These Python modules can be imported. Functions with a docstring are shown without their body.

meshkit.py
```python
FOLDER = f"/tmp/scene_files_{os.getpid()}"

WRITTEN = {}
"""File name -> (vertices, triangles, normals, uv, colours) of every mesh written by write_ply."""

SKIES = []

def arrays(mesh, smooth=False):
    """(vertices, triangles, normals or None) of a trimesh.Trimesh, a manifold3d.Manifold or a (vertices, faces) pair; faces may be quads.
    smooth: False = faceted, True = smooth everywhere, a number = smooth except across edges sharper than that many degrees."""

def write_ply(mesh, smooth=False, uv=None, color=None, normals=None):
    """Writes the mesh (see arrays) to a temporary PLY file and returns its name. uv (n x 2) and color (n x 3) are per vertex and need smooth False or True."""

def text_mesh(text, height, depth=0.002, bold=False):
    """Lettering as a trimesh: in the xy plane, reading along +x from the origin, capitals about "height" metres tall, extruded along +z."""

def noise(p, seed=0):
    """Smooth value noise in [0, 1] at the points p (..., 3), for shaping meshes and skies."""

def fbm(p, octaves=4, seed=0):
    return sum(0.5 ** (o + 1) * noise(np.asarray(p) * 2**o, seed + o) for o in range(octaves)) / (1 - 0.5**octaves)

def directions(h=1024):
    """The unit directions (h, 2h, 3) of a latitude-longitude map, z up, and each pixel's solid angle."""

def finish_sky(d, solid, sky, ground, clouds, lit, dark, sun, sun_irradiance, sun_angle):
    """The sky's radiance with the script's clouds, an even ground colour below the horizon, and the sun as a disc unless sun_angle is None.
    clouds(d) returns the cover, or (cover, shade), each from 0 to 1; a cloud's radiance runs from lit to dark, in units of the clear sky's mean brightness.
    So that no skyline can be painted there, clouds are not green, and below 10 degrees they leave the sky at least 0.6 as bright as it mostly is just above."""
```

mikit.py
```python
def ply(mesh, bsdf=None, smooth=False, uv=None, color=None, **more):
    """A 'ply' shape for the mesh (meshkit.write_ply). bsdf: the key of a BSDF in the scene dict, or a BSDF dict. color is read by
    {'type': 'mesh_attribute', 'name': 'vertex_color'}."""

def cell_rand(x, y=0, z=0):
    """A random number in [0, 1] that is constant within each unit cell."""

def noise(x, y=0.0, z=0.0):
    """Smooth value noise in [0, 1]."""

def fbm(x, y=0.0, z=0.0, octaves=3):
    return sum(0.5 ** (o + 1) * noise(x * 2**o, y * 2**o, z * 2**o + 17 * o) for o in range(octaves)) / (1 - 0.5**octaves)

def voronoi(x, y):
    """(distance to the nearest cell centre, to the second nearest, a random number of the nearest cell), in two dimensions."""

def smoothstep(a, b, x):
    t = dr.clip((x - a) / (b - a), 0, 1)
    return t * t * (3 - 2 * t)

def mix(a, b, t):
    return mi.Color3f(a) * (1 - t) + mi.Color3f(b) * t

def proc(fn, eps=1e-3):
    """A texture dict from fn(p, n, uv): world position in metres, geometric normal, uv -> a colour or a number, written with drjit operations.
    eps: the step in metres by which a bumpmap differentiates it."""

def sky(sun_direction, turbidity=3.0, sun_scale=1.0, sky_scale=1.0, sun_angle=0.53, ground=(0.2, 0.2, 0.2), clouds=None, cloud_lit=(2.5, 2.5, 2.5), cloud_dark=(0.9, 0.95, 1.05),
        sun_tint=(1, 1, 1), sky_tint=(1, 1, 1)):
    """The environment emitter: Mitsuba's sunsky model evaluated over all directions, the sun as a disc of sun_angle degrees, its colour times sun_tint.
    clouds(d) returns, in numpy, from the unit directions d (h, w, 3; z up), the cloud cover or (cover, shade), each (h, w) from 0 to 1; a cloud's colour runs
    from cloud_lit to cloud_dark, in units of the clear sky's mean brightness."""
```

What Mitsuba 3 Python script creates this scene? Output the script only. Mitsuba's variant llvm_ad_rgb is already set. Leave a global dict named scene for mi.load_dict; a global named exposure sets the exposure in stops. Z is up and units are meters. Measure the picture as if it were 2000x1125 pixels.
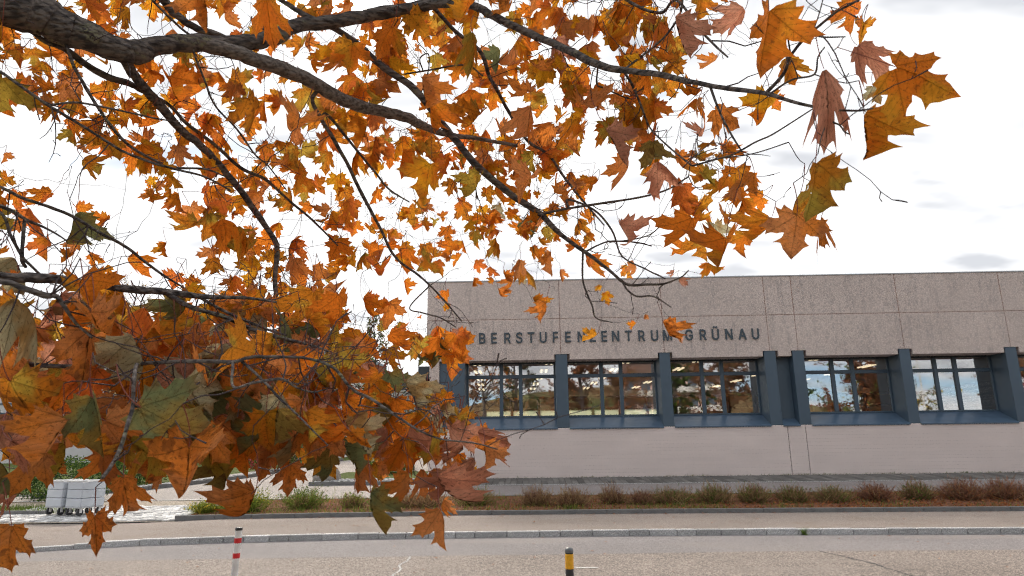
import math, random
import numpy as np, trimesh, drjit as dr, mitsuba as mi, mikit, meshkit
from shapely.geometry import Polygon, Point, box as sbox
from shapely import contains_xy
from scipy.spatial import Delaunay, cKDTree
from mikit import noise, fbm, voronoi, cell_rand, smoothstep, mix, proc

# ---------------------------------------------------------------- camera, sky, exposure
T = mi.ScalarTransform4f
CAM = [0, 0, 1.75]
FWD = [-0.02395816, 0.97253432, 0.23152323]
UP = [0.01840756, -0.2311213, 0.97275079]
exposure = 2.42
scene = {}
labels = {}
scene['camera'] = {'type': 'thinlens', 'aperture_radius': 0.0014, 'focus_distance': 4.5, 'fov': 2 * math.degrees(math.atan(1000 / 1300)), 'fov_axis': 'x', 'near_clip': 0.05, 'far_clip': 2000.0,
                   'to_world': T().look_at(origin=CAM, target=[a + b for a, b in zip(CAM, FWD)], up=UP)}
SUN = np.array([-0.36, 1.0, 0.86])


def cloud_cover(d):
    # a bright veil with the sun behind it in front of the camera, broken cloud with blue gaps in the half of the sky behind
    z = np.maximum(d[..., 2], 0.03)
    p = np.stack([d[..., 0] / (z + 0.25), d[..., 1] / (z + 0.25), 0 * z], -1)
    a = meshkit.fbm(p * [1.6, 4.5, 1], 5, 3)
    b = meshkit.fbm(p * [5, 11, 1] + 7, 4, 9)
    front = np.clip(d[..., 1] * 1.3 + 0.45, 0, 1)
    cover = np.clip((a - 0.26 + 0.5 * front) / 0.20, 0, 1)
    gap = np.clip((meshkit.fbm(p * [2.6, 6, 1] + 3, 4, 21) - 0.68) / 0.07, 0, 1)
    cover = cover * (1 - 0.4 * gap)
    shade = np.clip((b - 0.45) / 0.30, 0, 1) * 0.95 * (0.35 + 0.65 * np.clip((a - 0.35) / 0.3, 0, 1))
    return cover, shade


scene['sky'] = mikit.sky(SUN, turbidity=3.0, sun_scale=0.55, sky_scale=1.0, sun_angle=10.0, clouds=cloud_cover, cloud_lit=(2.8, 2.8, 2.8), cloud_dark=(1.55, 1.6, 1.7), sun_tint=(0.95, 1.05, 1.25))

# ---------------------------------------------------------------- helpers
rng = np.random.default_rng(11)


def key_for(name, parent=None):
    base = f'{parent}__{name}' if parent else name
    k, i = base, 0
    while k in scene or k in labels:
        i += 1
        k = f'{base}_{i:03d}'
    return k


def put(name, mesh, bsdf, parent=None, smooth=False, label=None, cat=None, group=None, kind=None, **more):
    k = key_for(name, parent)
    scene[k] = mikit.ply(mesh, bsdf, smooth=smooth, **more)
    tag(k, label, cat, group, kind)
    return k


def tag(k, label=None, cat=None, group=None, kind=None):
    d = {a: b for a, b in (('label', label), ('category', cat), ('group', group), ('kind', kind)) if b}
    if d:
        labels[k] = d
    return k


def thing(name, label, cat, group=None):
    return tag(key_for(name), label, cat, group)


def block(x0, x1, y0, y1, z0, z1, c=0.0):
    """A box with chamfered edges."""
    lo, hi = np.array([x0, y0, z0], float), np.array([x1, y1, z1], float)
    if c <= 0:
        return trimesh.creation.box(bounds=[lo, hi])
    pts = []
    for s in np.ndindex(2, 2, 2):
        corner = np.where(np.array(s), hi, lo)
        inward = np.where(np.array(s), -c, c)
        for a in range(3):
            m = np.ones(3); m[a] = 0
            pts.append(corner + inward * m)
    return trimesh.convex.convex_hull(np.array(pts))


def cat_(ms):
    return trimesh.util.concatenate([m for m in ms])


def extrude_xz(poly, y0, y1):
    """A polygon of (x, z) swept from y0 to y1."""
    m = trimesh.creation.extrude_polygon(poly, y1 - y0, engine='earcut')
    v = m.vertices
    m2 = trimesh.Trimesh(np.c_[v[:, 0], y1 - v[:, 2], v[:, 1]], m.faces, process=False)
    m2.fix_normals()
    return m2


def tube(P, r, sides=6, cap=True):
    P = np.asarray(P, float); r = np.broadcast_to(np.asarray(r, float), (len(P),))
    t = np.gradient(P, axis=0); t /= np.linalg.norm(t, axis=1, keepdims=True) + 1e-12
    ref = np.array([0.31, 0.2, 0.93]) if abs(t[0] @ [0.31, 0.2, 0.93]) < 0.9 else np.array([1.0, 0, 0])
    a = np.cross(t, ref); a /= np.linalg.norm(a, axis=1, keepdims=True) + 1e-12
    b = np.cross(t, a)
    ang = np.arange(sides) * 2 * np.pi / sides
    v = P[:, None] + r[:, None, None] * (np.cos(ang)[None, :, None] * a[:, None] + np.sin(ang)[None, :, None] * b[:, None])
    i, j = np.meshgrid(np.arange(len(P) - 1), np.arange(sides), indexing='ij')
    q = np.stack([i * sides + j, i * sides + (j + 1) % sides, (i + 1) * sides + (j + 1) % sides, (i + 1) * sides + j], -1).reshape(-1, 4)
    f = np.vstack([q[:, [0, 1, 2]], q[:, [0, 2, 3]]])
    v = v.reshape(-1, 3)
    if cap:
        n = len(v); v = np.vstack([v, P[:1], P[-1:]]); k = np.arange(sides); e = (len(P) - 1) * sides
        f = np.vstack([f, np.stack([k * 0 + n, (k + 1) % sides, k], 1), np.stack([k * 0 + n + 1, e + k, e + (k + 1) % sides], 1)])
    return v, f


def join(parts):
    vs, fs, at = [], [], 0
    for v, f in parts:
        vs.append(v); fs.append(np.asarray(f) + at); at += len(v)
    return np.vstack(vs), np.vstack(fs)


def spline(P, n):
    """Catmull-Rom through the rows of P (any number of columns)."""
    P = np.asarray(P, float)
    if len(P) < 3:
        t = np.linspace(0, 1, n + 1)[:, None]
        return P[0] * (1 - t) + P[-1] * t
    Q = np.vstack([2 * P[0] - P[1], P, 2 * P[-1] - P[-2]])
    out = []
    for k in range(1, len(Q) - 2):
        t = np.linspace(0, 1, n, endpoint=False)[:, None]
        a, b, c, d = Q[k - 1:k + 3]
        out.append(0.5 * (2 * b + (c - a) * t + (2 * a - 5 * b + 4 * c - d) * t ** 2 + (3 * b - a - 3 * c + d) * t ** 3))
    return np.vstack(out + [P[-1:]])


GY = [-400, -120, -60, -14, -3, 5.6, 14, 16.4, 20, 24, 35, 60, 120, 900]
GZ = [15, 6.5, 3.2, 1.3, .13, .0, .02, .2, .42, .67, .95, 1.4, 2.0, 2.0]


def gz(y):
    return np.interp(y, GY, GZ)


def sheet(xs, ys, zf, wob=0.0):
    """A ground sheet over the grid xs (may depend on y when callable) by ys; zf(x, y)."""
    X, Y = np.meshgrid(xs, ys)
    Z = zf(X, Y)
    n, m = len(xs), len(ys)
    i, j = np.meshgrid(np.arange(n - 1), np.arange(m - 1))
    a = j * n + i
    q = np.stack([a, a + 1, a + n + 1, a + n], -1).reshape(-1, 4)
    return np.c_[X.ravel(), Y.ravel(), Z.ravel()], q


def band(xs, y0f, y1f, zf, n=6):
    """A sheet between two curves y0f(x) and y1f(x)."""
    xs = np.asarray(xs, float)
    X = np.repeat(xs[None], n + 1, 0)
    t = np.linspace(0, 1, n + 1)[:, None]
    Y = y0f(xs)[None] * (1 - t) + y1f(xs)[None] * t
    Z = zf(X, Y)
    k = len(xs)
    i, j = np.meshgrid(np.arange(k - 1), np.arange(n))
    a = j * k + i
    q = np.stack([a, a + 1, a + k + 1, a + k], -1).reshape(-1, 4)
    return np.c_[X.ravel(), Y.ravel(), Z.ravel()], q


# ---------------------------------------------------------------- materials
def rough(fn, r=0.9, spec=0.3):
    return {'type': 'twosided', 'bsdf': {'type': 'principled', 'base_color': fn if isinstance(fn, dict) else {'type': 'rgb', 'value': list(fn)}, 'roughness': r, 'specular': spec}}


def speck(p, k):
    return cell_rand(p.x * k, p.y * k, p.z * k)


def aggregate(p, n, uv):
    # washed concrete: pebbles of different stone in a pinkish matrix, rain-washed dirt streaks with a grain of their own
    a, b, r = voronoi(p.x * 64 + 3 * p.y, p.z * 64)
    stone = mix((0.485, 0.41, 0.37), (0.80, 0.70, 0.64), r)
    dark = smoothstep(0.78, 0.92, cell_rand(dr.floor(p.x * 17), dr.floor(p.z * 17), 5))
    stone = mix(stone, (0.20, 0.185, 0.18), dark * 0.5)
    c = mix(stone, (0.43, 0.35, 0.315), smoothstep(0.30, 0.5, a))
    big = fbm(p.x * 0.5, p.z * 0.7, 2)
    c = c * (0.90 + 0.2 * big)
    streak = smoothstep(0.5, 0.72, fbm(p.x * 7.0, p.z * 0.55, 7.0)) * smoothstep(0.35, 0.7, noise(p.x * 33.0, p.z * 9.0))
    return mix(c, (0.13, 0.125, 0.13), streak * 0.25)


def formwork(p, n, uv):
    row = dr.floor(p.z / 0.118)
    tone = 0.975 + 0.035 * cell_rand(row, dr.floor((p.x + 3.7 * cell_rand(row, 4)) / 2.4), 2)
    c = mi.Color3f(0.63, 0.535, 0.495) * tone * (0.94 + 0.12 * fbm(p.x * 0.8, p.z * 1.6, 1)) * (0.97 + 0.06 * noise(p.x * 60, p.z * 60))
    f = p.z / 0.118 - row
    seam = smoothstep(0.05, 0.0, dr.minimum(f, 1 - f)) * smoothstep(0.45, 0.75, noise(p.x * 0.9, row * 3.7))
    return mix(c, (0.27, 0.215, 0.20), seam * 0.55)


def formwork_h(p, n, uv):
    f = p.z / 0.118 - dr.floor(p.z / 0.118)
    return 0.25 * noise(p.x * 5, p.z * 45) + 0.5 * smoothstep(0.0, 0.06, dr.minimum(f, 1 - f))


scene['mat_aggregate'] = {'type': 'bumpmap', 'tex': proc(lambda p, n, uv: voronoi(p.x * 46 + 3 * p.y, p.z * 46)[0], 2e-3), 'scale': 0.004, 'bsdf': rough(proc(aggregate), 0.9, 0.2)}
scene['mat_wall'] = {'type': 'bumpmap', 'tex': proc(formwork_h, 3e-3), 'scale': 0.003, 'bsdf': rough(proc(formwork), 0.85, 0.25)}
scene['mat_steel_blue'] = rough(proc(lambda p, n, uv: mi.Color3f(0.054, 0.084, 0.116) * (0.9 + 0.2 * fbm(p.x * 1.3, p.z * 1.3, p.y)) * (0.95 + 0.1 * noise(p.x * 90, p.z * 90, p.y * 90))), 0.42, 0.45)
scene['mat_sill'] = rough(proc(lambda p, n, uv: mi.Color3f(0.062, 0.098, 0.145) * (0.9 + 0.2 * fbm(p.x * 2, p.y * 9, 1))), 0.30, 0.5)
scene['mat_letter'] = rough((0.045, 0.062, 0.078), 0.4, 0.4)
scene['mat_sealant'] = rough((0.22, 0.115, 0.085), 0.8)
scene['mat_dark'] = rough((0.03, 0.035, 0.04), 0.6)
scene['mat_interior'] = rough((0.28, 0.25, 0.22), 0.9)
scene['mat_ceiling'] = rough((0.30, 0.28, 0.26), 0.9)
scene['mat_wood'] = rough(proc(lambda p, n, uv: mix((0.16, 0.075, 0.04), (0.24, 0.12, 0.06), fbm(p.x * 12, p.y * 12, p.z * 2))), 0.6)
scene['mat_tan_panel'] = rough((0.42, 0.30, 0.18), 0.6)
scene['mat_glass'] = {'type': 'thindielectric', 'int_ior': 3.2, 'ext_ior': 1.0}
scene['mat_metal'] = rough((0.42, 0.43, 0.44), 0.45, 0.5)


def road_col(p, n, uv):
    seam = 11.66 + 0.03 * p.x + 0.05 * noise(p.x * 1.3, 4.0) - 0.35 * smoothstep(3.0, 9.0, p.x) * 0.5
    far = smoothstep(-0.03, 0.03, p.y - seam)
    s1 = cell_rand(dr.floor(p.x * 38), dr.floor(p.y * 30), 1)
    s2 = cell_rand(dr.floor(p.x * 60), dr.floor(p.y * 50), 2)
    grit = 0.5 * s1 + 0.5 * s2
    near_c = mix((0.065, 0.052, 0.044), (0.36, 0.30, 0.26), dr.power(grit, 1.5))
    far_c = mix((0.105, 0.094, 0.091), (0.225, 0.203, 0.20), grit)
    patch = fbm(p.x * 0.55, p.y * 0.9, 3)
    c = mix(near_c, far_c, far) * (0.86 + 0.28 * patch)
    wheel = smoothstep(0.55, 0.75, fbm(p.x * 0.25, p.y * 1.8, 8))
    c = mix(c, (0.21, 0.18, 0.16), wheel * 0.35)
    line = smoothstep(0.022, 0.008, dr.abs(p.y - seam)) * smoothstep(0.3, 0.6, noise(p.x * 2.2, 9))
    return mix(c, (0.07, 0.06, 0.06), line * 0.55)


scene['mat_road'] = {'type': 'bumpmap', 'tex': proc(lambda p, n, uv: noise(p.x * 90, p.y * 90) + 0.6 * noise(p.x * 35, p.y * 35), 3e-3), 'scale': 0.003, 'bsdf': rough(proc(road_col), 0.85, 0.3)}


def walk_col(p, n, uv):
    g = 0.5 * cell_rand(dr.floor(p.x * 70), dr.floor(p.y * 70), 1) + 0.5 * cell_rand(dr.floor(p.x * 140), dr.floor(p.y * 140), 1)
    c = mix((0.125, 0.100, 0.084), (0.25, 0.21, 0.185), g) * (0.85 + 0.3 * fbm(p.x * 0.6, p.y * 1.4, 5))
    dirt = smoothstep(0.55, 0.75, fbm(p.x * 1.6, p.y * 3.5, 2)) * smoothstep(0.4, 0.7, noise(p.x * 25, p.y * 25))
    return mix(c, (0.14, 0.105, 0.075), dirt * 0.6)


scene['mat_walk'] = rough(proc(walk_col), 0.9, 0.25)
scene['mat_path'] = rough(proc(lambda p, n, uv: mix((0.125, 0.108, 0.102), (0.205, 0.18, 0.172), cell_rand(dr.floor(p.x * 60), dr.floor(p.y * 60), 1)) * (0.85 + 0.3 * fbm(p.x * 0.5, p.y * 0.9, 3))), 0.9, 0.25)
scene['mat_drive'] = rough(proc(lambda p, n, uv: mix((0.20, 0.178, 0.158), (0.32, 0.285, 0.26), cell_rand(dr.floor(p.x * 40), dr.floor(p.y * 40), 1)) * (0.85 + 0.3 * fbm(p.x * 0.5, p.y * 0.9, 3))), 0.9, 0.25)
scene['mat_gravel'] = rough(proc(lambda p, n, uv: mix((0.15, 0.12, 0.09), (0.36, 0.31, 0.25), cell_rand(dr.floor(p.x * 28), dr.floor(p.y * 28), 1))), 0.95, 0.2)


def granite(p, n, uv):
    g = cell_rand(dr.floor(p.x * 110), dr.floor(p.y * 110), dr.floor(p.z * 110))
    return mix((0.19, 0.19, 0.19), (0.62, 0.61, 0.59), g * g) * (0.82 + 0.36 * cell_rand(dr.floor(uv.x * 97), 3, 1)) * (0.85 + 0.3 * fbm(p.x * 6, p.y * 6, p.z * 6))


scene['mat_granite'] = rough(proc(granite), 0.75, 0.35)
scene['mat_edging'] = rough(proc(lambda p, n, uv: mix((0.085, 0.085, 0.085), (0.21, 0.205, 0.20), fbm(p.x * 9, p.y * 9, p.z * 9) * 0.6 + 0.4 * cell_rand(dr.floor(p.x * 90), dr.floor(p.y * 90), dr.floor(p.z * 90)))), 0.9, 0.2)
scene['mat_paver'] = rough(proc(lambda p, n, uv: mi.Color3f(0.10, 0.093, 0.086) * (0.7 + 0.6 * cell_rand(dr.floor(uv.x * 97), 1, 1)) * (0.75 + 0.5 * fbm(p.x * 8, p.y * 8, 1))), 0.9, 0.2)
scene['mat_soil'] = rough(proc(lambda p, n, uv: mix((0.045, 0.022, 0.013), (0.17, 0.075, 0.042), fbm(p.x * 14, p.y * 14, p.z * 14, 4))), 1.0, 0.1)
scene['mat_grass_ground'] = rough(proc(lambda p, n, uv: mix((0.035, 0.055, 0.015), (0.095, 0.105, 0.035), fbm(p.x * 3, p.y * 3, 1, 5))), 1.0, 0.1)
scene['mat_hill'] = rough(proc(lambda p, n, uv: mix((0.115, 0.078, 0.040), mix((0.045, 0.060, 0.020), (0.10, 0.095, 0.045), noise(p.x * 0.6, p.y * 0.6)), smoothstep(0.42, 0.60, fbm(p.x * 0.06, p.y * 0.06, 1, 4)))), 1.0, 0.1)
scene['mat_white_paint'] = rough(proc(lambda p, n, uv: mi.Color3f(0.74, 0.73, 0.71) * (0.72 + 0.3 * noise(p.x * 20, p.y * 20, p.z * 20)) * (0.9 + 0.12 * noise(p.x * 130, p.y * 130, p.z * 60))), 0.5)
scene['mat_red_paint'] = rough((0.52, 0.018, 0.022), 0.35, 0.5)
scene['mat_yellow_reflector'] = rough(proc(lambda p, n, uv: mi.Color3f(0.72, 0.36, 0.012) * (0.75 + 0.4 * noise(p.x * 160, p.y * 160, p.z * 160))), 0.25, 0.6)
scene['mat_black'] = rough((0.022, 0.023, 0.026), 0.4, 0.5)
scene['mat_tar'] = rough((0.045, 0.04, 0.04), 0.6)
scene['mat_pebble'] = rough(proc(lambda p, n, uv: mix((0.26, 0.255, 0.25), (0.60, 0.59, 0.57), cell_rand(dr.floor(uv.x * 97), 2, 1))), 0.8)
scene['mat_rock'] = rough(proc(lambda p, n, uv: mix((0.14, 0.12, 0.10), (0.36, 0.33, 0.30), fbm(p.x * 7, p.y * 7, p.z * 7, 5))), 0.9)


def bark_col(p, n, uv):
    f = fbm(p.x * 30, p.y * 85, p.z * 85, 4)
    c = mix((0.044, 0.039, 0.040), (0.165, 0.14, 0.125), smoothstep(0.3, 0.7, f))
    lichen = smoothstep(0.60, 0.72, fbm(p.x * 13 + 5, p.y * 13, p.z * 13, 3)) * smoothstep(0.4, 0.6, noise(p.x * 160, p.y * 160, p.z * 160))
    return mix(c, (0.20, 0.19, 0.12), lichen * 0.8)


scene['mat_bark'] = {'type': 'bumpmap', 'tex': proc(lambda p, n, uv: fbm(p.x * 28, p.y * 90, p.z * 90, 4), 1e-3), 'scale': 0.022, 'bsdf': rough(proc(bark_col), 0.85, 0.25)}
scene['mat_pale_bark'] = {'type': 'bumpmap', 'tex': proc(lambda p, n, uv: fbm(p.x * 40, p.y * 90, p.z * 90, 3), 1e-3), 'scale': 0.012, 'bsdf': rough(proc(lambda p, n, uv: mix((0.075, 0.064, 0.058), (0.22, 0.19, 0.17), smoothstep(0.25, 0.75, fbm(p.x * 60, p.y * 110, p.z * 110, 3)))), 0.8, 0.25)}
scene['mat_twig'] = rough((0.06, 0.044, 0.046), 0.7, 0.3)
scene['mat_petiole'] = rough((0.20, 0.05, 0.035), 0.5, 0.4)

# leaf colour: uv carries (class + x, number + y) of the blade
PAL = {'o': 0, 'y': 1, 'r': 2, 'b': 3, 'p': 4, 'g': 5, 'v': 6, 't': 7}  # t: tan-grey, with the pale sheen of the sky put into the colour
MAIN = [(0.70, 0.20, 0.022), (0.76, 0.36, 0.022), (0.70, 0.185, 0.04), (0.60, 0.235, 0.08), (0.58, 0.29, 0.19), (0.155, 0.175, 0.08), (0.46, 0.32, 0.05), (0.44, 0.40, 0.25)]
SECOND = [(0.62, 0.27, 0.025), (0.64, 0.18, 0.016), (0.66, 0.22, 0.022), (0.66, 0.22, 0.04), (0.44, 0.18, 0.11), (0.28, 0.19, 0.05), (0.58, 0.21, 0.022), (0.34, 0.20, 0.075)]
BROWN = (0.11, 0.040, 0.018)


def pick(table, k):
    c = mi.Color3f(table[0])
    for i in range(1, len(table)):
        c = dr.select(k > i - 0.5, mi.Color3f(table[i]), c)
    return c


def leaf_col(p, n, uv):
    k, m = dr.floor(uv.x), dr.floor(uv.y)
    x, y = (uv.x - k) * 1.5 - 0.75, (uv.y - m) * 1.5 - 0.25
    r1, r2, r3 = cell_rand(m, 1, k), cell_rand(m, 2, k), cell_rand(m, 3, k)
    a = fbm(x * 2.3 + 9 * r1, y * 2.3 + 7 * r2, m * 1.7, 4)
    t = smoothstep(0.38, 0.66, a + 0.3 * (r3 - 0.5))
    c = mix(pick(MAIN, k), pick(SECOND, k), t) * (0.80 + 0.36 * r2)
    rad = dr.sqrt(x * x + (y - 0.3) * (y - 0.3))
    edge = smoothstep(0.34, 0.62, rad + 0.5 * (fbm(x * 6 + 3 * r2, y * 6, m, 3) - 0.5))
    c = mix(c, mi.Color3f(BROWN) * 1.6, edge * 0.55 * r1)
    fine = fbm(x * 26, y * 26, m, 2)
    c = c * (0.82 + 0.36 * fine)
    spot = smoothstep(0.70, 0.80, noise(x * 11 + 5 * r1, y * 11 + 3 * r3, m)) * smoothstep(0.55, 0.95, r3)
    c = mix(c, mi.Color3f(BROWN), spot * 0.55)
    freck = smoothstep(0.80, 0.86, noise(x * 42, y * 42, m))
    c = mix(c, mi.Color3f(BROWN), freck * 0.5)
    vein = mi.Float(1)
    for ang in (0.0, 0.80, -0.80, 1.62, -1.62):
        dx, dy = math.sin(ang), math.cos(ang)
        along, off = x * dx + y * dy, dr.abs(x * dy - y * dx)
        vein = dr.minimum(vein, dr.select(along > 0, off / (0.013 - 0.007 * dr.clip(along, 0, 1)), 1.0))
        s = along * 8.0 - off * 7.0
        q = dr.abs(s - dr.floor(s) - 0.5)
        inside = (along > 0.06) & (off < 0.42 * along)
        vein = dr.minimum(vein, dr.select(inside, 0.45 + q * 9.0, 1.0))
    v = 1 - smoothstep(0.5, 1.0, vein)
    return c * (1 - 0.36 * v)




def leaf_relief(p, n, uv):
    # blades bulge a little between their veins
    k, m = dr.floor(uv.x), dr.floor(uv.y)
    x, y = (uv.x - k) * 1.5 - 0.75, (uv.y - m) * 1.5 - 0.25
    h = mi.Float(1)
    for ang in (0.0, 0.80, -0.80, 1.62, -1.62):
        dx, dy = math.sin(ang), math.cos(ang)
        along, off = x * dx + y * dy, dr.abs(x * dy - y * dx)
        h = dr.minimum(h, dr.select(along > 0, off / 0.085, 1.0))
        s = along * 8.0 - off * 7.0
        q = dr.abs(s - dr.floor(s) - 0.5)
        h = dr.minimum(h, dr.select((along > 0.05) & (off < 0.42 * along), 0.35 + q * 1.5, 1.0))
    return dr.sqrt(dr.clip(h, 0, 1)) + 0.5 * fbm(x * 9, y * 9, m, 2)


scene['mat_leaf'] = {'type': 'bumpmap', 'tex': proc(leaf_relief, 1.5e-3), 'scale': 0.005, 'bsdf': {'type': 'principledthin', 'base_color': proc(leaf_col), 'roughness': 0.34, 'diff_trans': 1.06, 'eta': 1.5, 'spec_trans': 0.0, 'sheen': 0.3}}


def stem_col(p, n, uv):
    # uv.x: kind of growth + a random number per stem
    k = dr.floor(uv.x); r = uv.x - k
    lo = pick([(0.105, 0.052, 0.036), (0.16, 0.095, 0.045), (0.055, 0.085, 0.015), (0.10, 0.13, 0.022), (0.34, 0.24, 0.025), (0.020, 0.045, 0.016), (0.16, 0.055, 0.025), (0.30, 0.03, 0.05)], k)
    hi = pick([(0.32, 0.165, 0.11), (0.42, 0.29, 0.15), (0.16, 0.24, 0.045), (0.30, 0.33, 0.060), (0.62, 0.47, 0.06), (0.060, 0.105, 0.035), (0.42, 0.17, 0.07), (0.55, 0.12, 0.14)], k)
    return mix(lo, hi, r)


scene['mat_growth'] = {'type': 'principledthin', 'base_color': proc(stem_col), 'roughness': 0.7, 'diff_trans': 0.7, 'eta': 1.3}

# ---------------------------------------------------------------- the setting: ground, hills, road, pavement
def ground_z(X, Y):
    z = np.interp(Y, GY, GZ) - 0.06
    far = np.clip((np.abs(X) - 60) / 200, 0, 1) * np.clip((Y - 40) / 100, 0, 1) * 6
    return z + far


xs = np.concatenate([np.linspace(-900, -80, 12), np.linspace(-60, 60, 41), np.linspace(80, 900, 12)])
ys = np.concatenate([np.linspace(-12, 30, 43), np.linspace(34, 120, 24), np.linspace(150, 900, 10)])
put('ground', sheet(xs, ys, ground_z), 'mat_grass_ground', smooth=True, label='grassy ground around the road, the beds and the school', kind='structure')


def hill_z(X, Y):
    z = np.interp(Y, GY, GZ) - 0.06
    n = meshkit.fbm(np.stack([X * 0.012, Y * 0.012, 0 * X], -1), 4, 5)
    bump = 6.8 * np.exp(-((X - 6) / 24) ** 2 - ((Y + 92) / 26) ** 2) + 6 * np.exp(-((X - 42) / 22) ** 2 - ((Y + 85) / 30) ** 2)
    return z + np.clip((-Y - 14) / 60, 0, 1) * (n - 0.5) * 6 + bump


put('hills', sheet(np.linspace(-420, 420, 85), np.linspace(-400, -12, 60), hill_z), 'mat_hill', smooth=True, label='brown and green hillside on the camera side of the road', kind='structure')

KX = np.array([-40, -14, -10.5, -9.41, -8.37, -7.48, -5.81, -3.41, 1.36, 4.58, 9.31, 16, 40])
KY = np.array([4.0, 10.3, 11.75, 12.25, 12.75, 13.12, 13.42, 13.70, 13.85, 13.80, 13.58, 13.2, 11.0])
EX = np.array([-40, -8.3, -6.0, -1.74, 3.11, 11.08, 20, 40])
EY = np.array([15.5, 15.95, 16.12, 16.38, 16.34, 16.04, 15.6, 14.5])
kerb = lambda x: np.interp(x, KX, KY)
edge = lambda x: np.interp(x, EX, EY)
RX = np.linspace(-40, 40, 161)
put('road', band(RX, lambda x: 0 * x + 5.6, lambda x: kerb(x) + 0.01, lambda X, Y: 0.002 * (Y - 5.6), 10), 'mat_road', smooth=True, label='two-tone asphalt road with a coarse brownish lane and a paler strip along the kerb', kind='structure')
put('near_pavement', sheet(np.linspace(-40, 40, 33), np.linspace(-3, 5.45, 9), lambda X, Y: 0.13 + 0 * X), 'mat_walk', smooth=True, label='asphalt footway on the camera side of the road', kind='structure')
put('near_kerb', block(-40, 40, 5.45, 5.6, -0.1, 0.135, 0.01), 'mat_granite', label='granite kerb of the near footway', kind='structure', uv=None)
WZ = lambda X, Y: np.where(X < -7.3, np.interp(X, [-40, -9.2, -7.3], [0.06, 0.06, 0.118]), 0.118) + 0.075 * np.clip((Y - kerb(X)) / 2.4, 0, 1)
walk = put('pavement', band(RX, lambda x: kerb(x) + 0.16, lambda x: edge(x) + 0.02, WZ, 6), 'mat_walk', smooth=True, label='asphalt pavement between the kerb and the planted bed', kind='structure')


def rand_uv(mesh):
    n = len(mesh.vertices) if hasattr(mesh, 'vertices') else len(mesh[0])
    return np.tile([rng.uniform(0, 1), 0.5], (n, 1))


def unweld(m):
    """One copy of a vertex per face, so that a mesh with uv can stay faceted."""
    return trimesh.Trimesh(m.triangles.reshape(-1, 3), np.arange(len(m.faces) * 3).reshape(-1, 3), process=False)


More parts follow.
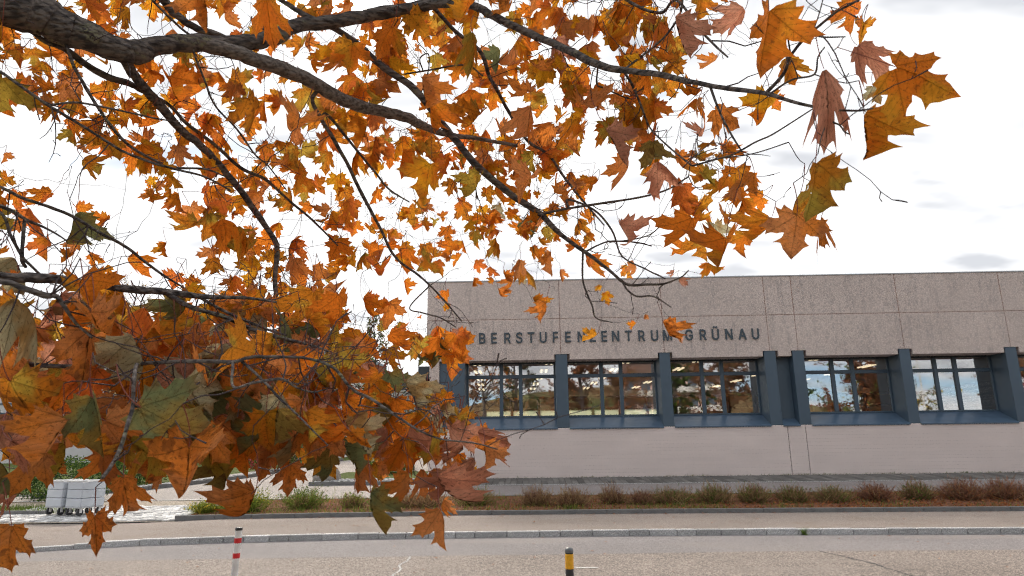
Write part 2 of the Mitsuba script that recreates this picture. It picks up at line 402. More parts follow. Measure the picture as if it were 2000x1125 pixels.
def piece(name, mesh, bsdf, parent, **more):
    mesh = unweld(mesh)
    return put(name, mesh, bsdf, parent, uv=rand_uv(mesh), **more)


def along(fx, x0, x1, name, parent, bsdf, width, z0, ztop, lo, hi, gap=0.008, c=0.012):
    x = x0
    while x < x1:
        l = rng.uniform(lo, hi)
        xa, xb = x, min(x + l, x1)
        ya, yb = fx(xa), fx(xb)
        L, ang = math.hypot(xb - xa, yb - ya), math.atan2(yb - ya, xb - xa)
        zt = ztop((xa + xb) / 2) + rng.normal(0, 0.003)
        m = block(0, L - gap, rng.normal(0, 0.003), width, z0, zt, c)
        m.apply_transform(trimesh.transformations.rotation_matrix(ang, [0, 0, 1]))
        m.apply_translation([xa, ya, 0])
        piece(name, m, bsdf, parent)
        x += l


along(kerb, -13.0, 14.0, 'kerb_stone', walk, 'mat_granite', 0.155, -0.1, lambda x: np.interp(x, [-9.2, -7.3], [0.075, 0.128]), 0.36, 0.72)
bedk = put('planting_bed', band(np.linspace(-8.2, 40, 120), lambda x: edge(x) + 0.07, lambda x: 0 * x + 19.6,
           lambda X, Y: np.interp(Y, [16.1, 17.6, 19.6], [0.235, 0.31, 0.40]) + 0.05 * (meshkit.fbm(np.stack([X * 2.2, Y * 2.2, 0 * X], -1), 3, 4) - 0.5), 14), 'mat_soil', smooth=True, label='long planting bed of bare brown soil between pavement and path', kind='structure')
along(edge, -8.25, 15.0, 'edging_stone', bedk, 'mat_edging', 0.085, 0.0, lambda x: 0.292, 0.8, 1.0, 0.006, 0.008)
PX = np.linspace(-13, 40, 54)
put('path', band(PX, lambda x: 0 * x + 19.55, lambda x: 0 * x + 22.0, lambda X, Y: gz(Y) + 0.012, 4), 'mat_path', smooth=True, label='grey asphalt path along the front of the school', kind='structure')
strip = put('paver_strip', sheet(np.linspace(-3.9, 40, 45), [22.0, 24.2], lambda X, Y: gz(Y) - 0.012), 'mat_edging', label='strip of dark concrete pavers at the foot of the school wall', kind='structure')
put('edge_line', band(np.linspace(-3.9, 30, 35), lambda x: 0 * x + 21.93, lambda x: 0 * x + 22.01, lambda X, Y: gz(Y) + 0.022, 1), 'mat_pebble', strip, smooth=True)
x = -3.88
while x < 19.5:
    for (a, b) in ((22.03, 23.0), (23.008, 23.985)):
        m = block(x, x + 0.192, a, b, 0, 0.07, 0.006)
        m.vertices[:, 2] += gz(m.vertices[:, 1]) - 0.058 + rng.normal(0, 0.0015)
        piece('paver', m, 'mat_paver', strip)
    x += 0.2

# driveway on the left: setts, gravel, asphalt ramp
drive = put('driveway', band(np.linspace(-15.5, -3.9, 30), lambda x: 0 * x + 19.3, lambda x: np.interp(x, [-15.5, -13, -11.2, -10.4, -3.9], [20.5, 21.2, 38, 44, 44]), lambda X, Y: gz(Y) + 0.016, 24), 'mat_drive', smooth=True, label='pale asphalt driveway climbing past the school to the back', kind='structure')
put('gravel_patch', band(np.linspace(-15.5, -8.0, 16), lambda x: 0 * x + 18.2, lambda x: 0 * x + 19.32, lambda X, Y: gz(Y) + 0.010, 4), 'mat_gravel', smooth=True, label='gravelly strip between the setts and the driveway', kind='structure')
setts = put('sett_paving', band(np.linspace(-15.5, -8.2, 16), lambda x: edge(x) - 0.02, lambda x: 0 * x + 18.25, lambda X, Y: gz(Y) + 0.002, 6), 'mat_gravel', smooth=True, label='crossing paved with pale stone setts', kind='structure')
more_setts = []
y = 15.98
while y < 18.2:
    x = -13.2 + rng.uniform(0, 0.1)
    d = rng.uniform(0.14, 0.17)
    while x < -8.3:
        w = rng.uniform(0.13, 0.19)
        m = block(x, x + w - 0.014, y, y + d - 0.014, -0.06, 0.03 + rng.normal(0, 0.005), 0.012)
        m.vertices[:, 2] += gz(m.vertices[:, 1])
        if -10.6 < x and y < 18.0:
            piece('sett', m, 'mat_pebble', setts)
        else:
            more_setts.append(m)
        x += w
    y += d
m = unweld(cat_(more_setts))
put('outer_setts', m, 'mat_pebble', setts, uv=np.repeat(rng.uniform(0, 1, (len(m.vertices) // 132 + 1, 1)), 132, 0)[:len(m.vertices)] * [1, 0] + [0, 0.5], kind='stuff')
put('drain_line', band(np.linspace(-15, -8.4, 14), lambda x: 0 * x + 19.27, lambda x: 0 * x + 19.36, lambda X, Y: gz(Y) + 0.024, 1), 'mat_pebble', drive, smooth=True)

# marks on the road
put('lane_mark', sheet([0.62, 0.95], [10.40, 10.47], lambda X, Y: 0.002 * (Y - 5.6) + 0.005), 'mat_pebble', 'road', label='short worn white line')


def crackline(pts, w, bsdf, label):
    P = spline(pts, 8)
    P = P + rng.normal(0, 0.006, P.shape)
    d = np.gradient(P, axis=0); nrm = np.c_[-d[:, 1], d[:, 0]]; nrm /= np.linalg.norm(nrm, axis=1, keepdims=True)
    ww = w * rng.uniform(0.5, 1.3, (len(P), 1))
    A, B = P + nrm * ww, P - nrm * ww
    v = np.vstack([np.c_[A, 0.002 * (A[:, 1] - 5.6) + 0.004], np.c_[B, 0.002 * (B[:, 1] - 5.6) + 0.004]])
    n = len(P); i = np.arange(n - 1)
    put('crack', (v, np.stack([i, i + n, i + n + 1, i + 1], 1)), bsdf, 'road', label=label)


crackline([(4.70, 11.80), (4.83, 11.3), (4.98, 10.66), (5.0, 10.2), (5.04, 9.5), (5.1, 8.6)], 0.020, 'mat_tar', 'dark tar-filled crack')
crackline([(-2.02, 11.6), (-1.98, 11.2), (-2.03, 10.75), (-1.94, 10.4), (-1.97, 9.9), (-1.9, 8.8)], 0.016, 'mat_granite', 'pale open crack')

# ---------------------------------------------------------------- the school
D = 24.0
school = thing('school_building', 'long low school hall of washed concrete with blue-grey window bays beside the road', 'building')
ZB, ZS, ZH, ZJ, ZT = 0.45, 2.37, 4.78, 6.28, 7.72
PIL = [(-2.78, -2.34), (0.95, 1.37), (4.68, 5.06), (8.42, 8.83), (9.43, 9.83), (13.20, 13.58), (16.92, 17.32), (20.68, 21.08), (24.4, 24.8)]
JX = [-3.74, 1.14, 4.87, 8.63, 9.64, 13.40, 17.13, 20.88, 24.6, 27.0]
G = 0.010
notch = [sbox(a - 0.05, 4.0, b + 0.09, 4.975) for a, b in PIL]
for xa, xb in zip(JX[:-1], JX[1:]):
    put('facade_panel', block(xa + G, xb - G, D, D + 0.22, ZJ + 0.008, ZT, 0.008), 'mat_aggregate', school)
    poly = sbox(xa + G, ZH, xb - G, ZJ - 0.008)
    for q in notch:
        poly = poly.difference(q)
    put('facade_panel', extrude_xz(poly, D, D + 0.22), 'mat_aggregate', school)
put('joint_sealant', block(-3.72, 27, D + 0.008, D + 0.03, ZH + 0.22, ZT - 0.02), 'mat_sealant', school)
put('coping', block(-3.78, 27.05, D - 0.025, D + 0.5, ZT + 0.003, ZT + 0.045, 0.006), 'mat_metal', school)
put('roof', block(-3.7, 27, D + 0.23, 48, ZT - 0.5, ZT - 0.05), 'mat_gravel', school)
put('soffit', block(-3.6, 27, D + 0.225, D + 0.98, ZH + 0.012, ZH + 0.5), 'mat_aggregate', school)
put('soffit_trim', block(-3.2, 27, D + 0.80, D + 0.84, ZH - 0.035, ZH + 0.011), 'mat_dark', school)  # narrow dark strip below the soffit, in front of the window heads
# base wall with its two open joints
BJ = [-3.62, 8.98, 9.60, 27.0]
for xa, xb in zip(BJ[:-1], BJ[1:]):
    put('base_wall', block(xa + G, xb - G, D + 0.012, D + 0.9, ZB, ZS - 0.012, 0.006), 'mat_wall', school)
put('joint_filler', block(-3.55, 26.9, D + 0.05, D + 0.3, ZB, ZS - 0.03), 'mat_tar', school)
put('corner_column', block(-3.62, -3.27, D + 0.03, D + 1.2, ZS - 0.011, ZH + 0.01, 0.006), 'mat_aggregate', school)
put('side_wall', block(-3.60, -3.30, D + 1.2, 47.9, ZB, ZT - 0.1), 'mat_aggregate', school)
put('end_wall', block(26.7, 27, D + 1.0, 47.9, ZB, ZT - 0.1), 'mat_aggregate', school)
put('rear_wall', block(-3.6, 27, 47.6, 47.9, 5.0, ZT - 0.1), 'mat_interior', school)
put('rear_base', block(-3.6, 27, 47.6, 47.9, ZB, 2.0), 'mat_interior', school)
put('hall_floor', block(-3.29, 26.69, D + 0.92, 47.59, 1.6, 2.0), 'mat_wood', school)
put('hall_ceiling', block(-3.29, 26.69, D + 0.99, 47.59, 5.12, 5.4), 'mat_ceiling', school)
put('blind_panel', block(-3.265, -2.785, D + 0.14, D + 0.3, ZS, ZH + 0.01, 0.004), 'mat_steel_blue', school)
put('blind_panel', block(8.835, 9.425, D + 0.42, D + 0.6, ZS, ZH + 0.01, 0.004), 'mat_steel_blue', school)
for a, b in PIL:
    put('pilaster', block(a, b, D + 0.02, D + 0.99, ZS - 0.008, 4.99, 0.008), 'mat_steel_blue', school)


def sill(a, b, y1, z1):
    prof = Polygon([(D - 0.035, ZS - 0.055), (D - 0.035, ZS - 0.012), (y1, z1), (y1, z1 - 0.05), (D + 0.02, ZS - 0.055)])
    m = trimesh.creation.extrude_polygon(prof, b - a, engine='earcut')
    v = m.vertices
    m = trimesh.Trimesh(np.c_[a + v[:, 2], v[:, 0], v[:, 1]], m.faces)
    m.fix_normals()
    put('window_sill', m, 'mat_sill', school)


BAYS = [(PIL[i][1], PIL[i + 1][0]) for i in (0, 1, 2, 4, 5, 6, 7)]
YW = D + 0.86
for a, b in BAYS:
    sill(a + 0.012, b + 0.005, YW + 0.01, 2.775)
    w = tag(key_for('window', school))
    scene[w] = mikit.ply(block(a + 0.001, b - 0.001, YW + 0.095, YW + 0.115, 2.74, 2.78), 'mat_steel_blue')   # the bottom flashing carries the key of the window itself
    z0, z1 = 2.78, ZH + 0.005
    f = 0.055
    put('frame', cat_([block(a + 0.002, a + f, YW, YW + 0.09, z0, z1, 0.004), block(b - f, b - 0.002, YW, YW + 0.09, z0, z1, 0.004), block(a + f, b - f, YW + 0.001, YW + 0.089, z0, z0 + f, 0.004), block(a + f, b - f, YW + 0.001, YW + 0.089, z1 - 0.05, z1, 0.004)]), 'mat_steel_blue', w)
    W = b - a - 2 * f
    mw = 0.135
    p1 = (W - 2 * mw) * 0.40
    p2 = (W - 2 * mw) * 0.20
    cols, x = [], a + f
    for k, pw in enumerate((p1, p2, p1)):
        cols.append((x, x + pw)); x += pw
        if k < 2:
            put('mullion', block(x + 0.001, x + mw - 0.001, YW - 0.01, YW + 0.095, z0 + f, z1 - 0.05, 0.005), 'mat_steel_blue', w); x += mw
    for (xa, xb) in cols:
        put('transom', block(xa, xb, YW + 0.003, YW + 0.087, 4.205, 4.335, 0.005), 'mat_steel_blue', w)
        for (za, zb) in ((z0 + f, 4.205), (4.335, z1 - 0.05)):
            tilt = rng.normal(0, 0.002, 2)
            gy = YW + 0.05
            P = np.array([[xa - .004, gy - tilt[0], za - .004], [xb + .004, gy + tilt[0], za - .004], [xb + .004, gy + tilt[0] + tilt[1], zb + .004], [xa - .004, gy - tilt[0] + tilt[1], zb + .004]])
            put('pane', (P, np.array([[0, 1, 2], [0, 2, 3]])), 'mat_glass', w)
sill(8.84, 9.424, D + 0.43, 2.60)

# raised letters on the fascia
sign = thing('lettering_sign', 'dark raised capital letters reading OBERSTUFENZENTRUM GRÜNAU on the concrete facade', 'sign')
LX = [-2.17, -1.70, -1.27, -0.78, -0.35, 0.08, 0.52, 0.97, 1.42, 1.90, 2.31, 2.73, 3.14, 3.61, 4.08, 4.55, 5.01, 5.79, 6.29, 6.74, 7.22, 7.70, 8.17]
for ch, x in zip('OBERSTUFENZENTRUMGRÜNAU', LX):
    m = meshkit.text_mesh(ch, 0.375, 0.035, bold=True)
    w = m.bounds[1, 0] + m.bounds[0, 0]
    v = m.vertices
    m = trimesh.Trimesh(np.c_[x + (v[:, 0] - w / 2) * 0.82, D - 0.012 - v[:, 2], 5.405 + v[:, 1]], m.faces)
    m.fix_normals()
    put('letter', m, 'mat_letter', sign)

# inside the hall: tube lamps, a panelled partition
lamp_rows = [(-2.15, -0.055), (0.80, -0.05), (3.95, -0.05), (6.85, -0.05), (11.6, -0.05), (15.2, -0.05)]
ROWS = ['leftmost', 'second', 'third', 'fourth', 'fifth', 'sixth']
DEEP = ['nearest to', 'second back from', 'third back from', 'fourth back from', 'farthest from']
for ri, (lx, dx) in enumerate(lamp_rows):
    for k in range(5):
        x, y = lx + dx * 3.15 * k, 27.0 + 3.15 * k
        lamp = thing('ceiling_lamp', f'lit ceiling lamp in the hall, {ROWS[ri]} row from left, {DEEP[k]} the windows', 'lamp', 'lit lamps on the hall ceiling')
        put('housing', block(x - 0.20, x + 0.20, y - 0.62, y + 0.62, 5.06, 5.118, 0.006), 'mat_metal', lamp)
        put('tube', cat_([block(x + s - 0.045, x + s + 0.045, y - 0.58, y + 0.58, 5.015, 5.055) for s in (-0.105, 0.105)]), 'mat_white_paint', lamp, emitter={'type': 'area', 'radiance': {'type': 'rgb', 'value': [0.26, 0.215, 0.14]}})
scene['mat_green_panel'] = {'type': 'principledthin', 'base_color': {'type': 'rgb', 'value': [0.86, 0.90, 0.76]}, 'roughness': 0.6, 'diff_trans': 1.6, 'eta': 1.3}
x = -3.29
while x < 26:
    put('rear_post', block(x, x + 0.20, 47.62, 47.85, 2.0, 5.0, 0.006), 'mat_wood', school)
    xa, xb = x + 0.20, min(x + 1.9, 26.7)
    put('rear_rail', block(xa, xb, 47.66, 47.8, 4.20, 4.32), 'mat_wood', school)
    put('rear_panel', block(xa + 0.004, xb - 0.004, 47.70, 47.712, 2.01, 4.196), 'mat_green_panel' if xa < 9.5 or xa > 25 else 'mat_tan_panel', school)
    put('rear_tan_panel', block(xa + 0.004, xb - 0.004, 47.70, 47.74, 4.324, 4.99), 'mat_tan_panel', school)
    x += 1.9

# ---------------------------------------------------------------- buildings in the left background
scene['mat_pale_wall'] = rough(proc(lambda p, n, uv: mi.Color3f(0.56, 0.54, 0.53) * (0.9 + 0.2 * fbm(p.x * 0.5, p.z * 0.5, p.y))), 0.85)
scene['mat_concrete'] = rough(proc(lambda p, n, uv: mi.Color3f(0.36, 0.35, 0.32) * (0.8 + 0.4 * fbm(p.x * 0.9, p.z * 0.5, p.y * 0.9))), 0.9)
scene['mat_dark_glass'] = {'type': 'principled', 'base_color': {'type': 'rgb', 'value': [0.05, 0.07, 0.10]}, 'roughness': 0.08, 'specular': 0.9}
wing = thing('school_wing', 'pale flat-roofed school wing with a dark roof edge behind the maple', 'building')
put('wall', block(-48, -13.4, 45, 60, 0.4, 8.6), 'mat_pale_wall', wing)
put('roof', block(-48.4, -13.0, 44.5, 60.4, 8.6, 9.0, 0.02), 'mat_steel_blue', wing)
for fl, (z0, z1) in enumerate(((5.9, 7.9), (2.6, 4.4))):
    for k in range(11):
        x = -46.5 + k * 3.0
        win = put('window', block(x, x + 2.2, 44.93, 45.05, z0, z1, 0.02), 'mat_steel_blue', wing)
        for j in range(3):
            put('pane', block(x + 0.10 + j * 0.7, x + 0.70 + j * 0.7, 44.90, 44.94, z0 + 0.12, z1 - 0.12), 'mat_dark_glass', win)
put('string_course', block(-48.1, -13.3, 44.94, 45.01, 4.95, 5.05), 'mat_steel_blue', wing)
put('canopy', block(-17.5, -13.2, 42.2, 44.93, 2.35, 2.75, 0.02), 'mat_concrete', wing)
put('entrance', block(-15.2, -13.7, 44.9, 45.02, 0.9, 2.34), 'mat_dark_glass', wing)

apt = thing('apartment_building', 'grey concrete apartment block with stacked balconies beside the left end of the hall', 'building')
put('wall', block(-24, -11.6, 71.4, 82, 1.0, 8.75), 'mat_concrete', apt)
for xf in (-24, -18.1, -12.4):
    put('fin', block(xf, xf + 0.3, 68.82, 71.39, 1.0, 8.74), 'mat_concrete', apt)
put('roof', block(-24.2, -11.4, 68.7, 82.2, 8.75, 9.0), 'mat_concrete', apt)
put('roof_box', block(-11.9, -8.4, 71, 76, 8.9, 10.2), 'mat_dark', apt)
put('side_wall', block(-11.6, -9.2, 70.6, 82, 1.0, 8.5), 'mat_concrete', apt)
for z in (6.6, 4.5, 2.4):
    put('balcony', block(-23.69, -12.41, 68.85, 68.98, z - 0.12, z + 0.95, 0.02), 'mat_concrete', apt)
    put('balcony_floor', block(-23.69, -12.41, 69.0, 71.39, z - 0.12, z + 0.04), 'mat_concrete', apt)
    for k in range(4):
        put('window', block(-22.8 + k * 2.6, -21.3 + k * 2.6, 71.34, 71.39, z + 0.2, z + 1.7), 'mat_dark_glass', apt)
    put('window', block(-11.2, -10.5, 70.55, 70.61, z + 0.2, z + 1.6), 'mat_dark_glass', apt)
    put('window_frame', block(-11.3, -10.4, 70.57, 70.605, z + 0.1, z + 1.7), 'mat_pale_wall', apt)

# ---------------------------------------------------------------- growth: blades, mounds, grass
def blades(base, direction, length, width, kind, rnd, lean=0.25):
    """Tapered stems, two crossed triangles each; returns mesh and uv. base n x 3."""
    n = len(base)
    d = direction / np.linalg.norm(direction, axis=1, keepdims=True)
    s = np.cross(d, rng.normal(size=(n, 3))); s /= np.linalg.norm(s, axis=1, keepdims=True)
    tip = base + d * length[:, None]
    mid = base + d * (length * 0.55)[:, None] + s * (length * lean * 0.12)[:, None]
    w = (width * 0.5)[:, None]
    v = np.stack([base - s * w, base + s * w, mid + s * w * 0.8, mid - s * w * 0.8, tip], 1).reshape(-1, 3)
    k = np.arange(n)[:, None] * 5
    f = np.hstack([k + [0, 1, 2], k + [0, 2, 3], k + [3, 2, 4]]).reshape(-1, 3)
    u = np.repeat(kind + np.clip(rnd, 0.02, 0.97), 5)
    return v, f, np.c_[u, 0 * u + 0.5]


def flecks(P, size, kind, rnd, up=0.3):
    """Small leaf-sized rhombs at the points P."""
    n = len(P)
    a = rng.normal(size=(n, 3)); a /= np.linalg.norm(a, axis=1, keepdims=True)
    b = np.cross(a, rng.normal(size=(n, 3))); b /= np.linalg.norm(b, axis=1, keepdims=True)
    L = (size * rng.uniform(0.7, 1.3, n))[:, None]
    v = np.stack([P - a * L, P + b * L * 0.5, P + a * L, P - b * L * 0.5 + 0.15 * L * np.cross(a, b)], 1).reshape(-1, 3)
    k = np.arange(n)[:, None] * 4
    f = np.hstack([k + [0, 1, 2], k + [0, 2, 3]]).reshape(-1, 3)
    u = np.repeat(kind + np.clip(rnd, 0.02, 0.97), 4)
    return v, f, np.c_[u, 0 * u + 0.5]


def merge3(parts):
    v, f = join([(a, b) for a, b, _ in parts])
    return (v, f), np.vstack([c for *_, c in parts])


def bed_z(y):
    return np.interp(y, [16.1, 17.6, 19.6], [0.235, 0.31, 0.40])


def mound(x, y, w, h, kinds, label, n=800, leafy=0.0, name='shrub', cat='shrub', group=None, zb=None, leafkind=2, flower=None):
    z0 = (bed_z(y) if zb is None else zb) - 0.02
    k = thing(name, label, cat, group)
    base = np.c_[x + rng.normal(0, w * 0.13, n), y + rng.normal(0, w * 0.13, n), np.full(n, z0)]
    ph = rng.uniform(0, 2 * np.pi, n); th = np.sqrt(rng.uniform(0, 1, n)) * 1.3
    d = np.c_[np.sin(th) * np.cos(ph), np.sin(th) * np.sin(ph), np.cos(th) * 0.95 + 0.12]
    reach = 1.0 / np.sqrt((d[:, 0] ** 2 + d[:, 1] ** 2) / (w * 0.52) ** 2 + (d[:, 2] / h) ** 2)
    lump = 0.8 + 0.42 * meshkit.fbm(d * 2.6 + x * 3, 3, 3)
    L = reach * lump * rng.uniform(0.72, 1.08, n)
    kd = np.array(kinds)[rng.integers(0, len(kinds), n)]
    # shorter side sprigs fill the outline
    tips = base + d * (L * rng.uniform(0.45, 0.95, n))[:, None]
    d2 = d + rng.normal(0, 0.55, d.shape) + [0, 0, 0.35]
    (m, uv) = merge3([blades(base, d, L, rng.uniform(0.008, 0.015, n), kd, rng.random(n)), blades(tips, d2, rng.uniform(0.06, 0.15, n) * h / 0.45, rng.uniform(0.008, 0.014, n), kd, rng.random(n))])
    put('stems', m, 'mat_growth', k, smooth=False, uv=uv)
    if leafy > 0:
        q = int(n * leafy)
        i = rng.integers(0, n, q)
        P = base[i] + d[i] * (L[i] * np.sqrt(rng.uniform(0.15, 1.05, q)))[:, None] + rng.normal(0, 0.025, (q, 3))
        P = P[P[:, 2] > z0]
        m, uv = merge3([flecks(P, 0.022, np.full(len(P), leafkind), rng.random(len(P)))])
        put('foliage', m, 'mat_growth', k, uv=uv)
    if flower is not None:
        q = 60
        i = rng.integers(0, n, q)
        P = base[i] + d[i] * L[i][:, None]
        m, uv = merge3([flecks(P, 0.03, np.full(q, flower), rng.uniform(0.4, 1, q))])
        put('blossom', m, 'mat_growth', k, uv=uv)
    return k


ORD = ['', 'second ', 'third ', 'fourth ', 'fifth ', 'sixth ', 'seventh ', 'eighth ', 'ninth ', 'tenth ', 'eleventh ', 'twelfth ', 'thirteenth ', 'fourteenth ', 'fifteenth ']
red_x = [16.0, 15.2, 14.4, 13.55, 12.6, 11.55, 10.55, 9.4, 8.35, 7.3, 6.2, 5.25, 4.35]
for i, x in enumerate(red_x):
    mound(x - 0.75 + rng.normal(0, 0.05), 17.75 + rng.normal(0, 0.12), rng.uniform(0.84, 1.2), rng.uniform(0.42, 0.58), ([0, 0, 1, 6, 0] if i < 8 else [0, 1, 1, 2]) if i != 6 else [1, 2, 1, 0],
          f'clipped reddish-brown shrub mound, {ORD[i]}{"rightmost" if i == 0 else "from the right end"} of the bed' if i != 6 else 'clipped shrub mound with greenish stems among the reddish-brown ones, seventh from the right', group=None)
mid = [(2.75, 0.62, 0.36, [0, 1, 0], 'small brown shrub tuft left of the reddish mounds'), (2.05, 0.55, 0.52, [0, 1], 'narrow upright brown shrub, tallest in the middle of the bed'), (1.0, 0.8, 0.46, [0, 1, 1], 'brown shrub mound below the middle of the second window'),
       (0.1, 0.78, 0.48, [1, 0, 1], 'greyish brown shrub mound below the first pilaster between windows'), (-1.45, 1.0, 0.42, [1, 1, 2], 'straw-coloured shrub mound with green blades below the first window'), (-2.75, 1.2, 0.40, [1, 1, 0], 'wide straw-brown shrub mound below the hanging maple leaves')]
for x, w, h, kd, lab in mid:
    mound(x, 17.7 + rng.normal(0, 0.15), w * 1.15, h * 1.08, kd, lab, n=650)
for x, y, w, h, kd, lf, lab, fl in [(-3.75, 17.3, 0.55, 0.40, [2, 1, 3], 1.2, 'small green shrub beside the dangling dark green leaf', None), (-4.55, 17.6, 0.7, 0.42, [1, 0, 3], 1.0, 'brownish shrub with yellow-green sprigs, in the left part of the bed', None),
       (-5.75, 17.5, 1.15, 0.58, [2, 3, 1], 3.0, 'leafy green shrub rounding the left part of the bed', None), (-7.05, 17.0, 1.3, 0.62, [3, 2], 3.2, 'sprawling yellow-green shrub with yellow flowers at the left end of the bed', 4), (-8.0, 16.9, 0.8, 0.28, [3, 2, 4], 2.6, 'low yellow-green cushion at the left tip of the bed', 4), (-3.1, 17.6, 0.7, 0.36, [1, 0], 0.3, 'dry brown shrub behind the hanging leaves left of the wall', None)]:
    mound(x, y, w, h, kd, lab, n=420, leafy=lf, leafkind=3 if 4 in kd or fl else 2, flower=fl)


def scatter(n, x0, x1, y0f, y1f):
    x = rng.uniform(x0, x1, n); t = rng.uniform(0, 1, n)
    a, b = y0f(x), y1f(x)
    return x, a + (b - a) * t


# bright grass tufts and weeds in the bed
P = []
for cx, cy, r, n in [(0.98, 16.75, 0.14, 130), (3.5, 16.9, 0.4, 160), (6.0, 16.7, 0.35, 110), (8.6, 16.8, 0.5, 150), (13.6, 16.5, 0.3, 90), (4.2, 16.6, 0.3, 80), (-5.2, 16.6, 0.5, 140), (-3.9, 16.8, 0.3, 160), (-6.4, 16.8, 0.6, 200), (14.6, 16.5, 0.25, 70), (2.6, 16.7, 0.3, 70), (-0.3, 16.6, 0.6, 60), (10.8, 16.6, 0.5, 60)]:
    x = cx + rng.normal(0, r, n); y = np.clip(cy + rng.normal(0, r * 0.5, n), edge(x) + 0.12, 19)
    P.append(np.c_[x, y, bed_z(y) - 0.01])
x, y = scatter(1500, -8, 17, lambda x: edge(x) + 0.1, lambda x: 0 * x + 19.3)
P.append(np.c_[x, y, bed_z(y) - 0.01])
x, y = scatter(2600, -8, 5, lambda x: edge(x) + 0.1, lambda x: 0 * x + 19.4)
P.append(np.c_[x, y, bed_z(y) - 0.01])
P = np.vstack(P); n = len(P)
m, uv = merge3([blades(P, rng.normal(0, 0.4, (n, 3)) + [0, 0, 1], rng.uniform(0.06, 0.19, n), rng.uniform(0.006, 0.012, n), np.where(rng.random(n) < 0.6, 2, np.where(rng.random(n) < 0.5, 1, 3)), rng.random(n))])
put('weeds', m, 'mat_growth', uv=uv, label='green weeds and grass blades scattered over the planting bed', cat='grass', kind='stuff')
x, y = scatter(7500, -8, 17, lambda x: edge(x) + 0.09, lambda x: 0 * x + 19.2)
keep = (rng.random(len(x)) < np.interp(x, [-6, 3, 7], [0.12, 0.3, 1.0]))
P = np.c_[x, y, bed_z(y) + rng.uniform(0.0, 0.06, len(x))][keep]
m, uv = merge3([flecks(P, 0.036, np.where(rng.random(len(P)) < 0.75, 6, 0), rng.random(len(P)))])
put('leaf_litter', m, 'mat_growth', uv=uv, label='layer of reddish fallen leaves on the soil of the bed', cat='leaves', kind='stuff')
# fallen leaves on pavement and along the edging
x1, y1 = scatter(60, -7, 14, lambda x: kerb(x) + 0.3, lambda x: edge(x))
x2, y2 = scatter(150, -7, 14, lambda x: edge(x) - 0.22, lambda x: edge(x) - 0.02)
x3, y3 = scatter(60, -7, 14, lambda x: 0 * x + 9.5, lambda x: kerb(x) - 0.05)
x = np.concatenate([x1, x2]); y = np.concatenate([y1, y2])
P = np.vstack([np.c_[x, y, WZ(x, y) + 0.012], np.c_[x3, y3, 0.002 * (y3 - 5.6) + 0.012]])
v, f, uv = flecks(P, 0.038, np.full(len(P), 6), rng.random(len(P)))
v[:, 2] = np.repeat(P[:, 2], 4) + np.abs(v[:, 2] - np.repeat(P[:, 2], 4)) * 0.35
put('fallen_leaves', (v, f), 'mat_growth', uv=uv, label='scattered dry leaves lying on the pavement and road', cat='leaves', kind='stuff')
# weeds at the foot of the school wall
x = np.concatenate([rng.normal(c, 0.5, 60) for c in (2.2, 5.5, 8.9, 10.2, 12.0, 14.5, 16.0)]); x = np.concatenate([x, rng.uniform(-1.5, 18, 160)])
P = np.c_[x, 23.99 - np.abs(rng.normal(0, 0.03, len(x))), gz(24.0) + 0 * x]
n = len(P)
m, uv = merge3([blades(P, rng.normal(0, 0.6, (n, 3)) * [1, 0.4, 0.5] + [0, -0.3, 0.8], rng.uniform(0.03, 0.11, n), rng.uniform(0.008, 0.016, n), np.where(rng.random(n) < 0.7, 2, 1), rng.random(n) * 0.8)])
put('wall_weeds', m, 'mat_growth', uv=uv, label='small weeds growing along the foot of the school wall', cat='weeds', kind='stuff')
# weed in the kerb joint
P = np.c_[rng.normal(5.25, 0.03, 40), kerb(5.25) - 0.012 + rng.normal(0, 0.01, 40), np.full(40, 0.02)]
m, uv = merge3([blades(P, rng.normal(0, 0.5, (40, 3)) + [0, -0.2, 1], rng.uniform(0.06, 0.2, 40), np.full(40, 0.01), np.full(40, 2), rng.random(40))])
put('kerb_weed', m, 'mat_growth', uv=uv, label='green weed sprouting from a joint of the road kerb', cat='weed')

# left background: hedge, grass, pebbles, bushes, boulder
def bush(name, label, cat, c, r, n, size, kinds, trunk=False):
    k = thing(name, label, cat)
    d = rng.normal(size=(n, 3)); d /= np.linalg.norm(d, axis=1, keepdims=True)
    rad = rng.uniform(0.35, 1.0, n) ** 0.5 * (0.72 + 0.5 * meshkit.fbm(d * 2.2 + np.array(c), 3, 8))
    P = np.array(c) + d * np.array(r) * rad[:, None]
    P = P[P[:, 2] > c[2] - r[2] * 0.98]
    kd = np.array(kinds)[rng.integers(0, len(kinds), len(P))]
    m, uv = merge3([flecks(P, size, kd, rng.random(len(P)))])
    put('foliage', m, 'mat_growth', k, uv=uv)
    st = [tube(np.array([[c[0] + rng.normal(0, r[0] * .1), c[1] + rng.normal(0, r[1] * .1), c[2] - r[2]], [c[0] + rng.normal(0, r[0] * .3), c[1] + rng.normal(0, r[1] * .3), c[2]], [c[0] + rng.normal(0, r[0] * .5), c[1] + rng.normal(0, r[1] * .5), c[2] + r[2] * 0.6]]), [0.02, 0.014, 0.006], 5) for _ in range(7)]
    put('branches', join(st), 'mat_twig', k)
    return k


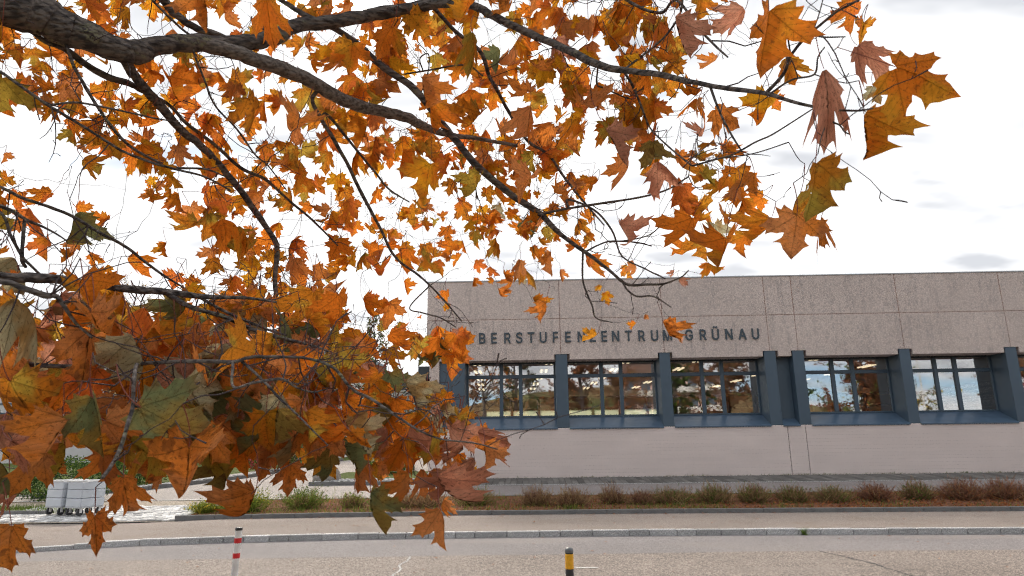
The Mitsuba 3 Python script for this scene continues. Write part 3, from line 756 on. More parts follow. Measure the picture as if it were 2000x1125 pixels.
bush('hedge', 'dark green hedge behind the roll containers at the left', 'hedge', (-13.4, 19.6, 0.95), (1.5, 0.9, 0.75), 5200, 0.035, [5, 5, 2])
bush('green_shrub', 'green shrub behind the pebble edge of the driveway ramp', 'shrub', (-14.2, 24.5, 1.15), (1.3, 1.2, 0.6), 2600, 0.05, [5, 2])
bush('red_flower_bush', 'low bush with pinkish red leaves beside the pebble edge', 'shrub', (-12.1, 30.5, 1.25), (0.8, 0.7, 0.45), 1500, 0.05, [7, 7, 2, 6])
bush('variegated_shrub', 'brown-green shrub at the dark entrance of the pale wing', 'shrub', (-12.6, 35.4, 1.8), (0.7, 0.7, 0.95), 2200, 0.05, [3, 2, 1])
bush('yellow_bush', 'yellow autumn bush glimpsed through the maple left of the hall', 'shrub', (-6.3, 27.6, 1.75), (0.75, 0.7, 0.9), 2800, 0.04, [4, 4, 3])
bush('low_green_shrub', 'low green shrub at the left corner of the hall', 'shrub', (-5.3, 25.6, 1.0), (1.0, 0.8, 0.35), 2200, 0.04, [2, 5])
put('noticeboard', cat_([block(-5.75, -5.05, 28.6, 28.68, 1.25, 1.95, 0.01), block(-5.65, -5.59, 28.68, 28.74, 0.7, 1.9), block(-5.21, -5.15, 28.68, 28.74, 0.7, 1.9)]), rough((0.012, 0.03, 0.06), 0.5), label='small dark blue board on two posts behind the yellow bush', cat='board')
# pebble strip and kerb of the ramp
rk = np.array([(-14.6, 19.9), (-12.5, 21.3), (-12.18, 21.76), (-11.18, 23.42), (-10.6, 25.4), (-10.55, 28.9), (-10.8, 35.0), (-11.0, 40.0)])
R = spline(rk, 4)
for i in range(len(R) - 1):
    a, b = R[i], R[i + 1]
    L = np.linalg.norm(b - a); ang = math.atan2(b[1] - a[1], b[0] - a[0])
    m = block(0.004, L - 0.004, 0, 0.12, -0.1, 0.14, 0.01)
    m.apply_transform(trimesh.transformations.rotation_matrix(ang, [0, 0, 1])); m.apply_translation([a[0], a[1], gz((a[1] + b[1]) / 2)])
    piece('ramp_kerb_stone', m, 'mat_edging', drive)
t = rng.uniform(0, len(R) - 1.001, 900); i = t.astype(int); fr = (t - i)[:, None]
C = R[i] * (1 - fr) + R[i + 1] * fr - np.c_[rng.uniform(0.05, 0.55, 900), -0.3 * rng.uniform(0.05, 0.5, 900)]
ico = trimesh.creation.icosphere(subdivisions=0)


def pebbles(C, z, s):
    vs, fs, us = [], [], []
    for k, (c, zz) in enumerate(zip(C, z)):
        q = ico.vertices * s * rng.uniform(0.6, 1.4, 3) * [1, 1, 0.7] + [c[0], c[1], zz]
        vs.append(q); fs.append(ico.faces + 12 * k); us.append(np.full((12, 2), rng.random()))
    return (np.vstack(vs), np.vstack(fs)), np.vstack(us)


m, uv = pebbles(C, gz(C[:, 1]) + 0.10, 0.055)
put('pebble_strip', m, 'mat_pebble', uv=uv, smooth=True, label='strip of white pebbles along the kerb of the driveway ramp', cat='pebbles', kind='stuff')
island = put('island', band(np.linspace(-7.25, -3.9, 8), lambda x: 0 * x + 22.45, lambda x: 0 * x + 27.0, lambda X, Y: gz(Y) + 0.10, 4), 'mat_grass_ground', smooth=True, label='grassy island at the left corner of the hall', kind='structure')
along(lambda x: 22.33 + 0 * x, -7.25, -3.9, 'island_kerb_stone', island, 'mat_edging', 0.11, 0.3, lambda x: gz(22.35) + 0.13, 0.8, 1.0, 0.006, 0.008)
C = np.c_[rng.uniform(-7.1, -3.95, 420), rng.uniform(22.5, 23.2, 420)]
m, uv = pebbles(C, gz(C[:, 1]) + 0.12, 0.05)
put('island_pebbles', m, 'mat_pebble', uv=uv, smooth=True, label='white pebbles behind the kerb of the grassy island', cat='pebbles', kind='stuff')
b = trimesh.creation.icosphere(subdivisions=3)
v = b.vertices * (0.8 + 0.45 * meshkit.fbm(b.vertices * 1.6 + 4, 4, 2))[:, None] * [0.46, 0.36, 0.36] + [-6.85, 22.95, 0.80]
put('boulder', (v, b.faces), 'mat_rock', smooth=35, label='rough grey boulder at the left end of the grassy island', cat='rock')
P = np.c_[rng.uniform(-14.5, -11.6, 2600), rng.uniform(17.0, 18.3, 2600)]
P = np.c_[P, gz(P[:, 1]) - 0.03]; n = len(P)
m, uv = merge3([blades(P, rng.normal(0, 0.4, (n, 3)) + [0, 0, 1], rng.uniform(0.08, 0.2, n), rng.uniform(0.008, 0.014, n), np.full(n, 2), rng.random(n))])
put('grass_verge', m, 'mat_growth', uv=uv, label='short green grass in front of the hedge at the left', cat='grass', kind='stuff')
along(lambda x: 17.0 + 0 * x, -15.0, -11.9, 'verge_kerb_stone', setts, 'mat_edging', 0.12, 0.0, lambda x: gz(17.05) + 0.10, 0.8, 1.0)

# two roll containers
scene['mat_container'] = rough(proc(lambda p, n, uv: mi.Color3f(0.50, 0.53, 0.57) * (0.85 + 0.25 * fbm(p.x * 4, p.z * 4, p.y * 4))), 0.45, 0.4)


def container(x, y, rot, label):
    k = thing('roll_container', label, 'container')
    Rm = trimesh.transformations.rotation_matrix(math.radians(rot), [0, 0, 1]); z = gz(y) + 0.03
    M = trimesh.transformations.translation_matrix([x, y, z]) @ Rm

    def q(name, m, b):
        m.apply_transform(M); put(name, m, b, k)
    w, d = 0.52, 0.62
    for j, (za, zb) in enumerate(((0.21, 0.40), (0.41, 0.60), (0.61, 0.78))):
        q('panel', cat_([block(-w / 2, w / 2, -d / 2, -d / 2 + 0.03, za, zb, 0.008), block(-w / 2, w / 2, d / 2 - 0.03, d / 2, za, zb, 0.008), block(-w / 2, -w / 2 + 0.03, -d / 2 + 0.03, d / 2 - 0.03, za, zb, 0.008), block(w / 2 - 0.03, w / 2, -d / 2 + 0.03, d / 2 - 0.03, za, zb, 0.008)]), 'mat_container')
    q('rim', cat_([block(-w / 2 - .012, w / 2 + .012, s * d / 2 - .02, s * d / 2 + .02, 0.785, 0.82, 0.008) for s in (-1, 1)] + [block(s * w / 2 - .02, s * w / 2 + .02, -d / 2 + .02, d / 2 - .02, 0.787, 0.818, 0.008) for s in (-1, 1)]), 'mat_white_paint')
    q('base', block(-w / 2, w / 2, -d / 2, d / 2, 0.175, 0.207, 0.006), 'mat_metal')
    q('lid', block(-w / 2 + .03, w / 2 - .03, -d / 2 + .03, d / 2 - .03, 0.74, 0.765), 'mat_container')
    for sx in (-1, 1):
        for sy in (-1, 1):
            c = trimesh.creation.cylinder(0.082, 0.045, sections=24); c.apply_transform(trimesh.transformations.rotation_matrix(math.pi / 2, [0, 1, 0])); c.apply_translation([sx * 0.19, sy * 0.24, 0.083])
            q('wheel', c, 'mat_black')
            q('fork', cat_([block(sx * 0.19 - 0.04, sx * 0.19 - 0.028, sy * 0.24 - 0.03, sy * 0.24 + 0.03, 0.07, 0.175), block(sx * 0.19 + 0.028, sx * 0.19 + 0.04, sy * 0.24 - 0.03, sy * 0.24 + 0.03, 0.07, 0.175)]), 'mat_white_paint')


container(-11.55, 16.95, -18, 'pale grey roll container on castors in front of the hedge, left one of the pair')
container(-10.95, 16.80, -22, 'pale grey roll container on castors beside the setts, right one of the pair')

# background trees on the left: branch sets with small leaves
def small_tree(name, label, x, y, h, crown_r, nleaf, size, kinds, seed, trunk_r=0.12, bsdf='mat_twig', z0=None, crown_lo=0.35, narrow=1.0):
    g = np.random.default_rng(seed)
    k = thing(name, label, 'tree')
    zb = (gz(y) if z0 is None else z0) - 0.1
    trunk = np.array([[x, y, zb], [x + g.normal(0, .1), y, zb + h * .3], [x + g.normal(0, .15), y + g.normal(0, .1), zb + h * .65], [x + g.normal(0, .2), y, zb + h * .95]])
    tr = spline(np.c_[trunk, [trunk_r, trunk_r * .8, trunk_r * .5, trunk_r * .15]], 6)
    put('trunk', tube(tr[:, :3], tr[:, 3], 8), bsdf, k, smooth=True)
    parts, tips = [], []
    nb = 26
    for i in range(nb):
        t = crown_lo + (0.97 - crown_lo) * i / nb
        j = t * (len(tr) - 1); p0 = tr[int(j), :3]
        a = g.uniform(0, 2 * np.pi); L = crown_r * (1.15 - 0.75 * (t - crown_lo) / (1 - crown_lo)) * g.uniform(0.7, 1.1)
        dirn = np.array([np.cos(a) * narrow, np.sin(a) * narrow, g.uniform(0.35, 0.9)]); dirn /= np.linalg.norm(dirn)
        p1 = p0 + dirn * L * 0.5 + g.normal(0, L * .06, 3); p2 = p0 + dirn * L + [0, 0, L * .1] + g.normal(0, L * .1, 3)
        s = spline(np.c_[[p0, p1, p2], [trunk_r * .35, trunk_r * .2, trunk_r * .05]], 5)
        parts.append(tube(s[:, :3], s[:, 3], 5))
        for _ in range(9):
            b0 = s[g.integers(3, len(s)), :3]; b1 = b0 + dirn * L * 0.25 + g.normal(0, L * .2, 3)
            mid = (b0 + b1) / 2 + g.normal(0, L * .03, 3)
            parts.append(tube(np.array([b0, mid, b1]), [trunk_r * .07, trunk_r * .05, trunk_r * .03], 4))
            tips.append((b0, b1))
    put('limb', join(parts), bsdf, k)
    tips = np.array(tips)
    i = g.integers(0, len(tips), nleaf); t = g.uniform(0.1, 1.15, nleaf)[:, None]
    P = tips[i, 0] * (1 - t) + tips[i, 1] * t + g.normal(0, crown_r * .035, (nleaf, 3))
    m, uv = merge3([flecks(P, size, np.array(kinds)[g.integers(0, len(kinds), nleaf)], g.random(nleaf))])
    put('crown', m, 'mat_growth', k, uv=uv)


small_tree('thin_tree', 'thin leafless-looking tree with tiny yellowish leaves behind the left branches', -19.0, 31, 9.6, 2.0, 2600, 0.035, [1, 4, 6], 5, 0.10)
small_tree('slender_tree', 'slender dark tree standing left of the hall behind the maple', -8.6, 36, 8.6, 1.2, 2200, 0.06, [5, 2, 1], 6, 0.09, narrow=0.7)
# the other side of the road, seen only mirrored in the windows
for i, (x, y, h, r, nl, kd, lab) in enumerate([
    (-8, -11, 13, 4.2, 5200, [0, 6, 0], 'dark red autumn tree mirrored at the left of the first window'), (-1.5, -34, 13, 3.6, 4200, [5, 5, 0], 'dark conifer-like tree mirrored in the first window'),
    (5.0, -13, 11.5, 3.6, 4200, [0, 6], 'red-brown autumn tree mirrored in the second window'), (15.5, -22, 14, 2.6, 5200, [5, 5, 2], 'tall green conifer mirrored beside the house'),
    (19, -16, 11, 4.4, 5600, [6, 1, 0], 'russet tree mirrored at the left of the third window'), (26, -20, 15, 2.9, 6200, [5, 2, 5], 'tall green fir mirrored in the third window'),
    (29, -10, 12, 3.6, 5200, [0, 0, 6], 'dark brown tree mirrored in the fourth window'), (43, -30, 9, 4.5, 4500, [1, 4, 2], 'ochre tree mirrored low in the fourth window'),
    (36, -24, 7.5, 4.2, 4200, [1, 2, 3], 'olive tree mirrored in the middle of the fourth window'), (46, -9, 11, 4.2, 1900, [0, 6, 7], 'sparse red tree mirrored in the fifth window'),
    (60, -34, 10, 5, 5200, [6, 1, 0], 'brown tree mirrored low in the fifth window'), (12, -40, 9, 4.5, 4200, [6, 0, 1], 'autumn tree below the mirrored house')]):
    small_tree('autumn_tree', lab, x, y, h, r, nl, 0.17, kd, 40 + i, 0.22, z0=float(hill_z(np.array(x * 1.0), np.array(y * 1.0))) if y < -12 else float(gz(y)), crown_lo=0.18)
hz = float(hill_z(np.array(19.0), np.array(-52.0)))
scene['mat_pink_wall'] = rough((0.52, 0.36, 0.33), 0.9)
scene['mat_tile_roof'] = rough((0.11, 0.065, 0.05), 0.9)
house = thing('house', 'pink house with a brown roof and balconies mirrored in the second window', 'house')
put('wall', block(13, 26, -60, -50, hz - 2, hz + 7.5), 'mat_pink_wall', house)
put('roof', trimesh.convex.convex_hull(np.array([[12, -61, hz + 7.5], [27, -61, hz + 7.5], [12, -48.6, hz + 7.5], [27, -48.6, hz + 7.5], [15, -55, hz + 11], [24, -55, hz + 11]])), 'mat_tile_roof', house)
for z in (1.6, 4.6):
    put('balcony', block(13.5, 25.5, -49.98, -48.7, hz + z, hz + z + 0.9), 'mat_white_paint', house)
    for k in range(5):
        put('window', block(14 + k * 2.4, 15.3 + k * 2.4, -49.98, -49.9, hz + z + 1.0, hz + z + 2.3), 'mat_dark_glass', house)
post = thing('lamp_post', 'slim white lamp post mirrored in the first and fourth windows', 'lamp post')
put('pole', tube(np.array([[29.5, -1.5, 0.1], [29.5, -1.5, 4.0], [29.5, -1.5, 8.6]]), [0.09, 0.07, 0.05], 10), 'mat_white_paint', post, smooth=True)
put('head', block(29.2, 30.6, -1.62, -1.38, 8.55, 8.7, 0.03), 'mat_metal', post)

# ---------------------------------------------------------------- posts on the near kerb
def lathe(profile, x, y, z, lean=(0, 0), n=32):
    m = trimesh.creation.revolve(np.array(profile), sections=n)
    v = m.vertices
    return trimesh.Trimesh(np.c_[v[:, 0] + x + lean[0] * v[:, 2], v[:, 1] + y + lean[1] * v[:, 2], v[:, 2] + z], m.faces, process=False)


dl = thing('marker_post', 'thin white marker post with red bands and a black cap at the road edge', 'post')
dx, dy, dz, ln = -2.235, 5.25, 0.13, (0.02, 0.0)
PR = 0.0245


def ring(z0, z1, r):
    return [(0, z0), (r, z0), (r, z1), (0, z1)]


put('post', lathe(ring(0, 1.03, PR), dx, dy, dz, ln), 'mat_white_paint', dl, smooth=30)
for z0 in (0.940, 0.833):
    put('red_band', lathe([(PR - .002, z0), (PR + .0012, z0), (PR + .0012, z0 + 0.036), (PR - .002, z0 + 0.036)], dx, dy, dz, ln), 'mat_red_paint', dl, smooth=30)
put('cap', lathe([(0, 1.03), (PR + .002, 1.03), (PR + .002, 1.045), (PR - .002, 1.051), (0, 1.052)], dx, dy, dz, ln), 'mat_black', dl, smooth=30)
bl = thing('bollard', 'black bollard with a yellow reflective band and rounded top at the road edge', 'bollard')
bx, by, bz = 0.268, 5.25, 0.13
put('body', lathe(ring(0, 0.860, 0.0295), bx, by, bz), 'mat_black', bl, smooth=30)
put('reflector', lathe([(0.028, 0.739), (0.0313, 0.741), (0.0313, 0.791), (0.0296, 0.793), (0.0296, 0.797), (0.0313, 0.799), (0.0313, 0.843), (0.028, 0.845)], bx, by, bz), 'mat_yellow_reflector', bl, smooth=30)
put('head', lathe([(0, 0.86), (0.0315, 0.852), (0.0315, 0.864)] + [(0.0315 * math.cos(a), 0.864 + 0.026 * math.sin(a)) for a in np.linspace(0, math.pi / 2, 9)][1:], bx, by, bz), 'mat_metal_head', bl, smooth=30)
scene['mat_metal_head'] = rough((0.09, 0.095, 0.10), 0.35, 0.6)

# ---------------------------------------------------------------- the maple
BRANCHES = """-2408 1942 3362 1231; -2069 1932 3353 1099; -1911 1952 3288 912; -1786 1980 3268 788; -1708 2027 3254 701; -1646 2073 3237 628; -1574 2111 3216 533; -1505 2157 3202 454; -1462 2188 3208 442; -1417 2229 3255 397; -1324 2272 3299 340; -1221 2347 3341 341; -1121 2401 3383 330; -1030 2433 3430 305; -958 2460 3496 289; -823 2513 3548 296; -681 2563 3610 291; -510 2614 3673 276; -377 2653 3739 270; -215 2688 3826 241
-1291 2297 3313 299; -1200 2353 3318 313; -1114 2399 3308 298; -1040 2480 3317 307; -945 2586 3317 308; -863 2694 3302 297; -774 2799 3304 285; -652 2902 3316 260; -568 2983 3327 244; -522 3047 3325 213; -409 3134 3315 157; -258 3217 3329 114; -44 3324 3331 94
-1142 2398 3653 129; -1040 2459 3622 112; -940 2522 3584 133; -840 2572 3559 135; -739 2628 3507 148; -619 2675 3409 159; -485 2701 3313 159; -381 2736 3177 159; -302 2760 3082 159; -223 2785 2986 159; -73 2819 2859 149; 63 2844 2767 138; 147 2820 2663 106; 263 2814 2569 86; 353 2814 2493 66; 427 2811 2427 61; 503 2794 2419 56; 581 2776 2418 46; 649 2752 2439 32; 677 2726 2461 23
-510 2614 3673 244; -314 2526 3632 185; -196 2446 3549 168; -132 2384 3469 164; 4 2298 3329 147; 135 2182 3179 139; 256 2067 3030 130; 328 1983 2955 109; 414 1899 2888 97; 489 1771 2782 76; 551 1642 2684 65; 600 1537 2611 55; 626 1487 2566 48; 666 1438 2518 36; 692 1386 2480 29; 720 1341 2452 24; 732 1295 2432 18
605 1529 2603 53; 632 1473 2625 42; 634 1427 2645 39; 656 1382 2666 35; 677 1359 2677 32; 704 1336 2692 29; 740 1313 2703 27; 780 1281 2713 24
659 1378 2668 23; 686 1374 2657 20; 705 1366 2650 20; 726 1349 2639 15
634 1427 2645 21; 619 1398 2678 18; 613 1382 2701 16
667 1370 2672 17; 667 1335 2689 15; 667 1310 2707 13
609 1521 2596 28; 641 1459 2598 24; 684 1430 2595 23; 685 1403 2623 20; 697 1389 2640 17
522 1707 2733 39; 535 1683 2640 33; 549 1667 2578 29; 561 1657 2538 26; 573 1645 2500 20
692 1386 2480 28; 675 1372 2450 22; 690 1357 2426 21; 695 1351 2408 19; 702 1344 2398 14
682 1378 2462 17; 646 1352 2400 12; 624 1333 2350 11
525 1969 2604 31; 584 1929 2605 30; 625 1870 2596 27; 673 1817 2608 26; 700 1748 2599 22; 735 1569 2579 17
594 1914 2603 25; 675 1853 2588 19; 752 1774 2585 19
319 2265 3500 68; 429 2242 3389 58; 517 2208 3327 57; 554 2110 3308 47; 603 2046 3153 45; 624 1971 3039 40; 644 1893 2936 27
343 2073 3010 39; 423 2080 3076 38; 491 2050 3124 38; 536 2017 3179 37; 546 1984 3234 37
343 2073 3010 39; 375 2104 2972 46; 409 2140 2912 38; 444 2178 2842 31; 480 2047 2701 29; 525 1969 2604 31
-2017 1944 3309 179; -1875 1982 3252 131; -1783 2021 3226 92; -1724 2082 3193 94; -1681 2135 3189 113; -1644 2193 3165 124; -1595 2250 3147 126; -1543 2303 3148 120; -1522 2355 3146 95; -1469 2461 3140 72; -1449 2570 3113 75; -1384 2684 3073 77; -1301 2805 3004 80; -1214 2866 2975 71; -1151 2983 2922 63; -1062 3104 2853 54; -966 3232 2758 33
-1487 2170 3205 263; -1487 2172 3185 228; -1494 2218 3163 196; -1491 2263 3147 181; -1479 2331 3120 185; -1462 2400 3095 190; -1427 2494 3047 176; -1378 2586 3009 161; -1331 2684 2952 155; -1280 2763 2882 148; -1227 2826 2797 139; -1159 2884 2688 120; -1135 2871 2615 118; -1120 2830 2487 96; -1073 2762 2349 84; -1022 2682 2255 72; -946 2552 2163 51
-2067 1887 3112 109; -1823 1863 3022 70; -1692 1884 2948 49; -1626 1896 2902 49; -1571 1938 2863 50; -1528 1986 2840 47; -1466 2037 2804 48; -1394 2090 2761 45; -1318 2148 2740 46; -1249 2203 2734 43; -1178 2257 2728 36; -1110 2318 2698 29
-1651 2069 3238 72; -1661 2075 3228 63; -1616 2084 3110 58; -1587 2122 3040 59; -1549 2160 2967 59; -1504 2210 2892 60; -1461 2273 2849 57; -1362 2336 2810 46; -1253 2388 2819 38; -1196 2443 2809 26
-1564 1946 2860 37; -1506 1994 2894 37; -1423 2056 2901 34; -1316 2121 2899 31; -1255 2162 2903 20
-1792 1711 2585 62; -1600 1711 2518 49; -1501 1741 2489 47; -1458 1768 2467 47; -1411 1803 2454 48; -1366 1859 2440 49; -1313 1920 2405 50; -1267 1978 2379 48; -1240 2038 2349 46; -1206 2098 2316 40; -1161 2157 2285 29
-1698 1635 2480 89; -1533 1650 2434 65; -1439 1679 2407 57; -1413 1703 2396 54; -1397 1727 2383 49; -1375 1792 2373 31; -1355 1838 2356 22
-1533 1650 2434 53; -1423 1665 2383 41; -1411 1699 2328 42; -1394 1732 2276 42; -1374 1760 2246 36; -1360 1787 2222 31
-1399 1723 2385 50; -1399 1728 2337 48; -1396 1733 2272 51; -1402 1758 2254 43
-1799 1611 2225 280; -1543 1601 2206 205; -1347 1611 2187 144; -1295 1652 2194 135; -1243 1713 2201 127; -1194 1775 2203 118; -1136 1838 2203 115; -1090 1899 2212 105; -1042 1961 2214 94; -987 2023 2220 69; -908 2104 2232 50; -851 2177 2234 37
-1083 1910 2212 97; -1022 1930 2173 72; -924 1960 2145 69; -851 1991 2111 67; -749 2021 2081 61; -699 2065 2072 48; -634 2124 2050 35; -573 2184 2020 29
-1024 1982 2216 54; -961 2034 2178 48; -871 2148 2139 43; -818 2204 2125 29
-1453 1511 2165 125; -1252 1500 2146 73; -1190 1506 2127 73; -1144 1510 2112 78; -1131 1531 2112 58; -1089 1546 2053 37; -1049 1556 2016 26
-2152 2013 2140 193; -1743 1944 2043 120; -1460 1909 2001 70; -1186 1818 1980 54; -959 1672 1970 50; -778 1527 1952 46; -632 1401 1933 42; -594 1400 1942 37; -547 1421 1945 33; -487 1443 1943 29; -431 1449 1923 33; -384 1441 1875 33; -342 1427 1854 32; -307 1412 1833 32; -278 1397 1815 27; -226 1385 1783 20; -175 1370 1765 16; -115 1353 1758 15; -65 1336 1745 11
-1032 1721 1973 51; -796 1324 1895 39; -764 1277 1835 38; -742 1228 1786 36; -731 1196 1748 35; -728 1171 1722 34; -722 1144 1707 29
-764 1277 1835 26; -745 1300 1829 21; -716 1323 1819 19; -676 1348 1805 15
-632 1401 1933 35; -579 1294 1870 28; -548 1313 1879 28; -522 1352 1889 31; -508 1373 1890 29; -489 1397 1876 23; -464 1421 1868 19; -437 1440 1876 14
-616 1401 1936 35; -575 1388 1905 30; -541 1375 1877 27; -509 1362 1849 27; -480 1348 1828 22; -436 1315 1796 17; -384 1285 1756 12
-1519 2200 3581 184; -1438 2271 3506 178; -1424 2307 3488 171; -1402 2333 3466 162; -1342 2382 3439 145; -1287 2424 3442 138; -1232 2450 3424 110
-1442 2129 3455 49; -1402 2161 3411 45; -1352 2205 3363 46; -1309 2264 3334 42; -1283 2303 3345 35
-1299 2291 3309 44; -1289 2281 3267 38; -1258 2326 3167 39; -1237 2386 3090 39; -1178 2464 3026 40; -1131 2545 2951 36; -1096 2613 2925 30; -1043 2695 2847 24
-422 2640 3717 103; -319 2731 3637 91; -207 2800 3571 93; -169 2873 3487 94; -130 2937 3438 85; -81 3006 3367 86; 13 3090 3243 77; 114 3154 3200 72; 203 3186 3074 67; 293 3215 2961 56; 395 3246 2843 33
-563 2685 3369 45; -605 2950 3549 43; -465 2949 3570 43; -290 2947 3592 43; -202 2963 3537 37
-905 2640 3310 100; -940 2652 3255 87; -920 2716 3202 88; -884 2794 3138 90; -835 2900 3045 87; -792 2987 2942 84; -720 3074 2801 74; -651 3139 2665 64; -522 3186 2565 54; -418 3214 2460 43; -331 3241 2355 32
-917 2723 3197 79; -918 2805 3261 71; -827 2933 3165 63; -741 3060 3072 54; -689 3126 3016 49; -596 3191 2970 33
-487 3195 2530 37; -570 3120 2407 31; -513 3147 2384 36; -430 3185 2365 34; -357 3227 2325 28
63 2844 2767 68; 174 2795 2771 58; 322 2698 2758 51; 417 2603 2736 45; 500 2507 2719 39; 550 2408 2704 33; 562 2165 2649 26
244 2815 2585 49; 239 2819 2458 43; 256 2816 2386 40; 275 2809 2334 37; 288 2801 2279 30; 355 2788 2255 22
409 2811 2443 49; 428 2807 2401 42; 468 2795 2368 39; 532 2777 2363 35; 601 2760 2311 24
253 2814 2577 44; 313 2787 2600 38; 369 2766 2609 38; 472 2742 2592 33; 528 2718 2568 24
355 2771 2606 33; 450 2738 2605 28; 518 2687 2610 26; 567 2659 2647 22
187 2787 2770 55; 189 2833 2829 49; 299 2799 2765 48; 370 2774 2660 43; 407 2763 2540 37; 501 2759 2480 32; 584 2752 2432 28
-500 2949 3565 37; -499 2845 3568 31; -459 2841 3591 31; -456 2855 3531 31; -469 2867 3479 27
256 2067 3030 35; 265 2162 3061 31; 265 2191 3026 36; 293 2213 3024 32; 370 2241 3000 29; 421 2263 2999 19
-223 2785 2986 39; -235 2789 2969 34; -229 2805 2901 34; -221 2821 2834 29"""
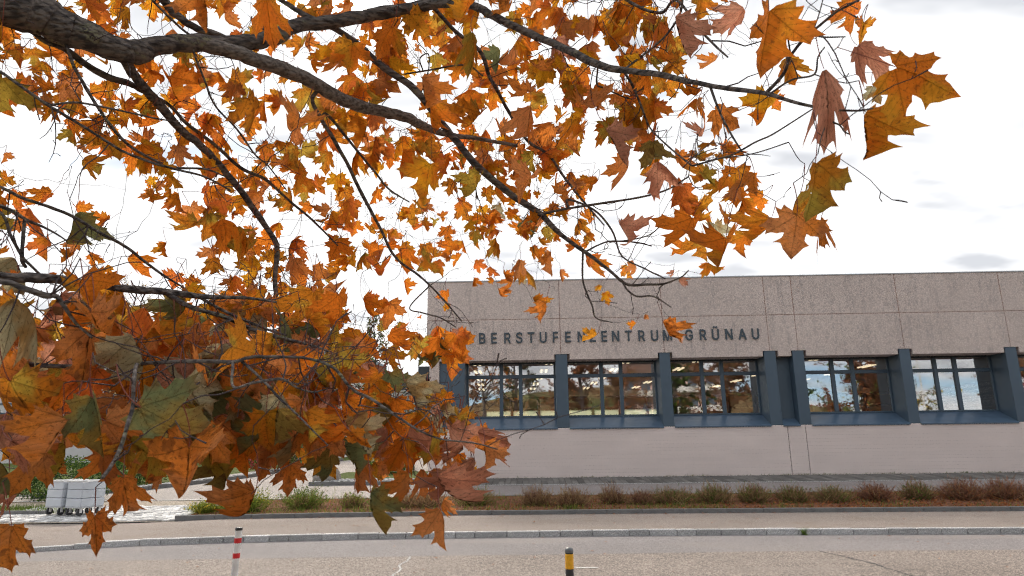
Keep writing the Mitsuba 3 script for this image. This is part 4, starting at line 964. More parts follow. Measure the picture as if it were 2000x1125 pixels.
LEAVES = """-658 1307 1707 -17 45 -86 31 -81 -48 176 b
-700 1293 1807 84 28 -44 26 -95 -11 172 g
649 1308 2494 -17 -36 -91 -46 -78 39 182 p
593 1303 2259 -12 8 -98 -89 -43 7 169 v
522 1288 2598 3 68 -72 -84 -36 -37 177 o
-1192 1556 1853 29 39 -86 38 -88 -27 209 v
808 1236 2468 80 -19 -55 -33 -92 -16 174 o
-858 2439 2130 18 94 26 91 -7 -38 263 g
-901 1792 1928 11 40 -90 -19 -88 -42 196 t
-1098 1615 1982 -2 -2 -99 73 -67 0 191 b
-862 1337 1808 27 22 -93 68 -72 4 154 g
634 2078 2339 12 82 -55 -2 -55 -82 217 o
-1140 1637 1913 -63 -40 -66 45 -88 10 191 r
-798 2593 2125 -56 15 -80 -3 -98 -16 260 v
-769 2025 1898 20 -4 -97 26 -95 9 203 p
-1650 2597 2074 -16 23 -95 5 -96 -24 288 t
-935 2711 2178 19 78 -58 93 -31 -11 267 v
-720 1778 1802 -28 -1 -95 49 -85 -14 176 o
621 1494 2216 2 57 -81 -46 -71 -51 154 b
-598 1929 1920 19 77 -59 -7 -59 -79 184 t
-1025 1538 2030 -8 75 -64 38 -57 -72 169 b
-837 1850 1908 60 37 -69 35 -91 -19 183 v
-897 1895 1911 9 20 -97 56 -81 -12 189 g
-665 1534 1976 18 97 -5 95 -18 -19 151 v
-1157 2263 1961 39 -70 -58 68 -20 69 228 t
-1451 2976 2266 15 9 -97 90 -40 10 299 g
-595 1799 1780 12 7 -98 88 -45 7 168 t
-1144 2697 2297 28 53 -79 56 -76 -31 264 b
-1320 2688 2209 -52 -33 -78 18 -93 27 268 t
-1178 1716 1866 -21 -64 -72 38 -73 55 184 b
-945 1335 1773 -7 -47 -87 98 -16 1 141 b
793 1455 2446 11 43 -88 -98 4 -11 155 o
-1148 2261 2102 -11 16 -97 82 -52 -18 219 b
-1227 2836 2321 -67 49 -54 59 -6 -79 268 g
-1332 1725 1924 95 -1 -26 1 -99 9 187 o
-833 2503 2270 -4 12 -98 76 -62 -10 229 v
-1368 1730 1913 -75 -9 -64 58 -54 -60 187 b
-1341 1756 1795 47 14 -86 57 -79 18 187 p
-1461 1958 2169 -59 34 -72 -20 -93 -28 209 p
-1475 2289 2148 2 70 -70 48 -61 -61 232 t
-1165 1687 2149 -4 77 -62 16 -61 -76 175 o
-1034 1763 1922 18 6 -97 55 -82 5 170 v
-2202 2512 2014 31 60 -72 40 -77 -47 277 b
-726 1998 1952 -40 71 -56 14 -56 -81 177 b
-1443 2263 2181 -45 -14 -87 67 -69 -24 224 v
-1014 1701 1992 28 27 -91 93 -26 21 164 t
-1061 1818 2109 62 -33 -70 43 -60 66 175 r
-210 1656 1638 33 -4 -93 -77 -58 -25 137 p
-835 1901 3130 11 24 -95 23 -94 -21 204 o
-1126 2136 2069 13 20 -96 30 -93 -15 198 b
-1206 1566 2091 79 41 -44 59 -41 68 162 t
-2649 2950 2331 -35 -21 -90 -12 -94 27 323 p
-923 1563 1806 33 13 -92 5 -98 -12 146 b
-904 1792 1934 12 23 -95 87 -47 -1 162 p
-946 1911 1969 -20 -1 -97 -14 -98 4 171 g
-754 1610 1773 71 -21 -66 6 -92 35 141 b
20 2385 3000 -6 -38 -91 40 -84 33 213 b
-799 1578 1874 45 18 -86 7 -97 -17 139 t
-1353 1825 1812 60 32 -72 46 -88 -1 178 b
-401 2486 2790 -26 16 -94 61 -72 -29 213 y
-846 2212 2898 -60 78 -10 -6 -17 -97 206 b
-421 1611 1769 40 21 -88 -32 -87 -35 130 t
-1075 1750 1992 15 36 -91 96 -23 7 161 t
-2198 2460 2162 36 -91 13 6 17 97 259 b
-1027 1375 1747 76 23 -60 19 -96 -12 133 p
-1679 2512 1960 -56 32 -75 39 -69 -59 234 b
-961 1459 1753 27 55 -78 -3 -80 -58 135 v
-482 1736 1941 -45 61 -64 -8 -74 -65 139 v
-1432 1840 1783 41 27 -86 58 -80 2 179 v
-1155 2184 1962 78 -12 -60 54 -33 76 190 g
-597 1643 1845 47 2 -87 73 -55 38 134 t
-386 1651 1605 -2 4 -99 -54 -83 -2 130 g
-495 1750 1849 -43 64 -62 -11 -72 -67 139 r
-1925 2401 2120 29 -70 -64 45 -48 74 236 b
-932 1976 1896 67 -64 -35 -53 -75 36 166 p
-1060 3152 2369 65 38 -64 -50 -41 -75 256 b
-913 1524 1774 3 13 -98 72 -68 -7 134 v
-636 1625 1791 6 11 -98 37 -91 -8 132 o
-788 1982 1915 -33 -33 -87 2 -93 35 161 t
574 2316 2490 -32 49 -80 35 -71 -59 188 o
-562 1673 1824 -2 5 -99 81 -56 -4 133 b
-676 1650 1610 -35 16 -91 88 -27 -38 134 b
-1772 2033 2187 66 -14 -73 43 -72 53 203 t
-787 1671 1872 -53 25 -80 42 -74 -50 138 g
-693 1697 1940 -18 39 -89 78 -49 -37 137 o
-888 1497 1656 37 -22 -89 35 -85 36 129 b
-854 1945 1887 -29 -4 -95 -62 -74 22 158 o
-956 1504 1752 -25 -29 -91 27 -93 22 132 b
-858 1731 1824 65 20 -72 68 -55 46 143 g
-638 1692 1797 -62 5 -77 76 -10 -62 134 g
-2417 2911 2037 -57 -8 -81 47 -83 -25 278 o
-719 1654 1872 -49 43 -75 38 -66 -63 132 b
-683 1703 1769 -39 6 -91 76 -52 -36 134 g
306 2121 2752 47 28 -82 -61 -56 -54 173 p
-1368 1881 1926 -34 -19 -91 38 -91 5 169 v
-1041 1485 1787 -14 32 -93 80 -51 -30 131 b
-1058 2616 2262 8 50 -85 61 -70 -35 207 t
-1053 2596 2261 4 76 -64 25 -63 -73 206 b
-897 1562 1751 32 78 -52 2 -55 -82 130 v
-315 1755 1880 34 0 -93 -51 -83 -19 129 t
-870 1941 1926 44 -39 -80 26 -80 53 154 b
-1194 1910 1833 18 -1 -97 82 -52 16 162 v
-806 1645 1885 -50 70 -49 9 -52 -84 132 b
-1436 1887 1956 29 15 -93 73 -66 12 170 p
-807 1694 1787 -23 -7 -96 -45 -86 17 134 b
509 1977 3073 10 51 -84 -82 -43 -36 173 p
-1438 1907 1870 27 -5 -95 14 -98 9 170 b
-1113 1476 1557 30 -32 -89 71 -53 44 132 b
-2325 2752 2103 -46 13 -87 47 -79 -36 257 t
-221 1784 1554 29 -2 -95 84 -45 27 128 b
-1671 2212 1977 -38 -77 -49 91 -36 -14 197 t
-673 2144 2045 28 25 -92 90 -36 18 160 p
-1262 2883 2325 -39 80 -44 62 -11 -76 226 o
-1092 1474 1722 1 -71 -69 81 -39 42 129 b
-834 2080 1916 73 44 -51 -44 -26 -85 158 b
241 2166 2907 57 79 -16 -13 -10 -98 173 b
441 2108 2703 13 3 -98 -17 -97 -5 165 g
-883 1697 1750 20 -22 -94 14 -95 25 134 b
-904 1680 1788 -26 -6 -95 35 -92 -4 133 b
-940 1804 1955 32 23 -91 92 -24 27 142 t
-455 1710 1718 28 25 -92 -50 -78 -36 123 g
-704 1683 1886 7 93 -34 78 -26 -54 127 v
-217 2195 3351 -37 85 -36 35 -23 -90 190 o
-2361 2720 2235 43 -19 -87 22 -91 31 252 v
-935 1682 1763 65 -57 -48 25 -44 85 133 v
-1166 1904 1984 40 -66 -62 53 -38 74 155 b
-506 1844 1923 72 23 -64 34 -93 5 131 v
-684 1757 2010 14 1 -98 83 -53 12 130 v
-702 1704 1888 72 9 -67 59 -57 55 126 t
-758 1782 1883 -50 47 -71 -18 -86 -45 132 v
-1135 2072 3299 7 80 -58 64 -48 -58 192 b
-971 1579 1803 12 64 -75 16 -75 -62 126 o
-581 1829 1938 40 12 -90 -33 -90 -26 131 v
-484 1748 1799 -16 7 -97 97 -13 -17 123 r
-619 1840 1968 -84 -32 -41 44 -84 -26 132 b
-1013 1905 2002 -11 18 -97 -13 -97 -17 146 b
-327 1853 1640 8 -2 -99 99 -4 9 127 b
-585 1840 1869 -51 -34 -78 21 -93 27 130 b
-519 1757 1809 32 -6 -93 62 -73 26 123 b
-971 1589 1729 56 -29 -77 72 -26 62 125 b
-512 1754 1771 58 3 -80 12 -98 5 123 b
-275 1851 1736 -19 55 -80 29 -75 -58 125 p
-532 1664 1799 -3 75 -64 12 -64 -75 117 p
-197 2357 3312 13 -4 -98 11 -98 5 189 v
-399 2386 3115 6 54 -83 -59 -65 -46 185 b
-601 1773 1799 -80 -38 -44 17 -87 43 124 b
-667 1792 1867 38 71 -58 11 -66 -73 127 o
-633 1785 1813 21 -29 -92 52 -76 36 126 b
-1389 1956 2024 15 50 -84 71 -64 -25 160 p
706 1798 2692 1 80 -59 -27 -56 -77 142 y
1 2573 2801 -41 86 -29 11 -27 -95 183 b
-1427 2589 2230 -59 -50 -61 63 -76 1 197 o
-1109 1748 1825 41 -15 -89 61 -67 40 136 b
-1093 2480 2157 0 -31 -94 86 -46 15 180 b
-1211 2050 2085 -28 -59 -74 51 -75 40 158 v
-541 1869 1901 17 94 -25 88 -26 -38 128 p
-509 1547 1803 33 -16 -92 -25 -95 8 107 v
-1461 1886 2126 59 3 -80 62 -64 43 158 b
694 2087 2592 -5 4 -99 -37 -92 -2 153 o
-1069 1553 1730 -6 40 -91 77 -55 -29 123 v
-915 1963 1802 -73 51 -43 4 -60 -79 141 b
-861 1832 1971 18 73 -64 13 -66 -73 132 b
-762 1769 1801 -2 66 -74 63 -56 -52 124 p
-654 2254 2222 5 46 -87 56 -73 -36 154 o
-761 1812 1735 9 -13 -98 51 -83 16 126 o
-814 1788 1828 17 70 -68 53 -65 -54 126 p
-1546 1963 2090 -89 14 -40 30 -46 -82 162 b
-802 1805 1762 26 -34 -89 21 -88 40 126 v
-366 1897 1747 -36 -55 -74 18 -82 52 123 o
-409 3880 2317 18 35 -91 24 -91 -31 252 r
-205 1859 1768 31 19 -92 -59 -71 -35 119 p
-1416 1750 2110 -67 18 -71 60 -41 -67 146 v
-125 1856 1721 4 -19 -97 -83 -53 7 118 b
-1354 2004 2160 -23 66 -70 91 -8 -38 155 t
-626 2019 1847 64 -1 -75 -36 -87 -29 134 p
-1018 1612 1565 12 4 -98 37 -92 0 121 b
464 2228 2934 35 40 -84 36 -88 -27 162 o
-591 1873 1773 6 17 -97 -30 -93 -18 124 b
-857 1812 1723 28 -25 -92 31 -88 33 126 v
-880 1438 1798 81 35 -45 34 -92 -12 106 b
-1062 1929 2015 12 -60 -78 55 -60 56 140 r
-1186 1547 1743 -62 52 -57 10 -67 -73 123 b
-1750 2455 2066 -8 87 -47 74 -26 -60 190 v
-1213 2388 1959 8 -17 -97 22 -95 19 168 v
-736 1998 1905 -44 -26 -85 1 -95 28 133 t
-808 1760 2006 -6 -60 -79 51 -70 48 122 t
-2265 2465 2223 -19 48 -85 57 -64 -49 211 p
-1197 1557 1702 37 54 -75 92 -23 29 123 g
-1192 2566 2656 94 11 -28 30 -45 83 185 o
-130 1896 1784 57 -79 -17 -73 -59 29 118 p
-1170 2622 2549 -26 46 -84 21 -82 -51 184 v
-580 3947 2389 -42 -25 -86 7 -96 24 249 o
-1284 2039 2219 0 66 -74 95 -21 -19 151 o
-481 3984 2242 -3 24 -96 -25 -93 -22 248 r
-2488 2897 2283 -32 38 -86 58 -63 -50 236 t
-1251 2348 2240 -11 16 -97 91 39 -4 165 g
-944 1703 1689 -26 23 -93 29 -89 -31 118 b
-1475 2005 2452 -25 6 -96 -67 -71 13 157 g
-402 1682 1819 51 -61 -59 24 -55 79 105 r
-896 1535 1801 -34 64 -68 74 -25 -61 107 o
-1055 2354 3044 29 73 -61 81 -52 -23 174 v
-1077 1758 1879 8 -21 -96 13 -96 22 125 b
-1285 2427 2028 45 11 -87 58 -78 20 166 o
-474 1963 1919 -66 -12 -73 -71 -17 67 122 o
-1002 1522 1830 -2 29 -95 -55 -79 -22 110 b
-835 3188 2164 3 -44 -89 -4 -89 43 199 g
-425 1960 1815 -21 -39 -89 17 -91 36 120 o
-599 1565 1811 -14 -22 -95 -56 -77 26 100 g
-702 2385 2068 10 -10 -98 -66 -74 0 150 v
-409 1961 1786 43 -18 -87 70 -53 46 120 p
420 2505 2831 23 42 -87 75 -64 -11 165 b
519 2258 2729 78 -21 -57 19 -79 56 150 p
-1484 1849 2261 26 34 -90 96 -6 25 144 t
-601 1972 1967 16 19 -96 54 -83 -8 123 p
-773 2326 2171 24 81 -51 -57 -30 -75 148 o
-1031 1897 2083 -13 67 -72 62 -51 -58 130 v
-521 1982 1832 -7 -55 -82 25 -80 52 122 b
-2403 2942 2086 44 6 -89 54 -81 21 227 v
-394 1969 1714 -41 -51 -74 68 -71 11 119 b
-802 2344 2092 71 56 -40 36 -79 -48 148 b
369 2190 3222 65 45 -60 10 -84 -51 158 y
-1780 1980 2929 -38 19 -90 0 -97 -20 172 v
-583 2464 3420 -50 22 -83 8 -94 -30 179 o
-1811 1903 2611 -49 -34 -79 27 -92 24 163 v
-1362 1879 2103 -37 58 -71 -28 -80 -51 138 o
-650 1956 1903 40 -61 -67 -38 -78 47 122 v
-1971 2079 3408 34 10 -92 69 -69 18 194 y
-1829 1696 2241 -63 66 -38 65 20 -72 149 v
-832 1869 1686 5 7 -99 96 -22 3 120 g
121 2292 3230 -5 29 -95 -40 -87 -24 160 p
759 2095 3217 -63 -13 -75 47 -84 -25 156 p
420 2693 2609 53 31 -78 -73 -27 -61 166 p
-412 2621 3153 -31 40 -85 -51 -82 -21 174 o
-624 3955 2349 68 8 -72 25 -95 13 235 v
-140 3251 3677 -44 35 -82 50 -66 -55 219 r
-1679 2562 2131 -49 22 -83 45 -75 -46 178 p
-1329 2421 2248 -13 -28 -94 21 -94 25 162 o
-548 1873 1711 17 -1 -97 80 -56 15 113 g
208 2512 3165 16 -6 -98 -40 -91 -1 166 r
-398 1938 1926 16 52 -83 -29 -78 -55 114 g
-1453 2445 2234 56 25 -78 81 -29 49 166 o
818 2205 2458 -42 29 -85 54 -67 -49 141 o
-1387 2333 3134 -23 84 -47 19 -43 -87 175 o
-1588 2384 2139 -9 -12 -98 76 -64 1 166 o
-736 2509 3369 -30 66 -67 11 -67 -72 176 o
-718 1912 1761 65 -33 -67 15 -81 55 117 b
-1098 1930 2075 52 -77 -36 12 -35 92 128 b
353 2320 3391 -43 52 -73 -28 -84 -43 163 v
-221 2760 2873 -38 43 -81 74 -37 -55 170 v
785 1868 2430 -46 30 -83 -88 -15 43 122 v
-746 1917 1719 -34 -24 -90 54 -83 1 117 b
-798 3025 3265 -28 46 -83 70 -48 -51 197 v
-1775 1960 3076 -64 68 -33 61 21 -76 168 y
273 3291 3345 -15 75 -63 8 -62 -77 208 b
437 2306 3426 49 -31 -80 37 -76 52 163 o
-835 1880 1846 -9 -41 -90 78 -59 19 116 o
-1705 1846 2303 35 25 -89 32 -93 -14 145 v
-1694 2104 2028 -3 -33 -93 36 -87 30 153 o
307 2116 3119 27 93 -20 -61 1 -78 143 y
-311 2015 1824 52 44 -72 67 -73 3 115 o
-249 1981 1828 39 34 -85 -50 -69 -51 112 t
-243 2905 3261 -54 75 -35 10 -36 -92 184 v
-108 2952 3587 -70 60 37 -60 -24 -75 194 b
999 1758 2857 28 -46 -83 -69 -69 16 128 p
-1001 3084 2345 3 19 -97 73 -66 -11 183 p
-1928 2555 2151 59 60 -52 78 -29 54 179 t
-446 3119 3914 20 29 -92 27 -92 -24 211 v
-485 2046 1806 -63 66 -39 31 -23 -91 116 t
-970 1909 1828 61 63 -46 56 -76 -31 118 g
-2130 2339 2045 -22 15 -95 9 -97 -18 175 y
-1324 2711 2293 40 33 -85 -75 -39 -50 169 o
-696 2886 3685 -69 53 -47 -26 -80 -52 195 b
-274 3076 3608 26 87 -40 -56 -20 -79 198 v
-593 1914 1933 -16 -62 -75 -28 -70 64 111 g
-1545 2114 2128 -14 78 -60 88 -17 -43 145 v
-236 2018 1639 0 14 -98 85 -50 -7 112 p
-998 1903 1821 27 36 -88 95 -4 27 118 v
-1871 2430 2199 26 -23 -93 56 -74 34 169 v
-1373 1541 2168 -40 -12 -90 85 29 -42 115 y
-1039 1872 1889 16 82 -53 28 -55 -77 117 b
-410 1957 1827 -20 -36 -90 90 -42 -3 109 g
-1266 2107 2125 94 -24 -19 10 -34 92 135 b
-555 3559 3502 62 20 -74 20 -97 -10 217 o
85 3240 3293 -93 26 -22 -20 -94 -26 194 b
-2217 2439 2095 -10 -30 -94 23 -92 27 179 v
-1967 2307 2204 -7 27 -95 62 -73 -25 166 g
-1453 2373 2888 76 46 -45 47 -87 -9 162 y
-1195 2805 2498 -30 -14 -93 91 -31 -24 169 y
138 2328 3327 -37 29 -87 -83 -52 18 152 b
414 2321 3224 -91 -27 -27 8 -82 54 150 o
-2040 2841 2074 50 -5 -85 8 -98 11 189 b
236 2437 3561 -43 82 -35 -2 -39 -91 163 y
484 2354 3459 35 66 -65 38 -74 -54 158 y
-1264 2018 2110 37 67 -63 76 -60 -19 129 b
527 2205 3093 -71 65 -22 -39 -64 -64 141 v
-515 3974 2282 -43 -20 -87 86 -34 -35 216 g
-953 2827 3881 23 66 -70 27 -74 -60 196 b
689 2117 2855 63 -32 -70 -45 -88 -1 133 b
-1013 1819 1724 -30 -87 -35 46 -46 75 111 b
-461 2582 3567 59 58 -54 7 -71 -69 170 o
-797 1998 1851 69 61 -37 -10 -42 -89 115 y
-697 1653 1915 19 4 -97 6 -99 -3 96 v
-719 2793 3702 17 58 -78 96 -23 3 185 r
-378 1493 1768 64 31 -69 31 -93 -14 82 r
-676 1921 1677 13 -22 -96 25 -93 25 108 b
-148 2879 2902 -20 38 -89 -88 -46 1 164 o
-443 1557 1776 -61 -37 -69 42 -89 11 85 o
-901 1697 1837 -41 -18 -88 -12 -95 25 101 v
-1394 2789 2662 30 23 -91 -40 -84 -35 171 v
-192 2048 1740 -5 12 -98 89 -41 -10 108 p
-1033 3032 3367 -59 4 -79 26 -93 -24 188 v
-271 1917 1748 -20 -35 -91 71 -68 11 102 v
-841 3025 3487 -25 9 -95 -52 -84 6 188 o
-668 3095 2376 -5 17 -97 -4 -97 -17 169 b
-2807 2202 3536 -3 -15 -98 -23 -95 16 209 o
-311 2093 1864 9 33 -93 -29 -88 -35 110 p
-778 3088 2394 7 60 -78 -84 -38 -37 169 r
-378 2144 1714 4 44 -88 2 -89 -44 113 o
-1408 2003 2158 -14 -1 -98 13 -98 0 129 o
-1961 1757 2240 49 2 -86 84 -24 47 139 b
963 1709 2954 29 46 -83 -6 -85 -50 119 r
-635 2615 2056 28 -81 -49 -56 -55 60 140 p
-470 2112 1935 -11 -15 -97 34 -92 10 112 v
-673 2595 2115 -61 8 -78 57 -63 -51 140 b
-328 2108 1772 6 -60 -78 -33 -75 55 110 p
-360 2110 1788 -45 -18 -86 47 -87 -7 110 b
229 2535 3050 18 -27 -93 40 -84 32 147 o
-135 2079 1772 64 68 -33 57 -72 -38 107 b
-280 2109 1725 0 44 -89 40 -81 -40 109 b
-2125 1969 2701 -32 76 -54 24 -49 -83 157 o
-482 2121 1857 -96 -8 -23 18 -87 -43 112 o
-416 2115 1790 -30 -18 -92 26 -95 10 111 r
652 2691 2739 25 -23 -93 -71 -69 -2 151 r
-1175 1858 1915 -31 93 -11 13 -7 -98 113 o
634 2660 2780 -47 34 -80 -45 -87 -11 150 r
-781 2538 2179 21 -5 -97 71 -67 19 138 b
-8 2913 3391 -76 62 -9 38 33 -85 171 b
497 2173 3249 -27 -58 -76 -34 -68 64 138 r
753 2827 2717 77 42 -46 -42 -19 -88 158 o
-978 2919 2506 7 21 -97 -78 -59 -18 162 b
799 2865 2609 17 22 -95 43 -88 -12 158 v
-377 2126 1710 -1 62 -77 11 -77 -62 110 o
-2479 2897 2084 -10 34 -92 47 -80 -35 195 b
-296 2123 1664 44 -70 -54 -31 -69 64 109 b
52 3198 3548 -91 -25 -28 30 -93 -15 187 v
-837 2515 2194 -6 86 -49 74 -29 -59 137 o
-739 3672 2327 69 -8 -71 -21 -96 -10 193 o
-459 2127 1742 54 -69 -46 -49 -71 49 111 b
-328 2124 1664 34 -67 -65 7 -67 72 110 b
-956 2689 3291 66 52 -52 49 -83 -22 165 v
-143 3512 3486 5 74 -65 -29 -61 -72 199 b
-855 2521 2167 34 42 -83 77 -62 0 137 p
-1007 2880 2342 -36 15 -91 28 -91 -26 158 b
845 2856 2653 23 37 -89 -33 -83 -43 158 t
-2614 2120 3456 -4 34 -93 -24 -91 -32 192 y
-1657 2232 2063 12 67 -72 41 -70 -57 142 b
-1666 2220 2115 24 39 -88 -66 -59 -44 142 v
-454 3264 3652 22 77 -59 59 -58 -54 193 b
157 2478 3233 -29 23 -92 -43 -89 -8 147 y
-1727 1944 2156 40 62 -66 79 -60 -7 133 g
85 2502 3283 52 43 -72 44 -87 -20 149 o
-1090 2928 2552 -27 12 -94 -5 -98 -11 163 b
-517 2035 1744 -20 37 -90 53 -73 -41 106 g
-2687 2789 2262 29 60 -73 62 -70 -33 197 y
-197 3372 3702 -67 46 -57 24 -59 -76 197 y
-1044 2814 2217 -4 -61 -78 25 -76 58 153 o
3 2527 3376 35 52 -77 -41 -65 -63 151 o
-2134 2740 2110 18 92 31 50 18 -84 176 v
-517 2049 1684 -21 -63 -74 12 -77 62 106 b
-1992 1998 3385 89 25 -34 30 -93 12 164 v
803 2403 2613 -32 8 -93 -75 -62 20 134 o
-1044 2792 2932 -35 45 -81 -67 -72 -10 161 o
-642 2038 1775 -17 -20 -95 16 -96 18 107 o
-763 2085 1932 19 38 -90 -16 -89 -41 111 y
-823 2097 2033 -31 35 -87 20 -87 -42 113 y
-602 1817 1877 20 57 -79 26 -81 -51 96 v
-1764 2251 2029 -13 92 -34 47 -25 -83 143 p
-1268 2206 2014 -38 15 -90 27 -91 -27 127 v
-1266 1769 1690 21 85 -47 26 -51 -81 108 b
-687 2732 2160 -47 -26 -83 32 -93 12 141 o
-270 2111 1810 22 -4 -96 92 -28 23 106 t
-672 2043 1731 -24 64 -72 -40 -74 -53 107 v
-744 2060 1789 -20 -33 -91 68 -71 10 108 o
170 2456 3486 27 37 -88 39 -88 -24 149 b
-2418 2743 2162 11 51 -84 98 -13 4 181 v
-1703 1782 2346 -21 84 -47 73 -18 -64 125 v
-561 1679 1951 -47 26 -83 28 -85 -43 88 o
-628 2757 3380 76 55 -31 23 -70 -65 160 b
-782 3218 2159 49 59 -62 47 -78 -38 164 r
-808 2703 3514 40 60 -68 75 -64 -12 163 o
-1397 2910 2693 -57 -12 -80 -31 -87 35 164 o
554 2397 3357 41 81 -39 11 -47 -86 143 v
877 2003 2961 -16 -10 -97 -51 -83 17 122 o
-928 2022 1945 -22 28 -92 61 -69 -36 108 v
-1015 2112 2074 -40 -47 -77 -43 -65 61 115 p
-523 3232 2641 -63 75 -12 -48 -51 -70 164 v
-517 3281 3284 23 69 -67 -1 -68 -72 177 v
-332 2798 3829 90 -2 -41 -10 -97 -18 169 r
418 2244 2923 15 -6 -98 56 -80 14 124 v
-1315 2601 2759 -92 -17 -33 17 -97 3 149 o
56 2441 3585 -31 70 -62 -53 -67 -50 147 b
-225 2848 3037 -77 4 -62 1 -99 -7 151 b
-1353 2625 2670 -27 22 -93 -20 -96 -16 149 v
928 2031 2436 -51 -64 -56 -34 -45 82 113 b
-1081 2593 2322 -64 -38 -65 16 -90 37 138 o
94 3195 3081 4 86 -49 -10 -49 -86 167 y
490 2128 3058 96 24 6 -3 33 -93 123 o
-1368 1778 1641 53 -39 -74 68 -31 65 108 p
-967 2019 1897 8 -50 -85 18 -83 50 108 g
-1235 2009 2095 -75 54 -36 3 -52 -84 114 p
-739 3226 2606 -16 85 -48 15 -46 -86 164 r
639 2287 3021 -42 -85 -28 0 -31 94 129 o
-1131 2173 2104 27 92 -24 78 -36 -50 118 y
-1328 2465 2594 -65 8 -74 72 -21 -65 140 v
431 2384 3077 87 20 -43 -39 -20 -89 132 b
-939 2703 3720 32 -16 -92 57 -74 33 166 o
-967 3278 3495 40 20 -88 64 -75 12 183 y
-401 1704 1913 -48 -9 -86 83 -34 -42 84 r
-2450 1974 3289 12 62 -77 69 -60 -38 167 o
89 3069 3316 -86 -27 -41 17 -94 27 164 b
713 2395 3482 -12 80 -57 -77 -43 -45 145 o
-627 2732 2071 69 11 -70 39 -87 25 134 p
-1231 2572 3277 52 77 -35 -10 -35 -92 154 v
-164 2153 1684 40 -5 -91 73 -58 35 103 p
-523 2154 1804 -25 -60 -74 -64 -46 59 105 b
393 2202 3186 27 92 -26 17 -32 -92 126 b
-175 2183 1739 49 14 -85 -67 -55 -48 104 b
-703 2711 2131 -46 70 -53 33 -42 -83 134 b
-631 3114 3161 -18 23 -94 -66 -74 -5 165 o
-1271 2573 3269 -46 -2 -88 46 -85 -22 154 o
-743 2694 2140 23 15 -95 -63 -72 -27 133 o
-1074 2030 1915 -35 40 -83 78 -35 -50 109 g
552 2819 2948 -68 72 2 -60 -55 -56 147 o
-817 2417 2161 -50 -32 -80 46 -88 6 122 g
-986 3248 2750 -39 16 -90 -20 -97 -8 167 o
-1478 2726 3166 -23 75 -60 0 -62 -77 161 r
-332 2007 1821 34 34 -87 20 -93 -28 96 g
-811 2615 2307 -28 -22 -92 -25 -91 29 132 o
-269 2212 1666 -93 28 -21 -6 -70 -70 105 b
-1454 1626 2169 -35 45 -81 34 -74 -56 104 o
-280 3039 3481 -58 -44 -67 29 -89 34 164 o
-1720 2168 2544 45 33 -82 78 -57 20 135 r
378 2106 3046 -62 77 -7 -27 -30 -91 117 y
-1054 3035 2458 -46 -24 -84 -5 -94 30 154 b
-371 3085 3779 -57 -20 -78 39 -91 -5 173 r
397 2420 3544 -20 81 -54 -80 -45 -37 142 b
-582 2722 2105 8 26 -95 -48 -83 -27 131 o
-1154 2027 1949 54 33 -76 82 -9 55 109 v
-505 2225 1734 74 33 -57 44 -88 7 106 y
517 2386 3033 14 -79 -58 61 -39 67 128 r
-1023 3043 3297 -46 -32 -81 -12 -89 42 165 r
75 2367 3180 -36 42 -83 0 -88 -44 128 y
636 3078 2255 21 19 -95 -75 -58 -28 148 b
-2813 2874 2391 33 3 -93 67 -70 21 189 o
-386 1941 1857 10 7 -98 0 -99 -7 92 o
-586 1868 1910 45 88 0 56 -29 -76 91 b
-122 2948 3610 -13 66 -73 48 -60 -63 161 g
335 2365 2946 80 15 -57 13 -98 -7 123 r
-1164 3057 2714 -78 18 -58 -26 -95 6 158 r
-616 2809 3491 7 54 -83 91 -36 -15 155 o
-1854 1746 2621 11 74 -65 -7 -65 -74 124 o
1001 2997 2645 -22 69 -68 6 -68 -71 151 o
-1922 1819 2270 -15 14 -97 95 27 -11 124 b
-834 2196 2042 21 -27 -93 82 -45 32 109 t
-451 3384 3904 81 49 -29 36 -83 -40 185 v
-1527 1760 2414 76 -32 -55 -10 -91 39 111 v
-2281 2746 2064 -32 46 -82 16 -82 -53 164 b
305 3110 2591 0 28 -95 -69 -68 -20 148 r
-660 2821 3560 -43 50 -74 -1 -82 -55 156 r
-619 3023 3877 -18 51 -83 96 -7 -24 171 r
-915 3129 3640 -43 -62 -64 47 -76 42 172 r
-317 3542 3469 -6 -24 -96 90 -42 5 180 r
-1862 2211 3077 54 70 -44 69 -67 -23 145 r
-855 2777 3536 -23 -21 -94 59 -80 3 155 b
-1851 1965 3299 39 89 -21 56 -41 -71 141 v
-840 3080 2180 17 76 -61 76 -49 -40 146 g
-1592 2520 3309 -56 20 -79 61 -54 -56 152 o
-677 3004 3639 -38 9 -91 44 -85 -27 163 o
117 3145 2622 1 25 -96 84 -51 -12 147 b
130 3439 3305 -32 62 -70 11 -71 -68 170 v
-34 3516 3374 -2 -35 -93 -27 -89 34 174 b
-1555 2387 1974 41 -1 -90 83 -39 38 129 t
-455 1968 1908 -2 -20 -97 -15 -96 20 91 r
-2297 2159 3408 -67 18 -71 50 -59 -62 160 v
-191 1835 1822 -15 48 -85 -40 -82 -39 83 v
-808 3182 3286 -37 5 -92 -50 -84 16 163 b
632 2517 3377 -18 23 -95 -33 -92 -16 137 v
-1953 2193 3011 20 93 -26 40 -32 -84 143 y
410 2474 3151 8 98 -7 -37 -4 -92 128 r
415 2366 3221 45 71 -52 -36 -38 -84 125 b
-21 3209 2793 60 -6 -79 -77 -22 -58 149 g
-1398 2696 2834 -40 27 -86 -4 -95 -28 142 r
-449 3477 2275 43 -4 -89 75 -52 38 156 o
-1834 1779 2597 19 39 -89 43 -85 -28 118 o
-534 2947 3816 -94 26 -14 -20 -91 -32 160 o
181 2406 3625 38 -37 -84 3 -90 41 134 y
-649 3368 2731 -16 -6 -97 13 -98 3 156 o
-1613 2877 3194 -54 27 -78 22 -85 -45 158 o
62 3321 3237 26 37 -88 80 -58 0 159 v
-289 2811 3284 73 2 -67 42 -78 43 140 v
